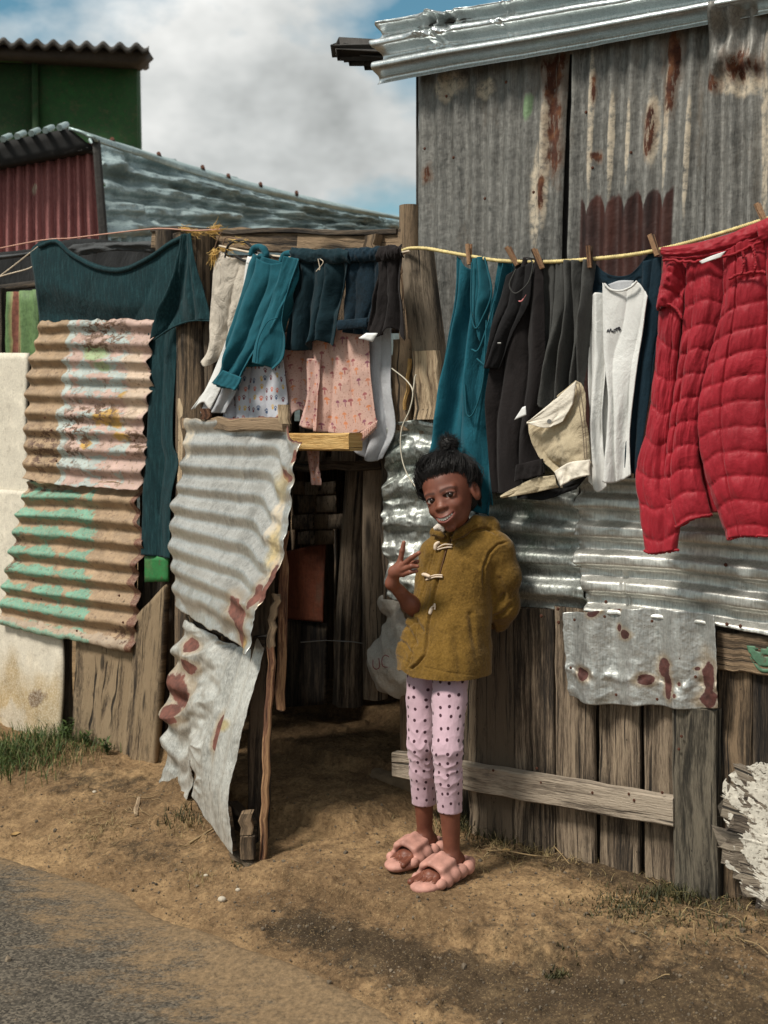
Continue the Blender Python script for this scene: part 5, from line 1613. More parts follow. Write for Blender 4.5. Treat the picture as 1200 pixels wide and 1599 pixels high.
def tuft(label, spots, v, ln, parent=None, nst=26, spread=1.0):
    parts = []
    for (x, y, dx, dy) in spots:
        for _ in range(nst):
            a = np.array([x + R_.normal(0, 3), y + R_.normal(0, 2.5), v + R_.normal(0, 0.006)])
            d = np.array([dx, dy]) + R_.normal(0, 4 * spread, 2)
            P = pwall([(a[0] + d[0] * q + R_.normal(0, 1.2), a[1] + d[1] * q + R_.normal(0, 1.2), a[2] + 0.01 * q * R_.normal()) for q in (0, 0.35, 0.7, 1.0)], v)
            parts.append(tube_geo(P, [0.0014, 0.0013, 0.001, 0.0004], 3))
    V, Fc = join_geo(parts)
    return recalc(mesh_obj('rope_tuft', V, Fc, FRAY, parent))


tuft('', [(336, 392, -5, 22), (345, 388, 14, 4), (340, 390, -10, 10)], 0.10, 0.03, ml)
tuft('', [(325, 362, 16, 0), (300, 362, 12, 2), (335, 358, 8, -4), (285, 357, 16, 6)], 0.05, 0.03, gp, spread=1.1)
tuft('', [(388, 378, -12, 2), (375, 378, -14, -2)], 0.10, 0.02, ml, nst=10, spread=0.4)

# --- left: dark teal T-shirt and the long dark teal cloth under it
t = thing('t_shirt', 'large dark teal T-shirt draped over the left line above the pastel sheet', 't-shirt', tuple(pwall([(170, 500)], 0.07)[0]))
hang('body', DTEAL, parent=t, v=lambda s, t: 0.062 - 0.045 * sstep(0.45, 0.8, t), k=1.6, amp=0.006, seed=3, n=(90, 60), fine=0.5,
     top=[(60, 378), (85, 372), (110, 392), (150, 412), (190, 417), (230, 400), (262, 378), (290, 364)], right=[(290, 364), (286, 410), (262, 470), (243, 515), (234, 590)],
     bottom=[(66, 530), (150, 530), (234, 590)], left=[(60, 378), (48, 394), (56, 440), (62, 500), (66, 530)])
P_ = resample(pwall([(62, 382), (88, 374), (112, 394), (150, 414), (190, 419), (230, 402), (262, 380), (290, 366)], 0.066), 50)
tube('neck_band', DTEAL, P_ + [0, 0, -0.008], 0.009, t, sides=8)
hang('sleeve', DTEAL, parent=t, v=0.085, k=2.3, amp=0.017, seed=8, n=(60, 60), fine=0.6,
     top=[(284, 366), (298, 364)], right=[(298, 364), (310, 420), (324, 470), (331, 500)], bottom=[(240, 530), (270, 510), (300, 500), (331, 500)], left=[(284, 366), (270, 440), (250, 490), (240, 530)])
tube('hem', DTEAL, resample(pwall([(240, 531), (270, 511), (300, 501), (330, 501)], 0.094), 20), 0.0035, t, sides=6)
hang('teal_cloth', DTEAL, 'long dark teal cloth hanging down behind the pastel corrugated sheet', 'cloth', v=0.035, k=2.0, amp=0.016, seed=11, n=(50, 110), fine=0.5,
     top=[(232, 500), (282, 500)], right=[(282, 500), (274, 600), (272, 690), (282, 720), (270, 780), (266, 872)], bottom=[(222, 866), (266, 872)], left=[(232, 500), (232, 640), (226, 760), (222, 866)])

# --- middle line, from the gate post to the log post
t = thing('trousers', 'off-white trousers hanging from a hanger beside the gate post', 'trousers', tuple(pwall([(355, 500)], 0.10)[0]))
hang('leg', OFFW, parent=t, v=0.10, k=1.6, amp=0.014, seed=21, n=(60, 90), fine=1.1,
     top=[(343, 388), (360, 402), (388, 402), (402, 394)], right=[(402, 394), (392, 440), (370, 500), (358, 540)], bottom=[(318, 566), (330, 572), (358, 540)], left=[(343, 388), (334, 420), (330, 500), (329, 545), (318, 566)])
hang('leg', WHITE, parent=t, v=0.125, k=1.5, amp=0.012, seed=22, n=(30, 80), fine=0.5,
     top=[(384, 412), (402, 396)], right=[(402, 396), (400, 440), (382, 500), (352, 590), (330, 640)], bottom=[(296, 640), (318, 628), (330, 640)], left=[(384, 412), (374, 470), (350, 540), (320, 600), (296, 640)])
hang('leg', GREYW, parent=t, v=0.115, k=2.2, amp=0.014, seed=23, n=(30, 50), top=[(345, 560), (378, 540)], right=[(378, 540), (372, 600), (350, 645)], bottom=[(312, 645), (350, 650)], left=[(345, 560), (330, 600), (312, 645)])
tube('hanger', BLACK, resample(pwall([(352, 402), (358, 382), (378, 376), (396, 388), (402, 402), (385, 408), (368, 400)], 0.105), 40), 0.005, t, sides=6)
sheet('care_label', TAGM, t, top=[(387, 400), (401, 404)], right=[(401, 404), (398, 415)], bottom=[(384, 411), (398, 415)], left=[(387, 400), (384, 411)], v=0.145, n=(5, 5), thick=0.001)

hang('paw_pyjamas', PAW, 'pale pyjama trousers printed with coloured paw marks above the gate', 'pyjamas', v=0.085, k=4.2, amp=0.016, seed=25, n=(90, 60), fine=0.2,
     top=[(366, 540), (440, 540)], right=[(440, 540), (446, 600), (448, 672)], bottom=[(350, 668), (400, 676), (448, 672)], left=[(366, 540), (356, 600), (350, 668)])
t = thing('sweatshirt', 'teal sweatshirt hung by its hem with both sleeves dangling over the gate', 'sweatshirt', tuple(pwall([(420, 480)], 0.15)[0]))
hang('sleeve', TEAL2, parent=t, v=0.15, k=1.9, amp=0.032, seed=31, n=(60, 100), fine=0.4,
     top=[(400, 402), (425, 412), (452, 404)], right=[(452, 404), (445, 440), (422, 490), (402, 540), (380, 580), (372, 607)], bottom=[(333, 598), (350, 606), (372, 607)], left=[(400, 402), (396, 430), (372, 490), (354, 550), (349, 576), (333, 598)])
hang('body', TEAL2, parent=t, v=0.135, k=2.8, amp=0.034, seed=32, n=(70, 90), skew=0.3, fine=0.3,
     top=[(396, 396), (440, 408), (470, 404)], right=[(470, 404), (468, 440), (452, 480), (440, 500)], bottom=[(352, 574), (390, 572), (420, 565), (440, 500)], left=[(396, 396), (384, 440), (362, 510), (352, 574)])
hang('sleeve', TEAL2, parent=t, v=0.165, k=1.4, amp=0.020, seed=33, n=(50, 80), fine=0.4,
     top=[(446, 400), (466, 404)], right=[(466, 404), (440, 490), (444, 530), (441, 560), (426, 577)], bottom=[(396, 566), (410, 570), (426, 577)], left=[(446, 400), (430, 450), (404, 520), (396, 566)])
tube('seam', TEAL, resample(pwall([(399, 566, 0.19), (404, 530, 0.19), (418, 503, 0.19), (434, 496, 0.19)], 0.19), 30), 0.002, t, sides=6)
for c0 in ((404, 392), (452, 402)):
    P_ = resample(pwall([(c0[0] - 12, c0[1] + 6), (c0[0] - 6, c0[1] - 5), (c0[0] + 6, c0[1] - 5), (c0[0] + 12, c0[1] + 7), (c0[0] + 2, c0[1] + 10)], 0.125), 24)
    tube('knot', TEAL2, P_, [0.012] * 12 + [0.014] * 12, t, sides=9, wob=0.12)
sheet('cuff', TEAL2, t, top=[(348, 578), (378, 590)], right=[(378, 590), (369, 610)], bottom=[(333, 600), (369, 610)], left=[(348, 578), (333, 600)], v=0.172, n=(24, 12), disp=folds(5, 0.004, 3), thick=0.006)


def shorts(label, mat, v, seed, top, right, bottom, left, k=3, amp=0.02, cat='shorts', band=True, **kw):
    t = thing('shorts', label, cat, tuple(pwall([top[0]], v)[0]))
    hang('leg', mat, parent=t, v=v, k=k, amp=amp, seed=seed, top=top, right=right, bottom=bottom, left=left, **kw)
    if band:
        P = resample(np.array(top, float), 30)
        sheet('waistband', mat, t, top=[(p[0], p[1] - 14 + R_.normal(0, 1.6)) for p in P[::4]] + [(P[-1][0], P[-1][1] - 12)], right=[(P[-1][0], P[-1][1] - 12), (P[-1][0] + 2, P[-1][1] + 9)],
              bottom=[(p[0], p[1] + 8 + R_.normal(0, 1.0)) for p in P[::4]] + [(P[-1][0] + 2, P[-1][1] + 9)], left=[(P[0][0], P[0][1] - 14), (P[0][0], P[0][1] + 8)], v=v + 0.012, n=(50, 14),
              disp=lambda s, t_: 0.012 * np.sin(np.pi * t_) + 0.008 * fbm(s * 16, t_ * 3, seed, 3), thick=0.004)
    return t


shorts('dark blue-green shorts on the pale line, next to the teal sweatshirt', NAVYT, 0.12, 41, [(456, 400), (500, 402), (545, 404)], [(545, 404), (538, 450), (526, 500), (519, 540)], [(444, 546), (470, 549), (496, 536), (519, 546)], [(456, 400), (462, 440), (452, 490), (444, 546)], k=3.4, amp=0.024, n=(70, 70))
shorts('dark denim shorts with a turned-up hem, second shorts from the log post', DENIM, 0.11, 43, [(540, 402), (600, 400)], [(600, 400), (594, 450), (584, 520)], [(530, 518), (560, 522), (584, 520)], [(540, 402), (540, 450), (530, 518)], k=2.6, amp=0.02, n=(50, 60))
sheet('turn_up', DENIM, bpy.data.objects['shorts.001'], top=[(528, 500), (574, 496)], right=[(574, 496), (574, 512)], bottom=[(527, 516), (574, 512)], left=[(528, 500), (527, 516)], v=0.135, n=(30, 8), disp=lambda s, t: 0.006 * np.sin(np.pi * t), thick=0.006)
shorts('black shorts with a white label, nearest the log post', BLKB, 0.13, 45, [(590, 402), (612, 398), (628, 394)], [(628, 394), (626, 450), (630, 490), (634, 532)], [(575, 516), (590, 526), (612, 512), (634, 532)], [(590, 402), (588, 450), (575, 516)], k=3.2, amp=0.020, n=(50, 60))
sheet('care_label', TAGM, bpy.data.objects['shorts.002'], top=[(572, 520), (590, 520)], right=[(590, 520), (582, 534)], bottom=[(560, 528), (582, 534)], left=[(572, 520), (560, 528)], v=0.165, n=(4, 4), thick=0.001)
for i_, (x_, y_) in enumerate(((505, 410), (500, 420))):
    tube('drawstring', ROPE_W, resample(pwall([(500 - i_ * 3, 404), (x_, y_), (494 + i_ * 4, 424 - i_ * 3)], 0.155), 14), 0.0016, bpy.data.objects['shorts'], sides=5)

t = thing('pyjama_top', 'pink pyjama top with mushroom print and frilled cuff above the doorway', 'pyjamas', tuple(pwall([(520, 600)], 0.06)[0]))
hang('body', SHR, parent=t, v=0.065, k=2.3, amp=0.015, seed=51, n=(90, 70), fine=0.3,
     top=[(490, 500), (575, 500)], right=[(575, 500), (577, 570), (584, 640), (588, 662)], bottom=[(492, 674), (550, 678), (588, 662)], left=[(490, 500), (488, 600), (492, 674)])
hang('sleeve', SHR2, parent=t, v=0.05, k=2.0, amp=0.015, seed=52, n=(50, 70), fine=0.3,
     top=[(440, 520), (492, 515)], right=[(492, 515), (490, 600), (494, 672)], bottom=[(446, 664), (470, 640), (494, 672)], left=[(440, 520), (438, 600), (446, 664)])
hang('sleeve', SHR2, parent=t, v=0.08, k=1.6, amp=0.012, seed=53, n=(30, 40), top=[(480, 560), (500, 560)], right=[(500, 560), (496, 640), (494, 674)], bottom=[(468, 664), (494, 674)], left=[(480, 560), (478, 620), (468, 664)])
sheet('frill', SHR, t, top=[(556, 680), (590, 656)], right=[(590, 656), (588, 668)], bottom=[(560, 694), (588, 668)], left=[(556, 680), (560, 694)], v=0.085, n=(60, 8), disp=lambda s, t_: 0.010 * np.sin(s * 60) * t_, thick=0.002)
hang('white_sheet', GREYW, 'pale grey cotton sheet hanging behind the pink pyjama top', 'cloth', v=0.03, k=2.4, amp=0.02, seed=55, n=(60, 90), top=[(548, 510), (610, 505)], right=[(610, 505), (612, 600), (618, 668), (596, 716)], bottom=[(548, 700), (575, 720), (596, 716)], left=[(548, 510), (552, 600), (548, 700)])
hang('pink_cloth', SHR2, 'small dirty pink cloth hanging inside the gate top', 'cloth', v=0.10, k=2.0, amp=0.010, seed=56, n=(20, 40), top=[(478, 690), (498, 692)], right=[(498, 692), (502, 758)], bottom=[(484, 757), (502, 758)], left=[(478, 690), (484, 757)])
wr_ = tube('white_cable', plain('white_cable_skin', (0.66, 0.60, 0.48), 0.5), resample(pwall([(612, 575), (635, 594), (645, 612), (640, 640), (628, 668), (626, 700), (632, 730), (646, 756), (668, 775), (700, 800)], 0.055), 60), 0.0022, sides=6)
tag(wr_, 'thin white cable looping down the fence behind the child', 'cable')
P_ = resample(pwall([(645, 612), (647, 600), (648, 590), (650, 585)], 0.055), 12)
tag(tube('thin_cord_loop', plain('white_cord_skin', (0.62, 0.56, 0.45), 0.5), P_, 0.003, sides=6), 'short white cord tied to the cable by the log post', 'cord')

# --- right line
t = thing('vest', 'teal sleeveless top hanging by its straps, behind the child', 'vest', tuple(pwall([(720, 560)], 0.12)[0]))
hang('body', TEAL, parent=t, v=0.10, k=2.8, amp=0.034, seed=61, n=(80, 120), fine=0.25, grow=(0.4, 1.3),
     top=[(716, 400), (736, 420), (757, 400)], right=[(757, 400), (758, 500), (762, 600), (766, 700), (764, 806)], bottom=[(664, 702), (700, 770), (764, 806)], left=[(716, 400), (712, 470), (694, 570), (677, 640), (664, 702)])
hang('fold', TEAL2, parent=t, v=0.135, k=1.8, amp=0.018, seed=62, n=(60, 90), fine=0.25, top=[(736, 404), (755, 400)], right=[(755, 400), (766, 460), (755, 500), (754, 540)], bottom=[(744, 512), (754, 560)], left=[(736, 404), (734, 470), (744, 512)])
hang('back', TEAL, parent=t, v=0.12, k=2.0, amp=0.022, seed=63, n=(60, 120), fine=0.25, top=[(780, 408), (800, 406)], right=[(800, 406), (784, 500), (770, 600), (762, 700), (766, 790)], bottom=[(716, 720), (740, 780), (766, 790)], left=[(780, 408), (770, 470), (752, 560), (733, 650), (716, 720)])
for pts in ([(757, 402), (768, 455), (752, 500), (742, 512), (736, 480), (737, 410)], [(772, 470), (764, 500), (748, 545), (737, 546)], [(756, 570), (745, 560)], [(760, 500), (755, 590), (742, 640), (730, 648), (726, 600)]):
    tube('piping', TEAL2, resample(pwall(pts, 0.148), 50), 0.0028, t, sides=6)
t = thing('sweater', 'black sweater pegged by one shoulder, between the teal top and the grey trousers', 'sweater', tuple(pwall([(810, 560)], 0.14)[0]))
hang('body', BLKB, parent=t, v=0.135, k=3.0, amp=0.034, seed=71, n=(90, 120), fine=0.3, skew=0.25,
     top=[(806, 408), (820, 402), (848, 404)], right=[(848, 404), (852, 500), (850, 600), (836, 700), (845, 740)], bottom=[(768, 770), (800, 768), (845, 740)], left=[(806, 408), (790, 470), (768, 570), (760, 640), (763, 710), (768, 770)])
hang('sleeve', BLK, parent=t, v=0.155, k=2.0, amp=0.018, seed=72, n=(50, 90), fine=0.3,
     top=[(790, 430), (830, 408)], right=[(830, 408), (826, 470), (800, 520), (776, 575)], bottom=[(754, 575), (776, 575)], left=[(790, 430), (778, 470), (764, 520), (754, 575)])
sheet('cuff', BLKB, t, top=[(806, 726), (846, 716)], right=[(846, 716), (846, 742)], bottom=[(804, 752), (846, 742)], left=[(806, 726), (804, 752)], v=0.165, n=(20, 14), disp=folds(3, 0.005, 5), thick=0.006)
tube('piping', GREYC, resample(pwall([(822, 404), (832, 410), (826, 440), (806, 458), (796, 445), (806, 420)], 0.185), 40), 0.0022, t, sides=5)
tube('printed_mark', plain('pink_print', (0.6, 0.2, 0.2), 0.6), resample(pwall([(810, 470), (815, 470), (822, 460)], 0.192), 12), [0.0008] + [0.0022] * 6 + [0.0006] * 5, t, sides=5)
sheet('label', TAGM, t, top=[(816, 636), (821, 634)], right=[(821, 634), (822, 648)], bottom=[(803, 656), (822, 648)], left=[(816, 636), (803, 656)], v=0.18, n=(6, 6), thick=0.001)
tube('zip_pull', STEEL, pwall([(778, 536), (783, 536)], 0.19), 0.003, t, sides=6)
t = thing('trousers', 'charcoal grey trousers turned inside out to show cream pockets', 'trousers', tuple(pwall([(880, 560)], 0.13)[0]))
hang('leg', GREYC, parent=t, v=0.125, k=2.4, amp=0.032, seed=81, n=(60, 100), fine=0.3,
     top=[(846, 405), (880, 407)], right=[(880, 407), (888, 480), (872, 560), (866, 640)], bottom=[(845, 600), (850, 640), (866, 650)], left=[(846, 405), (842, 470), (850, 520), (845, 600)])
hang('leg', GREYC, parent=t, v=0.14, k=2.6, amp=0.034, seed=82, n=(70, 100), fine=0.3,
     top=[(872, 407), (928, 405)], right=[(928, 405), (920, 500), (912, 600), (912, 660)], bottom=[(864, 640), (912, 660)], left=[(872, 407), (876, 500), (866, 580), (864, 640)])
hang('pocket_bag', BEIGE, parent=t, v=0.165, k=1.8, amp=0.018, seed=83, n=(60, 70), fine=1.0,
     top=[(824, 663), (860, 630), (900, 594)], right=[(900, 594), (912, 610), (918, 680), (919, 724)], bottom=[(866, 740), (890, 728), (919, 724)], left=[(824, 663), (838, 710), (866, 740)])
hang('pocket_flap', CREAMC, parent=t, v=0.187, k=1.2, amp=0.006, seed=84, n=(40, 40), fine=0.8,
     top=[(824, 660), (860, 630), (900, 595)], right=[(900, 595), (894, 630), (878, 658)], bottom=[(824, 661), (850, 668), (866, 664), (878, 658)], left=[(824, 660), (824, 661)])
sheet('cuff', CREAMC, t, top=[(866, 736), (890, 722), (920, 718)], right=[(920, 718), (919, 742)], bottom=[(874, 762), (895, 748), (919, 742)], left=[(866, 736), (874, 762)], v=0.19, n=(30, 14), disp=folds(4, 0.007, 6), thick=0.006)
hang('waistband', BEIGE, parent=t, v=0.16, k=2, amp=0.010, seed=86, n=(60, 16), top=[(782, 774), (830, 748), (868, 742)], right=[(868, 742), (873, 761)], bottom=[(784, 778), (830, 770), (873, 761)], left=[(782, 774), (784, 778)])
hang('lining', BLK, parent=t, v=0.13, k=2, amp=0.012, seed=87, n=(50, 16), top=[(800, 770), (880, 755), (918, 742)], right=[(918, 742), (900, 764)], bottom=[(806, 778), (850, 780), (900, 764)], left=[(800, 770), (806, 778)])
tube('snap', STEEL, pwall([(858, 658, 0.199), (858, 658, 0.206)], 0.2), 0.007, t, sides=10)
tube('stitching', plain('dark_thread', (0.15, 0.11, 0.08), 0.8), resample(pwall([(905, 600), (911, 640), (915, 680), (917, 716)], 0.192), 30), 0.0012, t, sides=4)
tube('stitching', plain('dark_thread', (0.15, 0.11, 0.08), 0.8), resample(pwall([(900, 602), (906, 640), (911, 680), (913, 716)], 0.192), 30), 0.0012, t, sides=4)

t = thing('raglan_shirt', 'white long-sleeved shirt with navy sleeves and small script on the chest', 'shirt', tuple(pwall([(960, 560)], 0.14)[0]))
hang('navy_yoke', NAVY, parent=t, v=0.12, k=2.5, amp=0.014, seed=91, n=(60, 40), top=[(924, 406), (950, 428), (985, 428), (1014, 396), (1028, 398)], right=[(1028, 398), (1026, 460)], bottom=[(918, 462), (1026, 470)], left=[(924, 406), (920, 440), (918, 462)])
hang('navy_sleeve', NAVY, parent=t, v=0.13, k=2.0, amp=0.020, seed=92, n=(50, 110), top=[(1004, 408), (1034, 400)], right=[(1034, 400), (1028, 500), (1016, 600), (1004, 690), (998, 745)], bottom=[(978, 735), (998, 745)], left=[(1004, 408), (996, 500), (984, 600), (980, 670), (978, 735)])
chest_ = hang('chest', WHITE, parent=t, v=0.145, k=1.8, amp=0.014, seed=93, n=(70, 100), fine=0.3,
     top=[(943, 442), (955, 452), (975, 452), (994, 440), (1012, 462)], right=[(1012, 462), (1004, 520), (992, 600), (984, 680), (986, 742)], bottom=[(944, 752), (960, 754), (986, 742)], left=[(943, 442), (944, 540), (952, 620), (950, 690), (944, 752)])
hang('sleeve', WHITE, parent=t, v=0.135, k=2.0, amp=0.018, seed=94, n=(50, 100), fine=0.3,
     top=[(920, 462), (932, 457), (946, 458)], right=[(946, 458), (948, 560), (940, 660), (946, 760)], bottom=[(918, 752), (935, 768), (946, 760)], left=[(920, 462), (917, 560), (918, 660), (918, 752)])
hang('back', WHITE, parent=t, v=0.122, k=1.6, amp=0.010, seed=95, n=(40, 70), fine=0.3, top=[(925, 470), (1000, 470)], right=[(1000, 470), (984, 600), (975, 738)], bottom=[(925, 745), (975, 738)], left=[(925, 470), (925, 745)])
tube('collar', WHITE, resample(pwall([(944, 443), (954, 452), (970, 454), (986, 448), (995, 439)], 0.158), 30), 0.0035, t, sides=6)
sheet('inner_neck', GREYW, t, top=[(950, 444), (968, 438), (990, 438)], right=[(990, 438), (988, 446)], bottom=[(954, 452), (970, 456), (988, 448)], left=[(950, 444), (954, 452)], v=0.142, n=(14, 6), thick=0.001)
# the script on the chest reads "more"
ink = plain('black_stitching', (0.02, 0.02, 0.03), 0.7)
wrt = [[(948, 519), (950, 514), (951, 519), (954, 513), (955, 518), (958, 516)], [(958, 516), (957, 518.5), (960, 518), (961, 514.5), (958.5, 514.5)], [(961, 515), (963, 512), (963.5, 517), (964, 512.5), (966.5, 511)], [(966, 515), (968.5, 512.5), (967, 510.5), (965.8, 513.5), (967.5, 516), (970, 513.5)]]
on_chest = surf(chest_)
parts = []
for st in wrt:
    q_ = resample(st, 18)
    parts.append(tube_geo(np.array([on_chest(a, b, 0.001) for a, b in q_]), 0.0013, 5))
V_, F_ = join_geo(parts)
recalc(mesh_obj('lettering', V_, F_, ink, t))

# red quilted jacket
rj = thing('quilted_jacket', 'bright red quilted jacket hung upside out at the right end of the line', 'jacket', tuple(pwall([(1110, 600)], 0.16)[0]))


def quilt(k, amp, seed, ph=0.0, arch=0.0, foldk=1.6, foldamp=0.011, skew=0.0, vs=None):
    g = folds(foldk, foldamp, seed, skew, (0.5, 1.1), 0.3)

    def f(s, t):
        a = t * k + ph + arch * np.sin(np.pi * s) + 0.14 * fbm(s * 3, t * 4, seed, 3)
        w = np.abs(np.sin(np.pi * a))
        d = amp * (w ** 0.34)
        if vs is not None:
            for c in vs:
                x = np.abs(s - c - 0.03 * np.sin(t * 4)); d = d - amp * 0.6 * np.exp(-(x / 0.018) ** 2)
        d = d * (0.85 + 0.5 * fbm(s * 7, t * 12, seed + 2, 3)) + 0.004 * fbm(s * 9, t * 9, seed + 6, 3)
        return d + g(s, t) + 0.030 * (np.clip(4 * s * (1 - s), 0, 1) ** 0.5 - 0.5)
    return f


def rq(name, k, seed, top, right, bottom, left, v, n=(80, 150), amp=0.0115, **kw):
    return sheet(name, REDJ, rj, top=top, right=right, bottom=bottom, left=left, v=v, n=n, disp=quilt(k, amp, seed, **kw), thick=0.006)


rq('lining', 10, 101, [(1036, 400), (1120, 380), (1215, 350)], [(1215, 350), (1215, 800)], [(1040, 812), (1120, 800), (1215, 800)], [(1036, 400), (1030, 600), (1040, 812)], 0.120)
rq('sleeve', 7.6, 102, [(1030, 475), (1050, 478), (1066, 500)], [(1066, 500), (1056, 600), (1046, 700), (1050, 760), (1064, 800), (1060, 858)], [(1006, 858), (1020, 864), (1060, 858)], [(1030, 475), (1022, 560), (1010, 660), (992, 735), (998, 800), (1006, 858)], 0.165, n=(60, 150), foldk=1.4, arch=-0.2)
rq('sleeve_shoulder', 3, 107, [(1038, 396), (1060, 402), (1072, 420)], [(1072, 420), (1066, 500)], [(1028, 486), (1048, 480), (1066, 500)], [(1038, 396), (1032, 440), (1028, 486)], 0.172, n=(30, 40), foldk=1.5, foldamp=0.014)
rq('body', 11.0, 103, [(1072, 408), (1100, 400), (1132, 400)], [(1132, 400), (1134, 470), (1112, 560), (1098, 640), (1092, 720), (1112, 806)], [(1040, 818), (1060, 822), (1085, 808), (1112, 802)], [(1072, 408), (1068, 500), (1056, 590), (1044, 680), (1036, 760), (1040, 818)], 0.168, n=(80, 170), foldk=1.2, arch=0.15)
rq('front_panel', 12.0, 104, [(1130, 398), (1160, 380), (1198, 362)], [(1198, 362), (1200, 500), (1197, 650), (1210, 838)], [(1136, 842), (1160, 836), (1210, 836)], [(1130, 398), (1128, 480), (1106, 570), (1092, 650), (1102, 740), (1136, 842)], 0.188, n=(90, 180), foldk=1.2, foldamp=0.010, ph=0.3, arch=0.12, vs=(0.36,))
rq('second_panel', 12.0, 105, [(1192, 366), (1260, 340)], [(1260, 340), (1270, 838)], [(1206, 836), (1270, 832)], [(1192, 366), (1196, 500), (1193, 650), (1206, 836)], 0.198, n=(50, 150), foldk=1.2, foldamp=0.010)
sheet('collar', REDJ, rj, top=[(1034, 386), (1080, 380), (1130, 368), (1194, 342)], right=[(1194, 342), (1194, 372)], bottom=[(1036, 405), (1085, 406), (1140, 396), (1194, 374)], left=[(1034, 386), (1036, 405)], v=0.200, n=(90, 24),
      disp=lambda s, t: 0.014 * np.sin(np.pi * t) ** 0.6 + 0.006 * fbm(s * 14, t * 4, 6, 3) - 0.008 * np.exp(-((t - 0.75) / 0.06) ** 2), thick=0.006)
sheet('collar', REDJ, rj, top=[(1182, 350), (1205, 336), (1270, 306)], right=[(1270, 306), (1270, 345)], bottom=[(1190, 378), (1270, 352)], left=[(1182, 350), (1190, 378)], v=0.212, n=(40, 24), disp=lambda s, t: 0.014 * np.sin(np.pi * t) ** 0.6 + 0.006 * fbm(s * 9, t * 4, 16, 3), thick=0.006)
for pts, v_ in (([(1138, 436), (1155, 428), (1185, 424), (1196, 426)], 0.222), ([(1026, 478), (1040, 474), (1056, 482), (1066, 498)], 0.195), ([(1160, 392), (1162, 410), (1158, 428)], 0.224), ([(1136, 842), (1160, 837), (1212, 837)], 0.205), ([(1006, 860), (1022, 864), (1060, 859)], 0.182), ([(1036, 406), (1085, 408), (1140, 398), (1192, 376)], 0.214), ([(1176, 384), (1180, 410), (1178, 425)], 0.224), ([(1042, 818), (1060, 823), (1085, 809), (1112, 803)], 0.185)):
    P_ = resample(pwall(pts, v_), 40); P_[:, 2] += 0.0015 * RNG.normal(size=40)
    tube('bound_seam', REDD, P_, 0.0042, rj, sides=6, wob=0.15)
for x0_, y0_ in ((1096, 640), (1098, 700), (1110, 760), (1120, 800)):
    pass
sheet('care_label', TAGM, rj, top=[(1092, 408), (1112, 400), (1134, 392)], right=[(1134, 392), (1126, 402)], bottom=[(1096, 412), (1126, 402)], left=[(1092, 408), (1096, 412)], v=0.228, n=(14, 6), disp=lambda s, t: 0.004 * np.sin(3 * s), thick=0.001)

# clothes pegs
def peg(px, py, v, lean, label, out=0.0):
    c = pwall([(px, py)], v)[0]
    g = thing('clothes_peg', label, 'clothes peg', tuple(c), 'wooden pegs on the yellow rope')
    up = np.array([D2[0] * math.sin(lean), D2[1] * math.sin(lean), math.cos(lean)]) + np.array([N2[0], N2[1], 0]) * out
    up /= np.linalg.norm(up)
    nn_ = np.array([N2[0], N2[1], 0])
    for sg in (-1, 1):
        a = c - up * 0.030 + nn_ * (sg * 0.003); b = c + up * 0.034 + nn_ * (sg * 0.009)
        board('peg_arm', PEGW, a, b, 0.0135, 0.007, nn_, g, seg=3, wob=0.0003, seed=px + sg, bev=0.002)
    sp = c + up * 0.006
    side = np.cross(up, nn_)
    P = np.array([sp + nn_ * 0.009 * math.cos(a) + up * 0.006 * math.sin(a) + side * (0.007 * (a / 12.6 - 0.5)) for a in np.linspace(0, 12.6, 24)])
    tube('spring', RUSTY, P, 0.0011, g, sides=5)


peg(733, 398, 0.125, -0.05, 'wooden peg holding the strap of the teal vest, first from the log post')
peg(801, 401, 0.14, -0.45, 'tilted wooden peg at the edge of the teal top and black sweater', 0.2)
peg(841, 405, 0.15, -0.35, 'tilted wooden peg between the black sweater and the grey trousers', 0.2)
peg(921, 402, 0.15, -0.04, 'upright wooden peg holding the grey trousers and the raglan shirt')
peg(1022, 384, 0.15, -0.35, 'leaning wooden peg at the navy shoulder beside the red jacket')
peg(1190, 336, 0.16, -0.4, 'dark peg on the collar of the red jacket at the photo edge')
# ------------------------------------------------------------------ the child
SKIN_D = (0.145, 0.050, 0.030)


def skin_mat():
    M = MT('brown_skin')
    ob = M.tc()
    n = M.noise(30, 4, 0.6, ob)
    c = M.ramp(n, [(0.3, (0.135, 0.044, 0.026)), (0.7, (0.195, 0.068, 0.040))])
    c = M.mix(M.math('MULTIPLY', M.attr('lips'), 0.75), c, (0.165, 0.042, 0.034))
    c = M.mix(M.math('MULTIPLY', M.attr('brow'), 0.80), c, (0.020, 0.010, 0.008))
    c = M.mix(M.math('MULTIPLY', M.attr('warm'), 0.6), c, (0.40, 0.165, 0.105))
    nb = M.bump(M.noise(260, 3, 0.6, ob), 0.12, 0.001)
    m = M.done(c, M.math('ADD', 0.50, M.math('MULTIPLY', M.attr('brow'), 0.4)), 0.0, nb, spec=0.42)
    M.b.inputs['Subsurface Weight'].default_value = 0.12
    M.b.inputs['Subsurface Radius'].default_value = (0.010, 0.004, 0.002)
    M.b.inputs['Subsurface Scale'].default_value = 0.6
    return m


SKIN = skin_mat()
HS = 0.0022
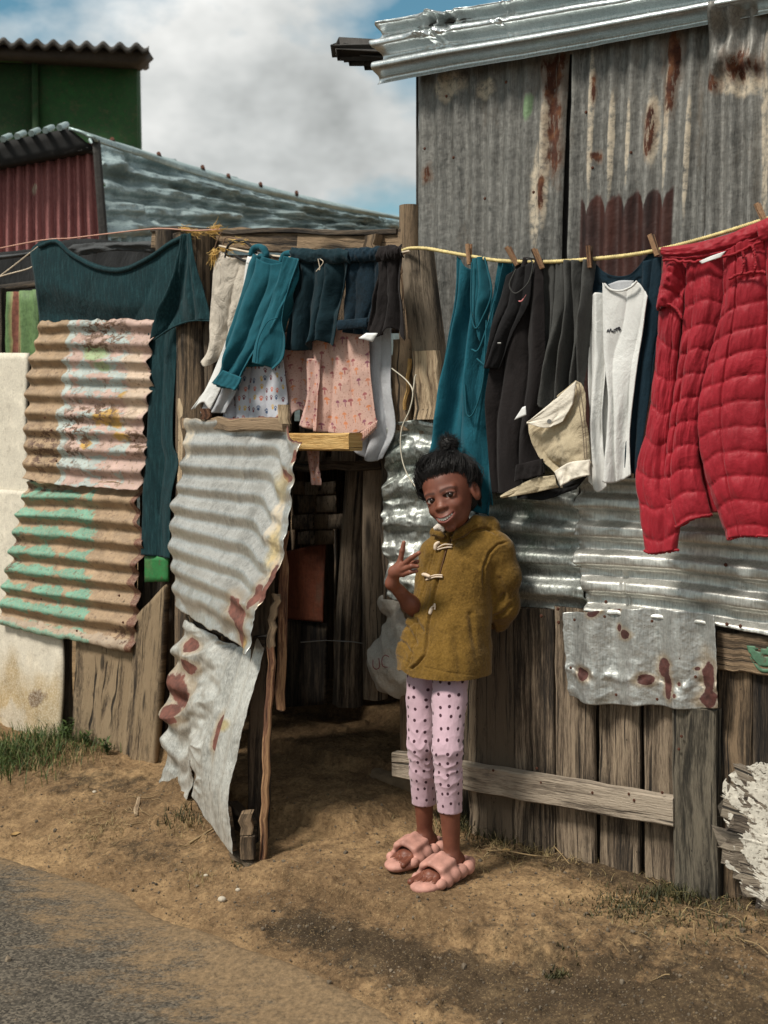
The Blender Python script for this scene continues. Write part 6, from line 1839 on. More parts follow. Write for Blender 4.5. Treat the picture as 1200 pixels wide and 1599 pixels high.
# the feet stand on the ground under these places
footN = uvz(on_ground(706., 1366., 0.012)); footF = uvz(on_ground(664., 1334., 0.012))
NV = np.array([0.0, 1.0, 0.0])
anN = J(706, 1338, footN[1] - 0.015); anF = J(664, 1305, footF[1] - 0.015)
knN = J(699, 1172, footN[1] - 0.005); knF = J(659, 1165, footF[1] + 0.02)
hpN = J(705, 1020, 0.235); hpF = J(664, 1020, 0.235)
pelv = (hpN + hpF) / 2 + [0, 0, 0.03]
chest = J(722, 880, 0.17)
neck0 = J(732, 842, 0.150); neck1 = J(718, 812, 0.175)
shL = J(782, 858, 0.12); elL = J(786, 938, 0.10); haL = J(774, 962, 0.07)
shR = J(688, 862, 0.19); elR = J(668, 974, 0.235); wrR = J(613, 911, 0.375)

person = thing('person', 'smiling child in a mustard toggle coat and dotted leggings leaning on the fence', 'person', tuple(wxyz((footN + footF) / 2 * [1, 1, 0])))

lo = np.array([min(anF[0], wrR[0], footF[0]) - 0.12, 0.0, -0.02]); hi = np.array([elL[0] + 0.08, 0.62, 1.36])
B = SDF(lo, hi, HS)
# legs
B.chain([hpN, knN], [0.050, 0.038], 0.008); B.chain([knN, knN * 0.45 + anN * 0.55, anN], [0.037, 0.032, 0.0235], 0.006)
B.chain([hpF, knF], [0.050, 0.038], 0.008); B.chain([knF, knF * 0.45 + anF * 0.55, anF], [0.037, 0.032, 0.0235], 0.006)
B.chain([pelv, chest, neck0], [0.066, 0.060, 0.04], 0.05)
B.chain([neck0 - [0, 0, 0.02], neck1], [0.036, 0.031], 0.02)
B.chain([chest, shL, elL, haL], [0.05, 0.030, 0.026, 0.022], 0.03)
B.chain([chest, shR, elR, elR * 0.5 + wrR * 0.5, wrR], [0.05, 0.030, 0.026, 0.0255, 0.0185], 0.02)
# feet in the slippers: toes point out from the fence
for an, sd in ((anN, 1), (anF, -1)):
    z0 = 0.026 + float(gheight(*wxyz(an)[:2]) if False else 0)
    heel = np.array([an[0], an[1] - 0.025, 0.045])
    ball = np.array([an[0] - 0.004 * sd, an[1] + 0.112, 0.033])
    B.chain([an, heel], [0.024, 0.023], 0.02)
    B.chain([an + [0, 0.01, -0.02], np.array([an[0], an[1] + 0.06, 0.052]), ball], [0.024, 0.019, 0.008], 0.02)
    B.cap(ball + [-0.022, -0.008, 0], ball + [0.022, -0.008, 0], 0.0125, 0.0125, 0.01)
    B.cap(heel, ball, 0.022, 0.018, 0.02)
    for q in range(5):
        o_ = (q - 2) * 0.0145
        tip = ball + [o_ * 1.1 * sd, 0.050 - 0.006 * q + (0.004 if q == 0 else 0), -0.008]
        B.chain([ball + [o_ * sd * 0.9, 0, -0.002], ball + [o_ * sd * 1.05, 0.025 - 0.003 * q, -0.003], tip], [0.0105, 0.0072, 0.0100 if q == 0 else 0.0078], 0.002)

# hand: back of the hand to the road, index up, the others across towards the chest
vh = 0.385
wr2 = J(612, 911, vh - 0.005)
palm = J(617, 893, vh); kI = J(625, 877, vh + 0.004); kM = J(630, 882, vh + 0.010); kR_ = J(631, 889, vh + 0.010); kP = J(630, 897, vh + 0.004)
B.chain([wrR, wr2], [0.0185, 0.0185], 0.01)
B.chain([wr2, palm], [0.0175, 0.0195], 0.012)
for k_ in (kI, kM, kR_, kP):
    B.chain([palm, k_], [0.017, 0.0092], 0.008)
B.chain([kI, J(628.5, 860, vh + 0.004), J(631, 847.5, vh + 0.002)], [0.0092, 0.0080, 0.0066], 0.0035)
B.chain([kM, J(643, 871, vh + 0.014), J(654.5, 863.5, vh + 0.014)], [0.0092, 0.0080, 0.0065], 0.0028)
B.chain([kR_, J(643, 884, vh + 0.020), J(652, 884.5, vh + 0.010)], [0.0088, 0.0080, 0.0064], 0.0028)
B.chain([kP, J(641, 893.5, vh + 0.016), J(651, 891.5, vh + 0.006)], [0.0080, 0.0072, 0.0058], 0.0028)
B.chain([palm, J(633, 884, vh - 0.014), J(645, 880, vh - 0.012), J(652, 877, vh - 0.006)], [0.014, 0.0095, 0.0085, 0.0070], 0.0035)

# head, in its own frame: x = her left, y = forward, z = up
hc = J(703.5, 776.5, 0.225)
fw_w = np.array([-0.44, -0.895, -0.06]); up_w = np.array([-0.35, 0.0, 0.94])


def to_uvz_dir(d):
    return np.array([d[:2] @ D2, d[:2] @ N2, d[2]])


fw = to_uvz_dir(fw_w); fw /= np.linalg.norm(fw)
up = to_uvz_dir(up_w); up = up - fw * (up @ fw); up /= np.linalg.norm(up)
# her left = image right = +u side
lf_ = np.cross(fw, up); lf_ = lf_ if lf_[0] > 0 else -lf_
lf_ /= np.linalg.norm(lf_)
HM = np.stack([lf_, fw, up])            # rows: head axes in uvz


HSC = 1.125


def H(x, y, z):
    return hc + HSC * (x * lf_ + y * fw + z * up)


def hcap(a, b, r0, r1, k=0.006, sub=False):
    B.cap(H(*a), H(*b), r0 * HSC, r1 * HSC, k, sub)


def hell(c, r, k=0.01, sub=False, M=None):
    MM = HM if M is None else M @ HM
    B.ell(H(*c), np.array(r) * HSC, k, MM, sub)


hell((0, -0.014, 0.034), (0.0705, 0.086, 0.078), 0.02)
hell((0, 0.012, -0.010), (0.0565, 0.066, 0.070), 0.02)
hell((0, 0.026, -0.044), (0.0400, 0.047, 0.042), 0.024)
hell((0, 0.062, -0.081), (0.0165, 0.013, 0.012), 0.014)
for s_ in (-1, 1):
    hell((s_ * 0.0300, 0.0520, -0.024), (0.0195, 0.019, 0.017), 0.016)
    hell((s_ * 0.029, 0.082, 0.0075), (0.0195, 0.012, 0.0110), 0.008, sub=True)
    hcap((s_ * 0.012, 0.0660, 0.0195), (s_ * 0.042, 0.0570, 0.0220), 0.0080, 0.006, 0.014)
    # eye lids round the ball
    hell((s_ * 0.0290, 0.0600, 0.0060), (0.0180, 0.0130, 0.0140), 0.003)
    hell((s_ * 0.0290, 0.0725, 0.0055), (0.0162, 0.013, 0.0066), 0.0012, sub=True)
    hcap((s_ * 0.0145, 0.0690, 0.0085), (s_ * 0.028, 0.0735, 0.0132), 0.0016, 0.0020, 0.003)
    hcap((s_ * 0.028, 0.0735, 0.0132), (s_ * 0.0445, 0.0620, 0.0090), 0.0020, 0.0016, 0.003)
    # nose wing
    hell((s_ * 0.0125, 0.0775, -0.0225), (0.0072, 0.0080, 0.0060), 0.005)
    # ear
    er = np.array([[math.cos(0.35), s_ * math.sin(0.35), 0], [-s_ * math.sin(0.35), math.cos(0.35), 0], [0, 0, 1.0]])
    hell((s_ * 0.0735, -0.012, -0.004), (0.0075, 0.0175, 0.0285), 0.006, M=er)
    hell((s_ * 0.0815, -0.009, -0.001), (0.0060, 0.0100, 0.0180), 0.004, M=er, sub=True)
hcap((0, 0.0660, 0.006), (0, 0.0765, -0.0155), 0.0075, 0.0095, 0.014)
hell((0, 0.0835, -0.0200), (0.0105, 0.0085, 0.0078), 0.007)
# mouth: an open smile
arcx = np.linspace(-0.0250, 0.0250, 9)


def arc(zc, zs, yc, ys):
    return [(x, yc - ys * (x / 0.027) ** 2, zc + zs * (x / 0.027) ** 2) for x in arcx]


hell((0, 0.070, -0.0530), (0.027, 0.0165, 0.019), 0.016)
for a, b in zip(arc(-0.0560, 0.0135, 0.087, 0.018)[:-1], arc(-0.0560, 0.0135, 0.087, 0.018)[1:]):
    k_ = 1 - (abs(a[0] + b[0]) / 2 / 0.027) ** 2
    hcap(a, b, 0.0020 + 0.0042 * k_, 0.0020 + 0.0042 * k_, 0.0012, sub=True)
ul = arc(-0.0482, 0.0070, 0.0872, 0.0180); ll = arc(-0.0632, 0.0190, 0.0830, 0.0155)
for L_, r_ in ((ul, 0.0021), (ll, 0.0036)):
    for i in range(8):
        f0 = 1 - 0.55 * (L_[i][0] / 0.027) ** 2; f1 = 1 - 0.55 * (L_[i + 1][0] / 0.027) ** 2
        hcap(L_[i], L_[i + 1], r_ * f0, r_ * f1, 0.0022)

bv, bf = B.mesh()
bv = relax(bv, bf, 1, 0.45)
q_ = (bv - hc) @ HM.T / HSC
hx, hy, hz = q_[:, 0], q_[:, 1], q_[:, 2]
ishead = (np.abs(q_) < 0.14).all(1)
lips = np.zeros(len(bv))
for L_, r_ in ((ul, 0.0021), (ll, 0.0036)):
    for p in L_:
        lips = np.maximum(lips, sstep(r_ + 0.0034, r_ + 0.0010, np.sqrt((hx - p[0]) ** 2 + (hy - p[1]) ** 2 + (hz - p[2]) ** 2)))
brow = np.zeros(len(bv))
for s_ in (-1, 1):
    for i in range(14):
        f = i / 13
        p = (s_ * (0.011 + 0.036 * f), 0, 0.0218 + 0.0048 * math.sin(f * 2.4) - 0.003 * f)
        brow = np.maximum(brow, 0.85 * sstep(0.0066 - 0.0022 * f, 0.0010, np.hypot(hx - p[0], hz - p[2])) * (hy > 0.03))
    # lash line
    for i in range(10):
        f = i / 9
        p = (s_ * (0.0145 + 0.030 * f), 0, 0.0080 + 0.0052 * math.sin(f * 3.1))
        brow = np.maximum(brow, sstep(0.0036, 0.0014, np.hypot(hx - p[0], hz - p[2])) * (hy > 0.04))
lips *= ishead; brow *= ishead
hd = np.sqrt(((bv - (kM + palm) / 2) ** 2).sum(1))
warm = np.where(hd < 0.09, 0.25, 0.0)
for tp in (J(631, 846, vh), J(655, 863, vh + 0.014), J(653, 884, vh + 0.01), J(652, 891, vh + 0.006)):
    warm = np.maximum(warm, sstep(0.012, 0.004, np.sqrt(((bv - tp) ** 2).sum(1))))
warm = np.maximum(warm, 0.5 * ishead * sstep(0.012, 0.004, np.abs(hx)) * sstep(0.02, -0.03, hz) * (hy > 0.07) * (hz > -0.035))
body = mesh_obj('body', wxyz(bv), bf[:, ::-1], SKIN, person, attrs={'lips': lips, 'brow': brow, 'warm': warm})
recalc(body)

# eyes and teeth
EYEW = plain('eye_white', (0.48, 0.45, 0.42), 0.25, var=0.02, bump=0.0)
IRIS = plain('dark_iris', (0.018, 0.008, 0.005), 0.12, bump=0.0)
TOOTH = plain('tooth_white', (0.78, 0.75, 0.68), 0.25, var=0.03, bump=0.0)
LASH = plain('black_lash', (0.006, 0.005, 0.005), 0.6)


def ball(name, mat, c, r, parent, M=None, n=16, sc3=(1, 1, 1)):
    V = []
    for j in range(n + 1):
        ph = math.pi * (j / n - 0.5)
        for i in range(2 * n):
            th = math.pi * i / n
            l = np.array([math.cos(ph) * math.cos(th) * sc3[0], math.cos(ph) * math.sin(th) * sc3[1], math.sin(ph) * sc3[2]]) * r
            V.append(c + (l @ M if M is not None else l))
    return recalc(mesh_obj(name, wxyz(np.array(V)), grid_faces(2 * n, n + 1, wrap=True), mat, parent))


for s_ in (-1, 1):
    e_ = ball('eye', EYEW, H(s_ * 0.0290, 0.0560, 0.0050), 0.0158, person, HM)
    # looking at the camera
    lk = to_uvz_dir(CAMP - wxyz(H(s_ * 0.029, 0.0585, 0.005))); lk /= np.linalg.norm(lk)
    ic = H(s_ * 0.0290, 0.0585, 0.0050) + lk * 0.0098
    ball('iris', IRIS, ic, 0.0092, e_, None, 10)
th_ = []
TF = []
for i in range(8):
    xc = (i - 3.5) * 0.0058
    w = 0.0027
    zt = -0.0488 + 0.0075 * (xc / 0.027) ** 2; zb = -0.0578 + 0.0105 * (xc / 0.027) ** 2 + (0.0010 if i in (3, 4) else 0.0018)
    yc = 0.0852 - 0.0180 * (xc / 0.027) ** 2
    n0 = len(th_)
    for dy in (0, -0.004):
        for (dx, z_) in ((-w, zt), (w, zt), (w * 0.85, zb), (-w * 0.85, zb)):
            th_.append(H(xc + dx, yc + dy, z_))
    TF += [tuple(n0 + a for a in f) for f in ((0, 1, 2, 3), (7, 6, 5, 4), (0, 4, 5, 1), (1, 5, 6, 2), (2, 6, 7, 3), (3, 7, 4, 0))]
recalc(mesh_obj('teeth', wxyz(np.array(th_)), TF, TOOTH, person, smooth=False))
ball('mouth_inside', plain('mouth_dark', (0.035, 0.008, 0.008), 0.5), H(0, 0.067, -0.0555), 0.0145, person, HM, 10, (1.7, 0.9, 0.75))

# ------------------------------------------------------------------ hair
HAIR = plain('black_hair', (0.009, 0.007, 0.0065), 0.55, var=0.5, sc_=90, bump=0.6, spec=0.4)
HR = SDF(hc - 0.16, hc + [0.16, 0.16, 0.20], 0.003)
Bk = B; B = HR
hell((0, -0.024, 0.046), (0.0735, 0.082, 0.068), 0.01)
hell((0, -0.045, 0.010), (0.070, 0.058, 0.070), 0.02)
hell((0, 0.070, -0.002), (0.062, 0.040, 0.058), 0.006, sub=True)     # keeps the face clear
for s_ in (-1, 1):
    hell((s_ * 0.080, 0.012, -0.028), (0.030, 0.040, 0.052), 0.006, sub=True)
BUN = (0.026, -0.045, 0.143)
hell(BUN, (0.026, 0.026, 0.023), 0.006)
hell((0.022, -0.040, 0.112), (0.022, 0.022, 0.020), 0.012)
B = Bk
hv, hf = HR.mesh()
hn = vnormals(hv, hf)
ql = (hv - hc) @ HM.T / HSC
hv = hv + hn * (0.004 * fbm(np.arctan2(ql[:, 0], ql[:, 1] + 0.02) * 14, ql[:, 2] * 25, 3, 4, 0.7))[:, None]
hair = recalc(mesh_obj('hair', wxyz(hv), hf, HAIR, person))
parts = []
RH = np.random.default_rng(11)


def strand(pts, r0=0.0010):
    n = len(pts)
    P = wxyz(np.array(pts))
    parts.append(tube_geo(P, np.linspace(r0, r0 * 0.25, n), 3))


for i in range(1500):      # pulled up from the hairline towards the knot
    a = RH.uniform(-2.9, 2.9)
    x0 = 0.070 * math.sin(a); y0 = -0.020 + 0.082 * math.cos(a)
    z0 = 0.048 + 0.028 * math.cos(a) + RH.normal(0, 0.006)
    if abs(a) > 1.2:
        z0 = 0.02 - 0.05 * (abs(a) - 1.2) + RH.normal(0, 0.006)
    s0 = np.array([x0, y0, z0]); s1 = np.array(BUN) * [1, 1, 0.82] + RH.normal(0, 0.008, 3)
    bul = 0.004 + abs(RH.normal(0, 0.007)) + (0.009 if a < -0.4 else 0)
    pts = []
    for f in np.linspace(0, 1, 6):
        p = s0 * (1 - f) + s1 * f
        d = p - np.array([0, -0.02, 0.03]); d = d / (np.linalg.norm(d) + 1e-6)
        # stay on the outside of the skull
        rr = np.linalg.norm((p - [0, -0.024, 0.050]) / [0.078, 0.086, 0.074])
        if rr < 1:
            p = np.array([0, -0.024, 0.050]) + (p - [0, -0.024, 0.050]) / max(rr, 0.2)
        p = p + d * bul * math.sin(math.pi * min(1, f * 1.3)) + RH.normal(0, 0.0018, 3)
        pts.append(H(*p))
    strand(pts, 0.0011)
for i in range(1500):       # fuzz round the outline and the knot
    if i < 700:
        d = RH.normal(size=3); d /= np.linalg.norm(d)
        c = np.array(BUN) + d * 0.022; ln = RH.uniform(0.010, 0.024)
    else:
        a = RH.uniform(-2.6, 1.6); e = RH.uniform(0.1, 1.2)
        d = np.array([math.sin(a) * math.cos(e), math.cos(a) * math.cos(e) * 0.9, math.sin(e)])
        c = np.array([0, -0.024, 0.046]) + d * [0.0735, 0.082, 0.068]; ln = RH.uniform(0.008, 0.030) if a < 0 else RH.uniform(0.006, 0.018)
        if c[1] > 0.03 and c[2] < 0.07:
            continue
    pts = [c]; dd = d.copy()
    for q in range(4):
        dd = dd + RH.normal(0, 0.35, 3); dd /= np.linalg.norm(dd)
        pts.append(pts[-1] + dd * ln / 4)
    strand([H(*p) for p in pts], 0.0009)
for i in range(520):       # baby hairs at the forehead and temple
    a = RH.uniform(-1.25, 1.25)
    p0 = np.array([0.064 * math.sin(a), -0.012 + 0.080 * math.cos(a), 0.060 + 0.012 * math.cos(a) + RH.normal(0, 0.004)])
    pts = [H(*p0)]
    for q in range(3):
        p0 = p0 + [0.002 * math.sin(a) + RH.normal(0, 0.001), 0.001, 0.005]
        pts.append(H(*p0))
    strand(pts, 0.0008)
V_, F_ = join_geo(parts)
so = mesh_obj('strands', V_, F_, HAIR, hair)
so['kind'] = 'stuff'
P_ = [H(BUN[0] * 0.85 + 0.019 * math.cos(a), BUN[1] * 0.9 + 0.019 * math.sin(a), 0.119 + 0.004 * math.sin(a)) for a in np.linspace(0, 2 * math.pi, 24)]
tube('hair_tie', plain('pale_hair_tie', (0.6, 0.6, 0.58), 0.5), wxyz(np.array(P_)), 0.0022, hair, sides=6)

# ------------------------------------------------------------------ coat
COATC = cloth('mustard_fleece', (0.135, 0.074, 0.012), 0.34, weave=0.8, wr=0.30, wrs=11, sheen=0.12,
              pattern=lambda M, c: M.mix(M.math('MULTIPLY', M.sm(M.noise(120, 4, 0.75), 0.46, 0.62), 0.4), c, (0.235, 0.133, 0.030)))
C_ = SDF([lo[0], 0.0, 0.60], [hi[0] + 0.03, 0.50, 1.20], 0.0030)
ring = [  # photo y, x, half width u, half depth v, v of the centre
    (822, 738, 0.052, 0.045, 0.145), (838, 731, 0.092, 0.066, 0.150), (850, 728, 0.116, 0.082, 0.157), (870, 724, 0.124, 0.092, 0.166), (900, 716, 0.126, 0.098, 0.180), (940, 709, 0.128, 0.102, 0.195),
    (980, 702, 0.134, 0.112, 0.220), (1015, 697, 0.146, 0.126, 0.242), (1052, 693, 0.150, 0.134, 0.256), (1075, 693, 0.152, 0.136, 0.258)]
RC = np.array([list(J(x, y, v)) + [a, b] for y, x, a, b, v in ring])
RC = RC[np.argsort(RC[:, 2])]
sl, (X, Y, Z) = C_.block(C_.lo, C_.lo + C_.n * C_.h, 0)
X = X.astype(np.float32); Y = Y.astype(np.float32); Z = Z.astype(np.float32)
cu = np.interp(Z, RC[:, 2], RC[:, 0]); cv = np.interp(Z, RC[:, 2], RC[:, 1]); ra = np.interp(Z, RC[:, 2], RC[:, 3]); rb = np.interp(Z, RC[:, 2], RC[:, 4])
ex = (np.abs((X - cu) / ra) ** 2.3 + np.abs((Y - cv) / rb) ** 2.3) ** (1 / 2.3)
dt = (ex - 1) * np.minimum(ra, rb)
ztop = RC[-1, 2]
# hem: rises towards the open front on the image left
xh = np.array([612, 616, 625, 636, 644, 652, 662, 680, 700, 720, 740, 752, 760]); yh = np.array([1030, 1032, 1036, 1041, 1043, 1040, 1046, 1052, 1057, 1061, 1062, 1060, 1052])
Zh = np.array([uvz(on_wall(float(a), float(b), 0.28))[2] for a, b in zip(xh, yh)]); Uh = np.array([uvz(on_wall(float(a), float(b), 0.28))[0] for a, b in zip(xh, yh)])
zb = np.interp(X, Uh, Zh)
dt = np.maximum(dt, zb - Z); dt = np.maximum(dt, Z - ztop)
C_.F = np.minimum(C_.F, dt).astype(np.float32)
C_.chain([J(752, 850, 0.14), J(776, 860, 0.130), J(789, 900, 0.115), J(787, 945, 0.095), J(778, 968, 0.075)], [0.052, 0.050, 0.047, 0.046, 0.042], 0.030)
C_.chain([J(700, 850, 0.18), J(682, 866, 0.20), J(674, 905, 0.21), J(666, 950, 0.24), J(662, 960, 0.25)], [0.050, 0.046, 0.042, 0.040, 0.036], 0.030)
C_.chain([J(652, 985, 0.29), J(641, 1016, 0.295)], [0.036, 0.040], 0.03)
# hood lying on the shoulders, collar
C_.chain([J(707, 840, 0.245), J(720, 830, 0.225), J(744, 818, 0.175), J(766, 822, 0.12), J(772, 838, 0.09)], [0.012, 0.017, 0.024, 0.030, 0.028], 0.012)
C_.chain([J(744, 815, 0.15), J(760, 818, 0.10)], [0.020, 0.024], 0.012)
C_.chain([J(690, 836, 0.235), J(680, 832, 0.20), J(690, 828, 0.15)], [0.013, 0.014, 0.015], 0.010)
# neck opening
C_.cap(neck1 + [0, 0.008, 0.02], neck0 + [0, 0.010, 0.005], 0.040, 0.034, 0.01, sub=True)
cv_, cf_ = C_.mesh()
cv_ = relax(cv_, cf_, 2, 0.5)
for rep in range(1):
    cn = vnormals(cv_, cf_)
    cax = np.stack([np.interp(cv_[:, 2], RC[:, 2], RC[:, 0]), np.interp(cv_[:, 2], RC[:, 2], RC[:, 1]), cv_[:, 2]], 1)
    if ((cn * (cv_ - cax)).sum(1)).mean() < 0:
        cn = -cn
    px_, py_ = project(wxyz(cv_))
    front = sstep(-0.1, 0.3, cn[:, 1] * 0.8 - cn[:, 0] * 0.2)
    d = np.zeros(len(cv_))

    def crease(poly, w, dep, lip=0.0):
        global d
        ds, _ = line_dist(px_, py_, poly)
        d -= dep * np.exp(-(ds / w) ** 2) * front
        if lip:
            d += lip * np.exp(-((ds - 2.2 * w) / (1.2 * w)) ** 2) * front

    OPEN = [(706, 832), (702, 846), (696, 858), (690, 880), (683, 905), (675, 940), (669, 975), (667, 1000), (664, 1022), (652, 1037), (642, 1044)]
    PLK = [(686, 846), (678, 862), (668, 895), (658, 930), (651, 970), (648, 1000), (641, 1025), (636, 1042)]
    crease(OPEN, 1.8, 0.010, 0.002)
    crease(PLK, 1.3, 0.0035, 0.001)
    crease([(p[0] + 4, p[1]) for p in PLK], 1.2, 0.002)
    crease([(795, 846), (778, 850), (764, 864), (756, 885), (755, 905), (760, 930), (763, 962)], 1.8, 0.006, 0.002)     # armhole
    crease([(763, 962), (770, 985), (768, 1010)], 3.0, 0.014)
    crease([(672, 868), (664, 890), (658, 905)], 2.5, 0.003)
    # hem stitching
    crease([(617, 1022), (636, 1034), (640, 1036)], 1.1, 0.0022); crease([(664, 1042), (700, 1050), (740, 1055), (756, 1052)], 1.1, 0.0025)
    # folds
    for poly, w, dep in (([(660, 985), (652, 972), (640, 960)], 3.0, 0.006), ([(650, 1005), (640, 985), (632, 975)], 2.6, 0.006), ([(642, 1020), (632, 1005), (624, 1000)], 2.2, 0.005), ([(628, 985), (640, 978), (652, 968)], 2.4, 0.004),
                         ([(735, 960), (742, 1000), (752, 1035)], 4.5, 0.006), ([(712, 985), (716, 1020), (720, 1050)], 6, 0.0045), ([(690, 990), (688, 1020), (690, 1045)], 5, 0.003), ([(748, 880), (735, 870), (722, 868)], 5, 0.004),
                         ([(786, 930), (776, 945), (766, 955)], 3.2, 0.005), ([(798, 945), (786, 958), (774, 962)], 2.8, 0.005), ([(780, 905), (788, 925), (786, 940)], 4, 0.004), ([(730, 835), (742, 828), (760, 826), (775, 834)], 2.0, 0.007), ([(712, 838), (728, 830), (744, 822)], 1.6, 0.005)):
        crease(poly, w, dep, dep * 0.4)
    d += 0.0055 * fbm(cv_[:, 0] * 14 + cv_[:, 1] * 8, cv_[:, 2] * 9, 4, 4, 0.55) + 0.003 * fbm(cv_[:, 0] * 40, cv_[:, 2] * 22, 9, 3)
    cv_ = cv_ + cn * d[:, None]
coat = recalc(mesh_obj('coat', wxyz(cv_), cf_, COATC, person))
bvh = BVHTree.FromPolygons([Vector(p) for p in wxyz(cv_)], [tuple(int(i) for i in f) for f in cf_])


def on_coat(px, py, off=0.003):
    r = rays(float(px), float(py)); r = r / np.linalg.norm(r)
    h, nrm, _, _ = bvh.ray_cast(Vector(CAMP), Vector(r))
    if h is None:
        return CAMP + r * 3.7
    if nrm.dot(Vector(r)) > 0:
        nrm = -nrm
    return np.array(h + nrm * off)


TOG = plain('cream_leather_toggle', (0.62, 0.50, 0.38), 0.6, var=0.12)
for pts_a, pts_b in (([(679, 859), (684, 853), (690, 849)], [(684, 857), (695, 853), (708, 854)]), ([(664, 898), (669, 899), (675, 902)], [(667, 904), (680, 900), (693, 900)]), ([(669, 960), (672, 952), (676, 948)], [(676, 948), (680, 945), (680, 951)])):
    tg = tube('toggle', TOG, resample([on_coat(a, b, 0.010) for a, b in pts_a], 14), [0.003, 0.0052, 0.006, 0.006, 0.0062, 0.0062, 0.0062, 0.0062, 0.006, 0.006, 0.006, 0.0055, 0.005, 0.003], coat, sides=8)
    for dy in (-1.4, 1.6):
        tube('loop', TOG, resample([on_coat(a, b + dy, 0.006) for a, b in pts_b], 12), 0.0026, tg, sides=6)
tube('zip', plain('brown_zip', (0.10, 0.045, 0.02), 0.5, 0.5), resample([on_coat(a, b, 0.002) for a, b in ((706, 836), (703, 846), (697, 858), (691, 880), (684, 905))], 24), 0.0022, coat, sides=6)
inner = plain('white_fleece_lining', (0.62, 0.56, 0.50), 0.95, var=0.15, sc_=120, bump=0.8)
tube('lining', inner, wxyz(np.array([J(679, 826, 0.225), J(684, 823, 0.222), J(690, 825, 0.215), J(694, 830, 0.215)])), [0.008, 0.012, 0.012, 0.007], coat, sides=9, wob=0.1)
tube('collar_edge', COATC, wxyz(np.array([J(676, 834, 0.235), J(682, 833, 0.240), J(690, 836, 0.242), J(694, 839, 0.240)])), [0.007, 0.010, 0.010, 0.006], coat, sides=9, wob=0.05)

# ------------------------------------------------------------------ leggings


def leggings_mat():
    def dots(M, c):
        uv = M.map(M.tc('UV'), (31, 31, 1))
        x = M.n('ShaderNodeTexVoronoi', voronoi_dimensions='2D', feature='F1')
        x.inputs['Scale'].default_value = 1.0; x.inputs['Randomness'].default_value = 0.42
        M.put(x.inputs['Vector'], uv)
        return M.mix(M.sm(x.outputs['Distance'], 0.175, 0.135), c, (0.05, 0.018, 0.028))
    return cloth('dotted_lilac_jersey', (0.50, 0.345, 0.40), 0.05, pattern=dots, wr=0.15, weave=0.2, sheen=0.2)


LEG = SDF([lo[0], 0.05, 0.08], [hi[0], 0.50, 0.80], 0.0026)
hemN = J(707, 1268, anN[1]); hemF = J(663, 1254, anF[1])
axes = []
for hp, kn, an, hem in ((hpN, knN, anN, hemN), (hpF, knF, anF, hemF)):
    f = (kn[2] - hem[2]) / (kn[2] - an[2]); he = kn * (1 - f) + an * f
    pts = [hp + [0, 0, 0.0], kn * 0.5 + hp * 0.5, kn, kn * 0.55 + he * 0.45, he]
    rs = [0.060, 0.0535, 0.0445, 0.0405, 0.0375]
    LEG.chain(pts, rs, 0.012)
    axes.append(np.array(pts))
    # flat cuff
sl, (X, Y, Z) = LEG.block(LEG.lo, LEG.lo + LEG.n * LEG.h, 0)
midu = (axes[0][-1][0] + axes[1][-1][0]) / 2
zc = np.where(X > midu, axes[0][-1][2] + 0.0013, axes[1][-1][2] + 0.0013)
LEG.F = np.maximum(LEG.F, zc - Z).astype(np.float32)
lv, lg = LEG.mesh()
lv = relax(lv, lg, 2)
A1, A2 = axes


def near_axis(P, ax):
    best = np.full(len(P), 9.0); c = np.zeros((len(P), 3))
    for i in range(len(ax) - 1):
        ab = ax[i + 1] - ax[i]; t = np.clip((P - ax[i]) @ ab / (ab @ ab), 0, 1)
        q = ax[i] + t[:, None] * ab; dd = np.linalg.norm(P - q, axis=1)
        k = dd < best; best[k] = dd[k]; c[k] = q[k]
    return best, c


d1, c1 = near_axis(lv, A1); d2, c2 = near_axis(lv, A2)
cc = np.where((d1 < d2)[:, None], c1, c2)
rad = lv - cc; rl = np.linalg.norm(rad, axis=1, keepdims=True); rn = rad / np.maximum(rl, 1e-6)
ang = np.arctan2(rad[:, 0], rad[:, 1])
zk = knN[2]
which = (d1 < d2).astype(float)
env = 0.06 + 1.0 * np.exp(-((lv[:, 2] - (zk - 0.035)) / 0.075) ** 2)
w_ = 0.0030 * env * (1 - np.abs(np.sin(lv[:, 2] * 95 + 1.6 * np.sin(ang * 1.3 + which * 2) + 5.0 * fbm(ang * 0.9 + which * 5, lv[:, 2] * 9, 5, 3))) ** 0.7 * 1.3)
w_ += 0.0025 * fbm(ang * 2, lv[:, 2] * 18, 6, 3)
for he in (axes[0][-1], axes[1][-1]):
    m_he = np.linalg.norm(lv - he, axis=1) < 0.09
    w_ -= m_he * 0.0018 * np.exp(-((lv[:, 2] - he[2] + 0.012) / 0.003) ** 2)
lv = lv + rn * w_[:, None]
leg_uv = np.stack([ang * 0.046 + which * 1.3, lv[:, 2]], 1)
recalc(mesh_obj('leggings', wxyz(lv), lg, leggings_mat(), person, uv=leg_uv))

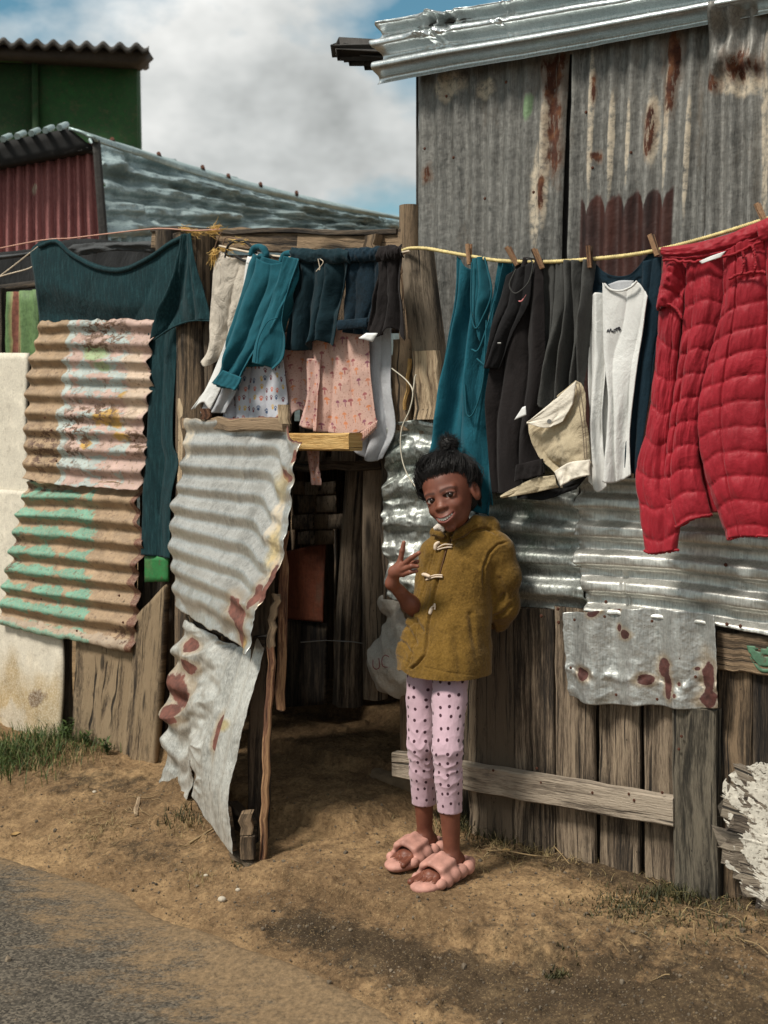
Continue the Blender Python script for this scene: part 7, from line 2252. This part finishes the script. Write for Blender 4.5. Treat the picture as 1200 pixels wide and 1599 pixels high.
# ------------------------------------------------------------------ slippers
SLIP = plain('pink_foam_slipper', (0.47, 0.235, 0.185), 0.7, var=0.28, sc_=25, bump=0.15)
for an, sd in ((anN, 1), (anF, -1)):
    S = SDF([an[0] - 0.09, an[1] - 0.11, -0.01], [an[0] + 0.09, an[1] + 0.21, 0.12], 0.0025)
    c0 = np.array([an[0], an[1], 0])
    for y, r in ((-0.045, 0.040), (0.0, 0.041), (0.06, 0.043), (0.115, 0.048), (0.145, 0.043)):
        S.ell(c0 + [0, y, 0.014], (r, r, 0.016), 0.012)
    S.ell(c0 + [0, 0.05, 0.006], (0.046, 0.135, 0.012), 0.01)
    # bubbles along the rim, larger at the back
    for side in (-1, 1):
        for y, r in ((-0.060, 0.021), (-0.022, 0.023), (0.018, 0.024), (0.057, 0.024), (0.092, 0.021), (0.122, 0.017)):
            S.ell(c0 + [side * (0.046 if y > -0.05 else 0.026), y, 0.022 + (0.010 if y < 0.09 else 0.0)], (r * 0.85, r * 0.95, r * 0.95), 0.0035)
    S.ell(c0 + [0, -0.078, 0.024], (0.024, 0.018, 0.020), 0.0035)
    S.ell(c0 + [0, 0.165, 0.013], (0.030, 0.018, 0.011), 0.008)
    # strap over the instep
    for side in (-1, 1):
        for yy in np.linspace(0.040, 0.104, 9):
            k_ = 1.0 - 4.5 * (yy - 0.040)
            S.chain([c0 + [side * 0.046, yy, 0.028], c0 + [side * 0.034, yy + 0.004, 0.030 + 0.038 * k_], c0 + [0, yy + 0.012, 0.040 + 0.046 * k_]], [0.008, 0.0065, 0.006], 0.010)
    S.ell(c0 + [0, 0.150, 0.048], (0.034, 0.046, 0.020), 0.003, sub=True)
    S.ell(c0 + [0, -0.025, 0.055], (0.029, 0.060, 0.028), 0.004, sub=True)
    fv, ff = S.mesh(); fv = relax(fv, ff, 1)
    sl_ = recalc(mesh_obj('slipper', wxyz(fv), ff, SLIP, person))

# red lettering on the sack
on_sack = surf(bpy.data.objects['sack'])
SKT = plain('faded_red_print', (0.22, 0.06, 0.07), 0.8)
q_ = []
for st in ([(583, 1030), (583, 1041), (588, 1045), (593, 1041), (592, 1028)], [(608, 1026), (602, 1023), (597, 1029), (598, 1040), (606, 1042)]):
    q_.append(tube_geo(np.array([on_sack(a, b, 0.0005) for a, b in resample(st, 20)]), 0.0017, 5))
V_, F_ = join_geo(q_)
recalc(mesh_obj('lettering', V_, F_, SKT, bpy.data.objects['sack']))
# ------------------------------------------------------------------ grass, straw, pebbles
def ground_z(P):
    return gheight(P[..., 0], P[..., 1])


def blade(base, h, lean, w, bend):
    """one leaf: 3 segments, slightly folded"""
    d = np.array([math.cos(lean), math.sin(lean), 0]); s = np.array([-d[1], d[0], 0]) * w
    V = []
    for f in (0, 0.4, 0.75):
        c = base + d * (bend * h * f * f) + np.array([0, 0, h * f * (1 - 0.25 * bend * f)])
        V += [c - s * (1 - f * 0.6), c + s * (1 - f * 0.6)]
    V.append(base + d * bend * h + np.array([0, 0, h * (1 - 0.3 * bend)]))
    return V, [(0, 1, 3, 2), (2, 3, 5, 4), (4, 5, 6)]


def blades_obj(name, mat, spots, label=None, cat='grass', group=None, kind='stuff'):
    parts = []
    for b, h, l, w, bd in spots:
        parts.append(blade(np.array(b), h, l, w, bd))
    V = []; Fc = []; n = 0
    for v_, f_ in parts:
        V += v_; Fc += [tuple(i + n for i in f) for f in f_]; n += len(v_)
    o = mesh_obj(name, np.array(V), Fc, mat)
    o['kind'] = kind
    if label:
        tag(o, label, cat, group)
    return o


def grass_mat(name, a, b):
    M = MT(name)
    n = M.noise(35, 3, 0.6)
    m = M.done(M.mix(M.sm(n, 0.35, 0.65), a, b), 0.6, 0.0, spec=0.3)
    M.b.inputs['Transmission Weight'].default_value = 0.0
    return m


GR1 = grass_mat('green_grass', (0.030, 0.055, 0.014), (0.085, 0.125, 0.030))
GR2 = grass_mat('dry_grass', (0.12, 0.085, 0.035), (0.34, 0.26, 0.12))
GR3 = grass_mat('olive_weed', (0.022, 0.024, 0.009), (0.075, 0.068, 0.026))
RG = np.random.default_rng(21)


def cluster(px, py, sx, sy, n, h, spread=1.0, bend=(0.2, 0.9), w=0.0022):
    out = []
    for _ in range(n):
        x = px + RG.normal(0, sx); y = py + RG.normal(0, sy)
        p = on_ground(float(x), float(min(max(y, 1130), 1700)), -0.03)
        p[2] = float(ground_z(p)) - 0.003
        out.append((p, h * RG.uniform(0.35, 1.15), RG.uniform(0, 6.28), w * RG.uniform(0.6, 1.3), RG.uniform(*bend)))
    return out


blades_obj('grass', GR1, cluster(50, 1182, 40, 12, 1300, 0.080, w=0.0018) + cluster(150, 1176, 30, 6, 220, 0.05) + cluster(100, 1160, 20, 6, 160, 0.11) + cluster(10, 1190, 20, 10, 400, 0.08), 'green grass tufts growing along the foot of the cream board', 'grass')
def weed(px, py, n, h, seed, label):
    """a small broad-leaved weed"""
    R = np.random.default_rng(seed)
    b = on_ground(float(px), float(py), -0.02); b[2] = float(ground_z(b))
    g = thing('weed', label, 'weed', tuple(b), 'weeds by the fence foot')
    st = []; lv = []
    for i in range(n):
        a = R.uniform(0, 6.28); l = R.uniform(0, 0.6); hh = h * R.uniform(0.4, 1)
        P = np.array([b, b + [math.cos(a) * l * hh * 0.4, math.sin(a) * l * hh * 0.4, hh * 0.6], b + [math.cos(a) * l * hh, math.sin(a) * l * hh, hh]])
        st.append(tube_geo(resample(P, 5), 0.0012, 3))
        for q in range(5):
            f = R.uniform(0.3, 1.0); c = P[0] * (1 - f) + P[2] * f
            v_, f_ = blade(c, 0.022, R.uniform(0, 6.28), 0.0055, 1.5)
            lv.append((v_, f_))
    V, Fc = join_geo(st); recalc(mesh_obj('stem', V, Fc, GR1, g))
    V = []; Fc = []; n0 = 0
    for v_, f_ in lv:
        V += v_; Fc += [tuple(i + n0 for i in f) for f in f_]; n0 += len(v_)
    mesh_obj('leaves', np.array(V), Fc, GR1, g)


weed(104, 1172, 8, 0.12, 1, 'leafy green weed in the dark gap beside the cream board')
weed(168, 1186, 7, 0.09, 2, 'leafy green weed at the foot of the split plank')
weed(135, 1175, 6, 0.07, 3, 'small leafy weed between the cream board and the split plank')
blades_obj('dry_grass', GR2, cluster(60, 1190, 50, 12, 420, 0.075, bend=(0.5, 1.4), w=0.0014) + cluster(850, 1345, 60, 14, 340, 0.05, bend=(0.6, 1.6), w=0.0013) + cluster(790, 1310, 40, 10, 260, 0.075, bend=(0.5, 1.6), w=0.0013) + cluster(1050, 1440, 70, 30, 240, 0.04, bend=(0.8, 1.8), w=0.0012) + cluster(290, 1285, 22, 6, 120, 0.04, w=0.0012) + cluster(310, 1345, 16, 6, 80, 0.03, w=0.0012) + cluster(150, 1275, 26, 10, 140, 0.035, bend=(0.9, 1.8), w=0.0013) + cluster(560, 1290, 90, 20, 120, 0.03, bend=(0.9, 1.8), w=0.001),
           'dry straw-coloured grass stems lying on the earth along the fence', 'dry grass')
blades_obj('weedy_grass', GR3, cluster(1020, 1420, 60, 16, 420, 0.024) + cluster(980, 1440, 30, 12, 400, 0.020) + cluster(1130, 1450, 60, 25, 350, 0.024) + cluster(870, 1510, 12, 5, 120, 0.022) + cluster(290, 1275, 20, 5, 110, 0.045) + cluster(740, 1310, 26, 8, 300, 0.07) + cluster(800, 1320, 30, 8, 300, 0.06) + cluster(1060, 1412, 30, 8, 300, 0.045) + cluster(700, 1290, 8, 6, 100, 0.08) + cluster(370, 1340, 8, 4, 40, 0.02),
           'low dull olive weeds on the dark soil right of the child', 'weeds')

# tumbled dead stems by the fence
DRY = plain('dead_stem', (0.26, 0.18, 0.09), 0.9, var=0.4)
ds = []
for _ in range(90):
    zone = RG.integers(0, 3)
    cx, cy, sx, sy = [(850, 1345, 70, 14), (1080, 1450, 80, 45), (220, 1265, 60, 25)][zone]
    p = on_ground(RG.normal(cx, sx), RG.normal(cy, sy), -0.03); a = RG.uniform(0, 6.28); ln = RG.uniform(0.03, 0.13)
    pts = []
    for q in range(6):
        a += RG.normal(0, 0.3); p = p + np.array([math.cos(a), math.sin(a), 0]) * ln / 5
        z = float(ground_z(p)) + 0.003 + abs(RG.normal(0, 0.006)); pts.append([p[0], p[1], z])
    ds.append(tube_geo(np.array(pts), np.linspace(0.0016, 0.0007, 6), 4))
V_, F_ = join_geo(ds)
o = recalc(mesh_obj('straw', V_, F_, DRY)); o['kind'] = 'stuff'; tag(o, 'thin dead stems and straw scattered on the soil', 'straw')
vine = []
for pts in ([(770, 1318), (800, 1300), (840, 1312), (865, 1330), (890, 1350)], [(760, 1330), (790, 1342), (830, 1352), (862, 1345)], [(1160, 1478), (1182, 1500), (1200, 1512)], [(840, 1330), (836, 1305), (845, 1290)]):
    P = np.array([on_ground(float(a), float(b), 0.0) for a, b in pts]); P[:, 2] = ground_z(P) + np.array([0.004, 0.03, 0.035, 0.02, 0.004][:len(P)])
    vine.append(tube_geo(resample(P, 24), 0.0022, 5))
V_, F_ = join_geo(vine)
tag(recalc(mesh_obj('dry_vine', V_, F_, DRY)), 'long dry looping vine stems at the foot of the plank fence', 'vine')

# pebbles: one heap of small grit, larger ones single
PEB = plain('grey_pebble', (0.13, 0.10, 0.068), 0.9, var=0.8, sc_=9, bump=0.5)
pl = []
ico = bmesh.new(); bmesh.ops.create_icosphere(ico, subdivisions=1, radius=1)
iv = np.array([v.co[:] for v in ico.verts]); iff = [tuple(v.index for v in f.verts) for f in ico.faces]; ico.free()
for _ in range(5200):
    px_, py_ = RG.uniform(-20, 1220), RG.uniform(1230, 1620)
    p = on_ground(px_, py_, -0.05)
    m, u, v = road_mask(p[0], p[1])
    if v < 0.03 or (m > 0.5 and RG.random() < 0.75):
        continue
    r = 0.0013 * math.exp(abs(RG.normal(0, 0.6)))
    z = float(ground_z(p)) + r * 0.3 + 0.008 * float(m)
    pl.append((iv * (r * RG.uniform(0.7, 1.3, 3)) * (1 + 0.15 * RG.normal(size=(len(iv), 1))) + [p[0], p[1], z], iff))
V_, F_ = join_geo(pl)
o = mesh_obj('grit', V_, F_, PEB, smooth=False); o['kind'] = 'stuff'; tag(o, 'small grit and crumbs scattered over the earth', 'grit')
PEW = plain('pale_pebble', (0.48, 0.42, 0.33), 0.85, var=0.3, bump=0.5)
for i_, (px_, py_, r, lb) in enumerate(((347, 1413, 0.013, 'pale rounded pebble on the earth in front of the gate'), (148, 1236, 0.008, 'white pebble on the earth below the split plank'),
                                      (322, 1372, 0.008, 'small pale pebble near the foot of the gate'), (427, 1427, 0.007, 'small dark stone on the dusty earth before the gate'),
                                      (372, 1388, 0.008, 'flat pale pebble just in front of the gate foot'), (1058, 1390, 0.007, 'white pebble beside the fence post foot'))):
    p = on_ground(float(px_), float(py_), -0.06); p[2] = float(ground_z(p))
    p = on_ground(float(px_), float(py_), p[2])
    p[2] = float(ground_z(p)) + r * 0.4
    stone('pebble', PEW if 'dark' not in lb else BLACK, p, (r, r * 0.8), r * 0.7, 90 + i_, label=lb, cat='pebble', flat=False, rows=6)
LEAF = plain('dead_leaf', (0.36, 0.22, 0.08), 0.8, var=0.3)
for i_, (px_, py_, lb) in enumerate(((24, 1270, 'dry yellow leaf at the road edge on the left'), (790, 1348, 'pale curled leaf on the soil right of the slippers'), (1018, 1420, 'small orange leaf on the dark soil'))):
    p = on_ground(float(px_), float(py_), -0.03); p[2] = float(ground_z(p)) + 0.004
    a = RG.uniform(0, 3); ax = np.array([math.cos(a), math.sin(a), 0.1]); ay = np.array([-math.sin(a), math.cos(a), 0.25])
    V = [p + ax * (t_ - 0.5) * 0.034 + ay * s_ * 0.010 * math.sin(math.pi * min(max(t_, 0.03), 0.97)) + [0, 0, 0.005 * abs(s_)] for t_ in np.linspace(0, 1, 7) for s_ in (-1, 0, 1)]
    mesh_obj_ = mesh_obj('leaf', V, grid_faces(3, 7), LEAF); tag(mesh_obj_, lb, 'leaf')
sl = board('wood_chip', W_PALE, *(lambda a, b: (np.array([a[0], a[1], float(ground_z(a)) + 0.006]), np.array([b[0], b[1], float(ground_z(b)) + 0.008])))(on_ground(212., 1277., -0.05), on_ground(215., 1253., -0.04)), 0.014, 0.008, (0, 0, 1), seed=3, seg=3)
tag(sl, 'short pale wood chip lying on the earth below the slab plank', 'wood chip')
a = on_ground(296., 1316., -0.06); b = on_ground(334., 1298., -0.05)
tag(tube('stick', DRY, resample(np.array([[a[0], a[1], float(ground_z(a)) + 0.006], [b[0], b[1], float(ground_z(b)) + 0.012]]), 8), 0.004, sides=6, wob=0.2), 'dark thin stick on the ground beside the bottom of the gate', 'stick')
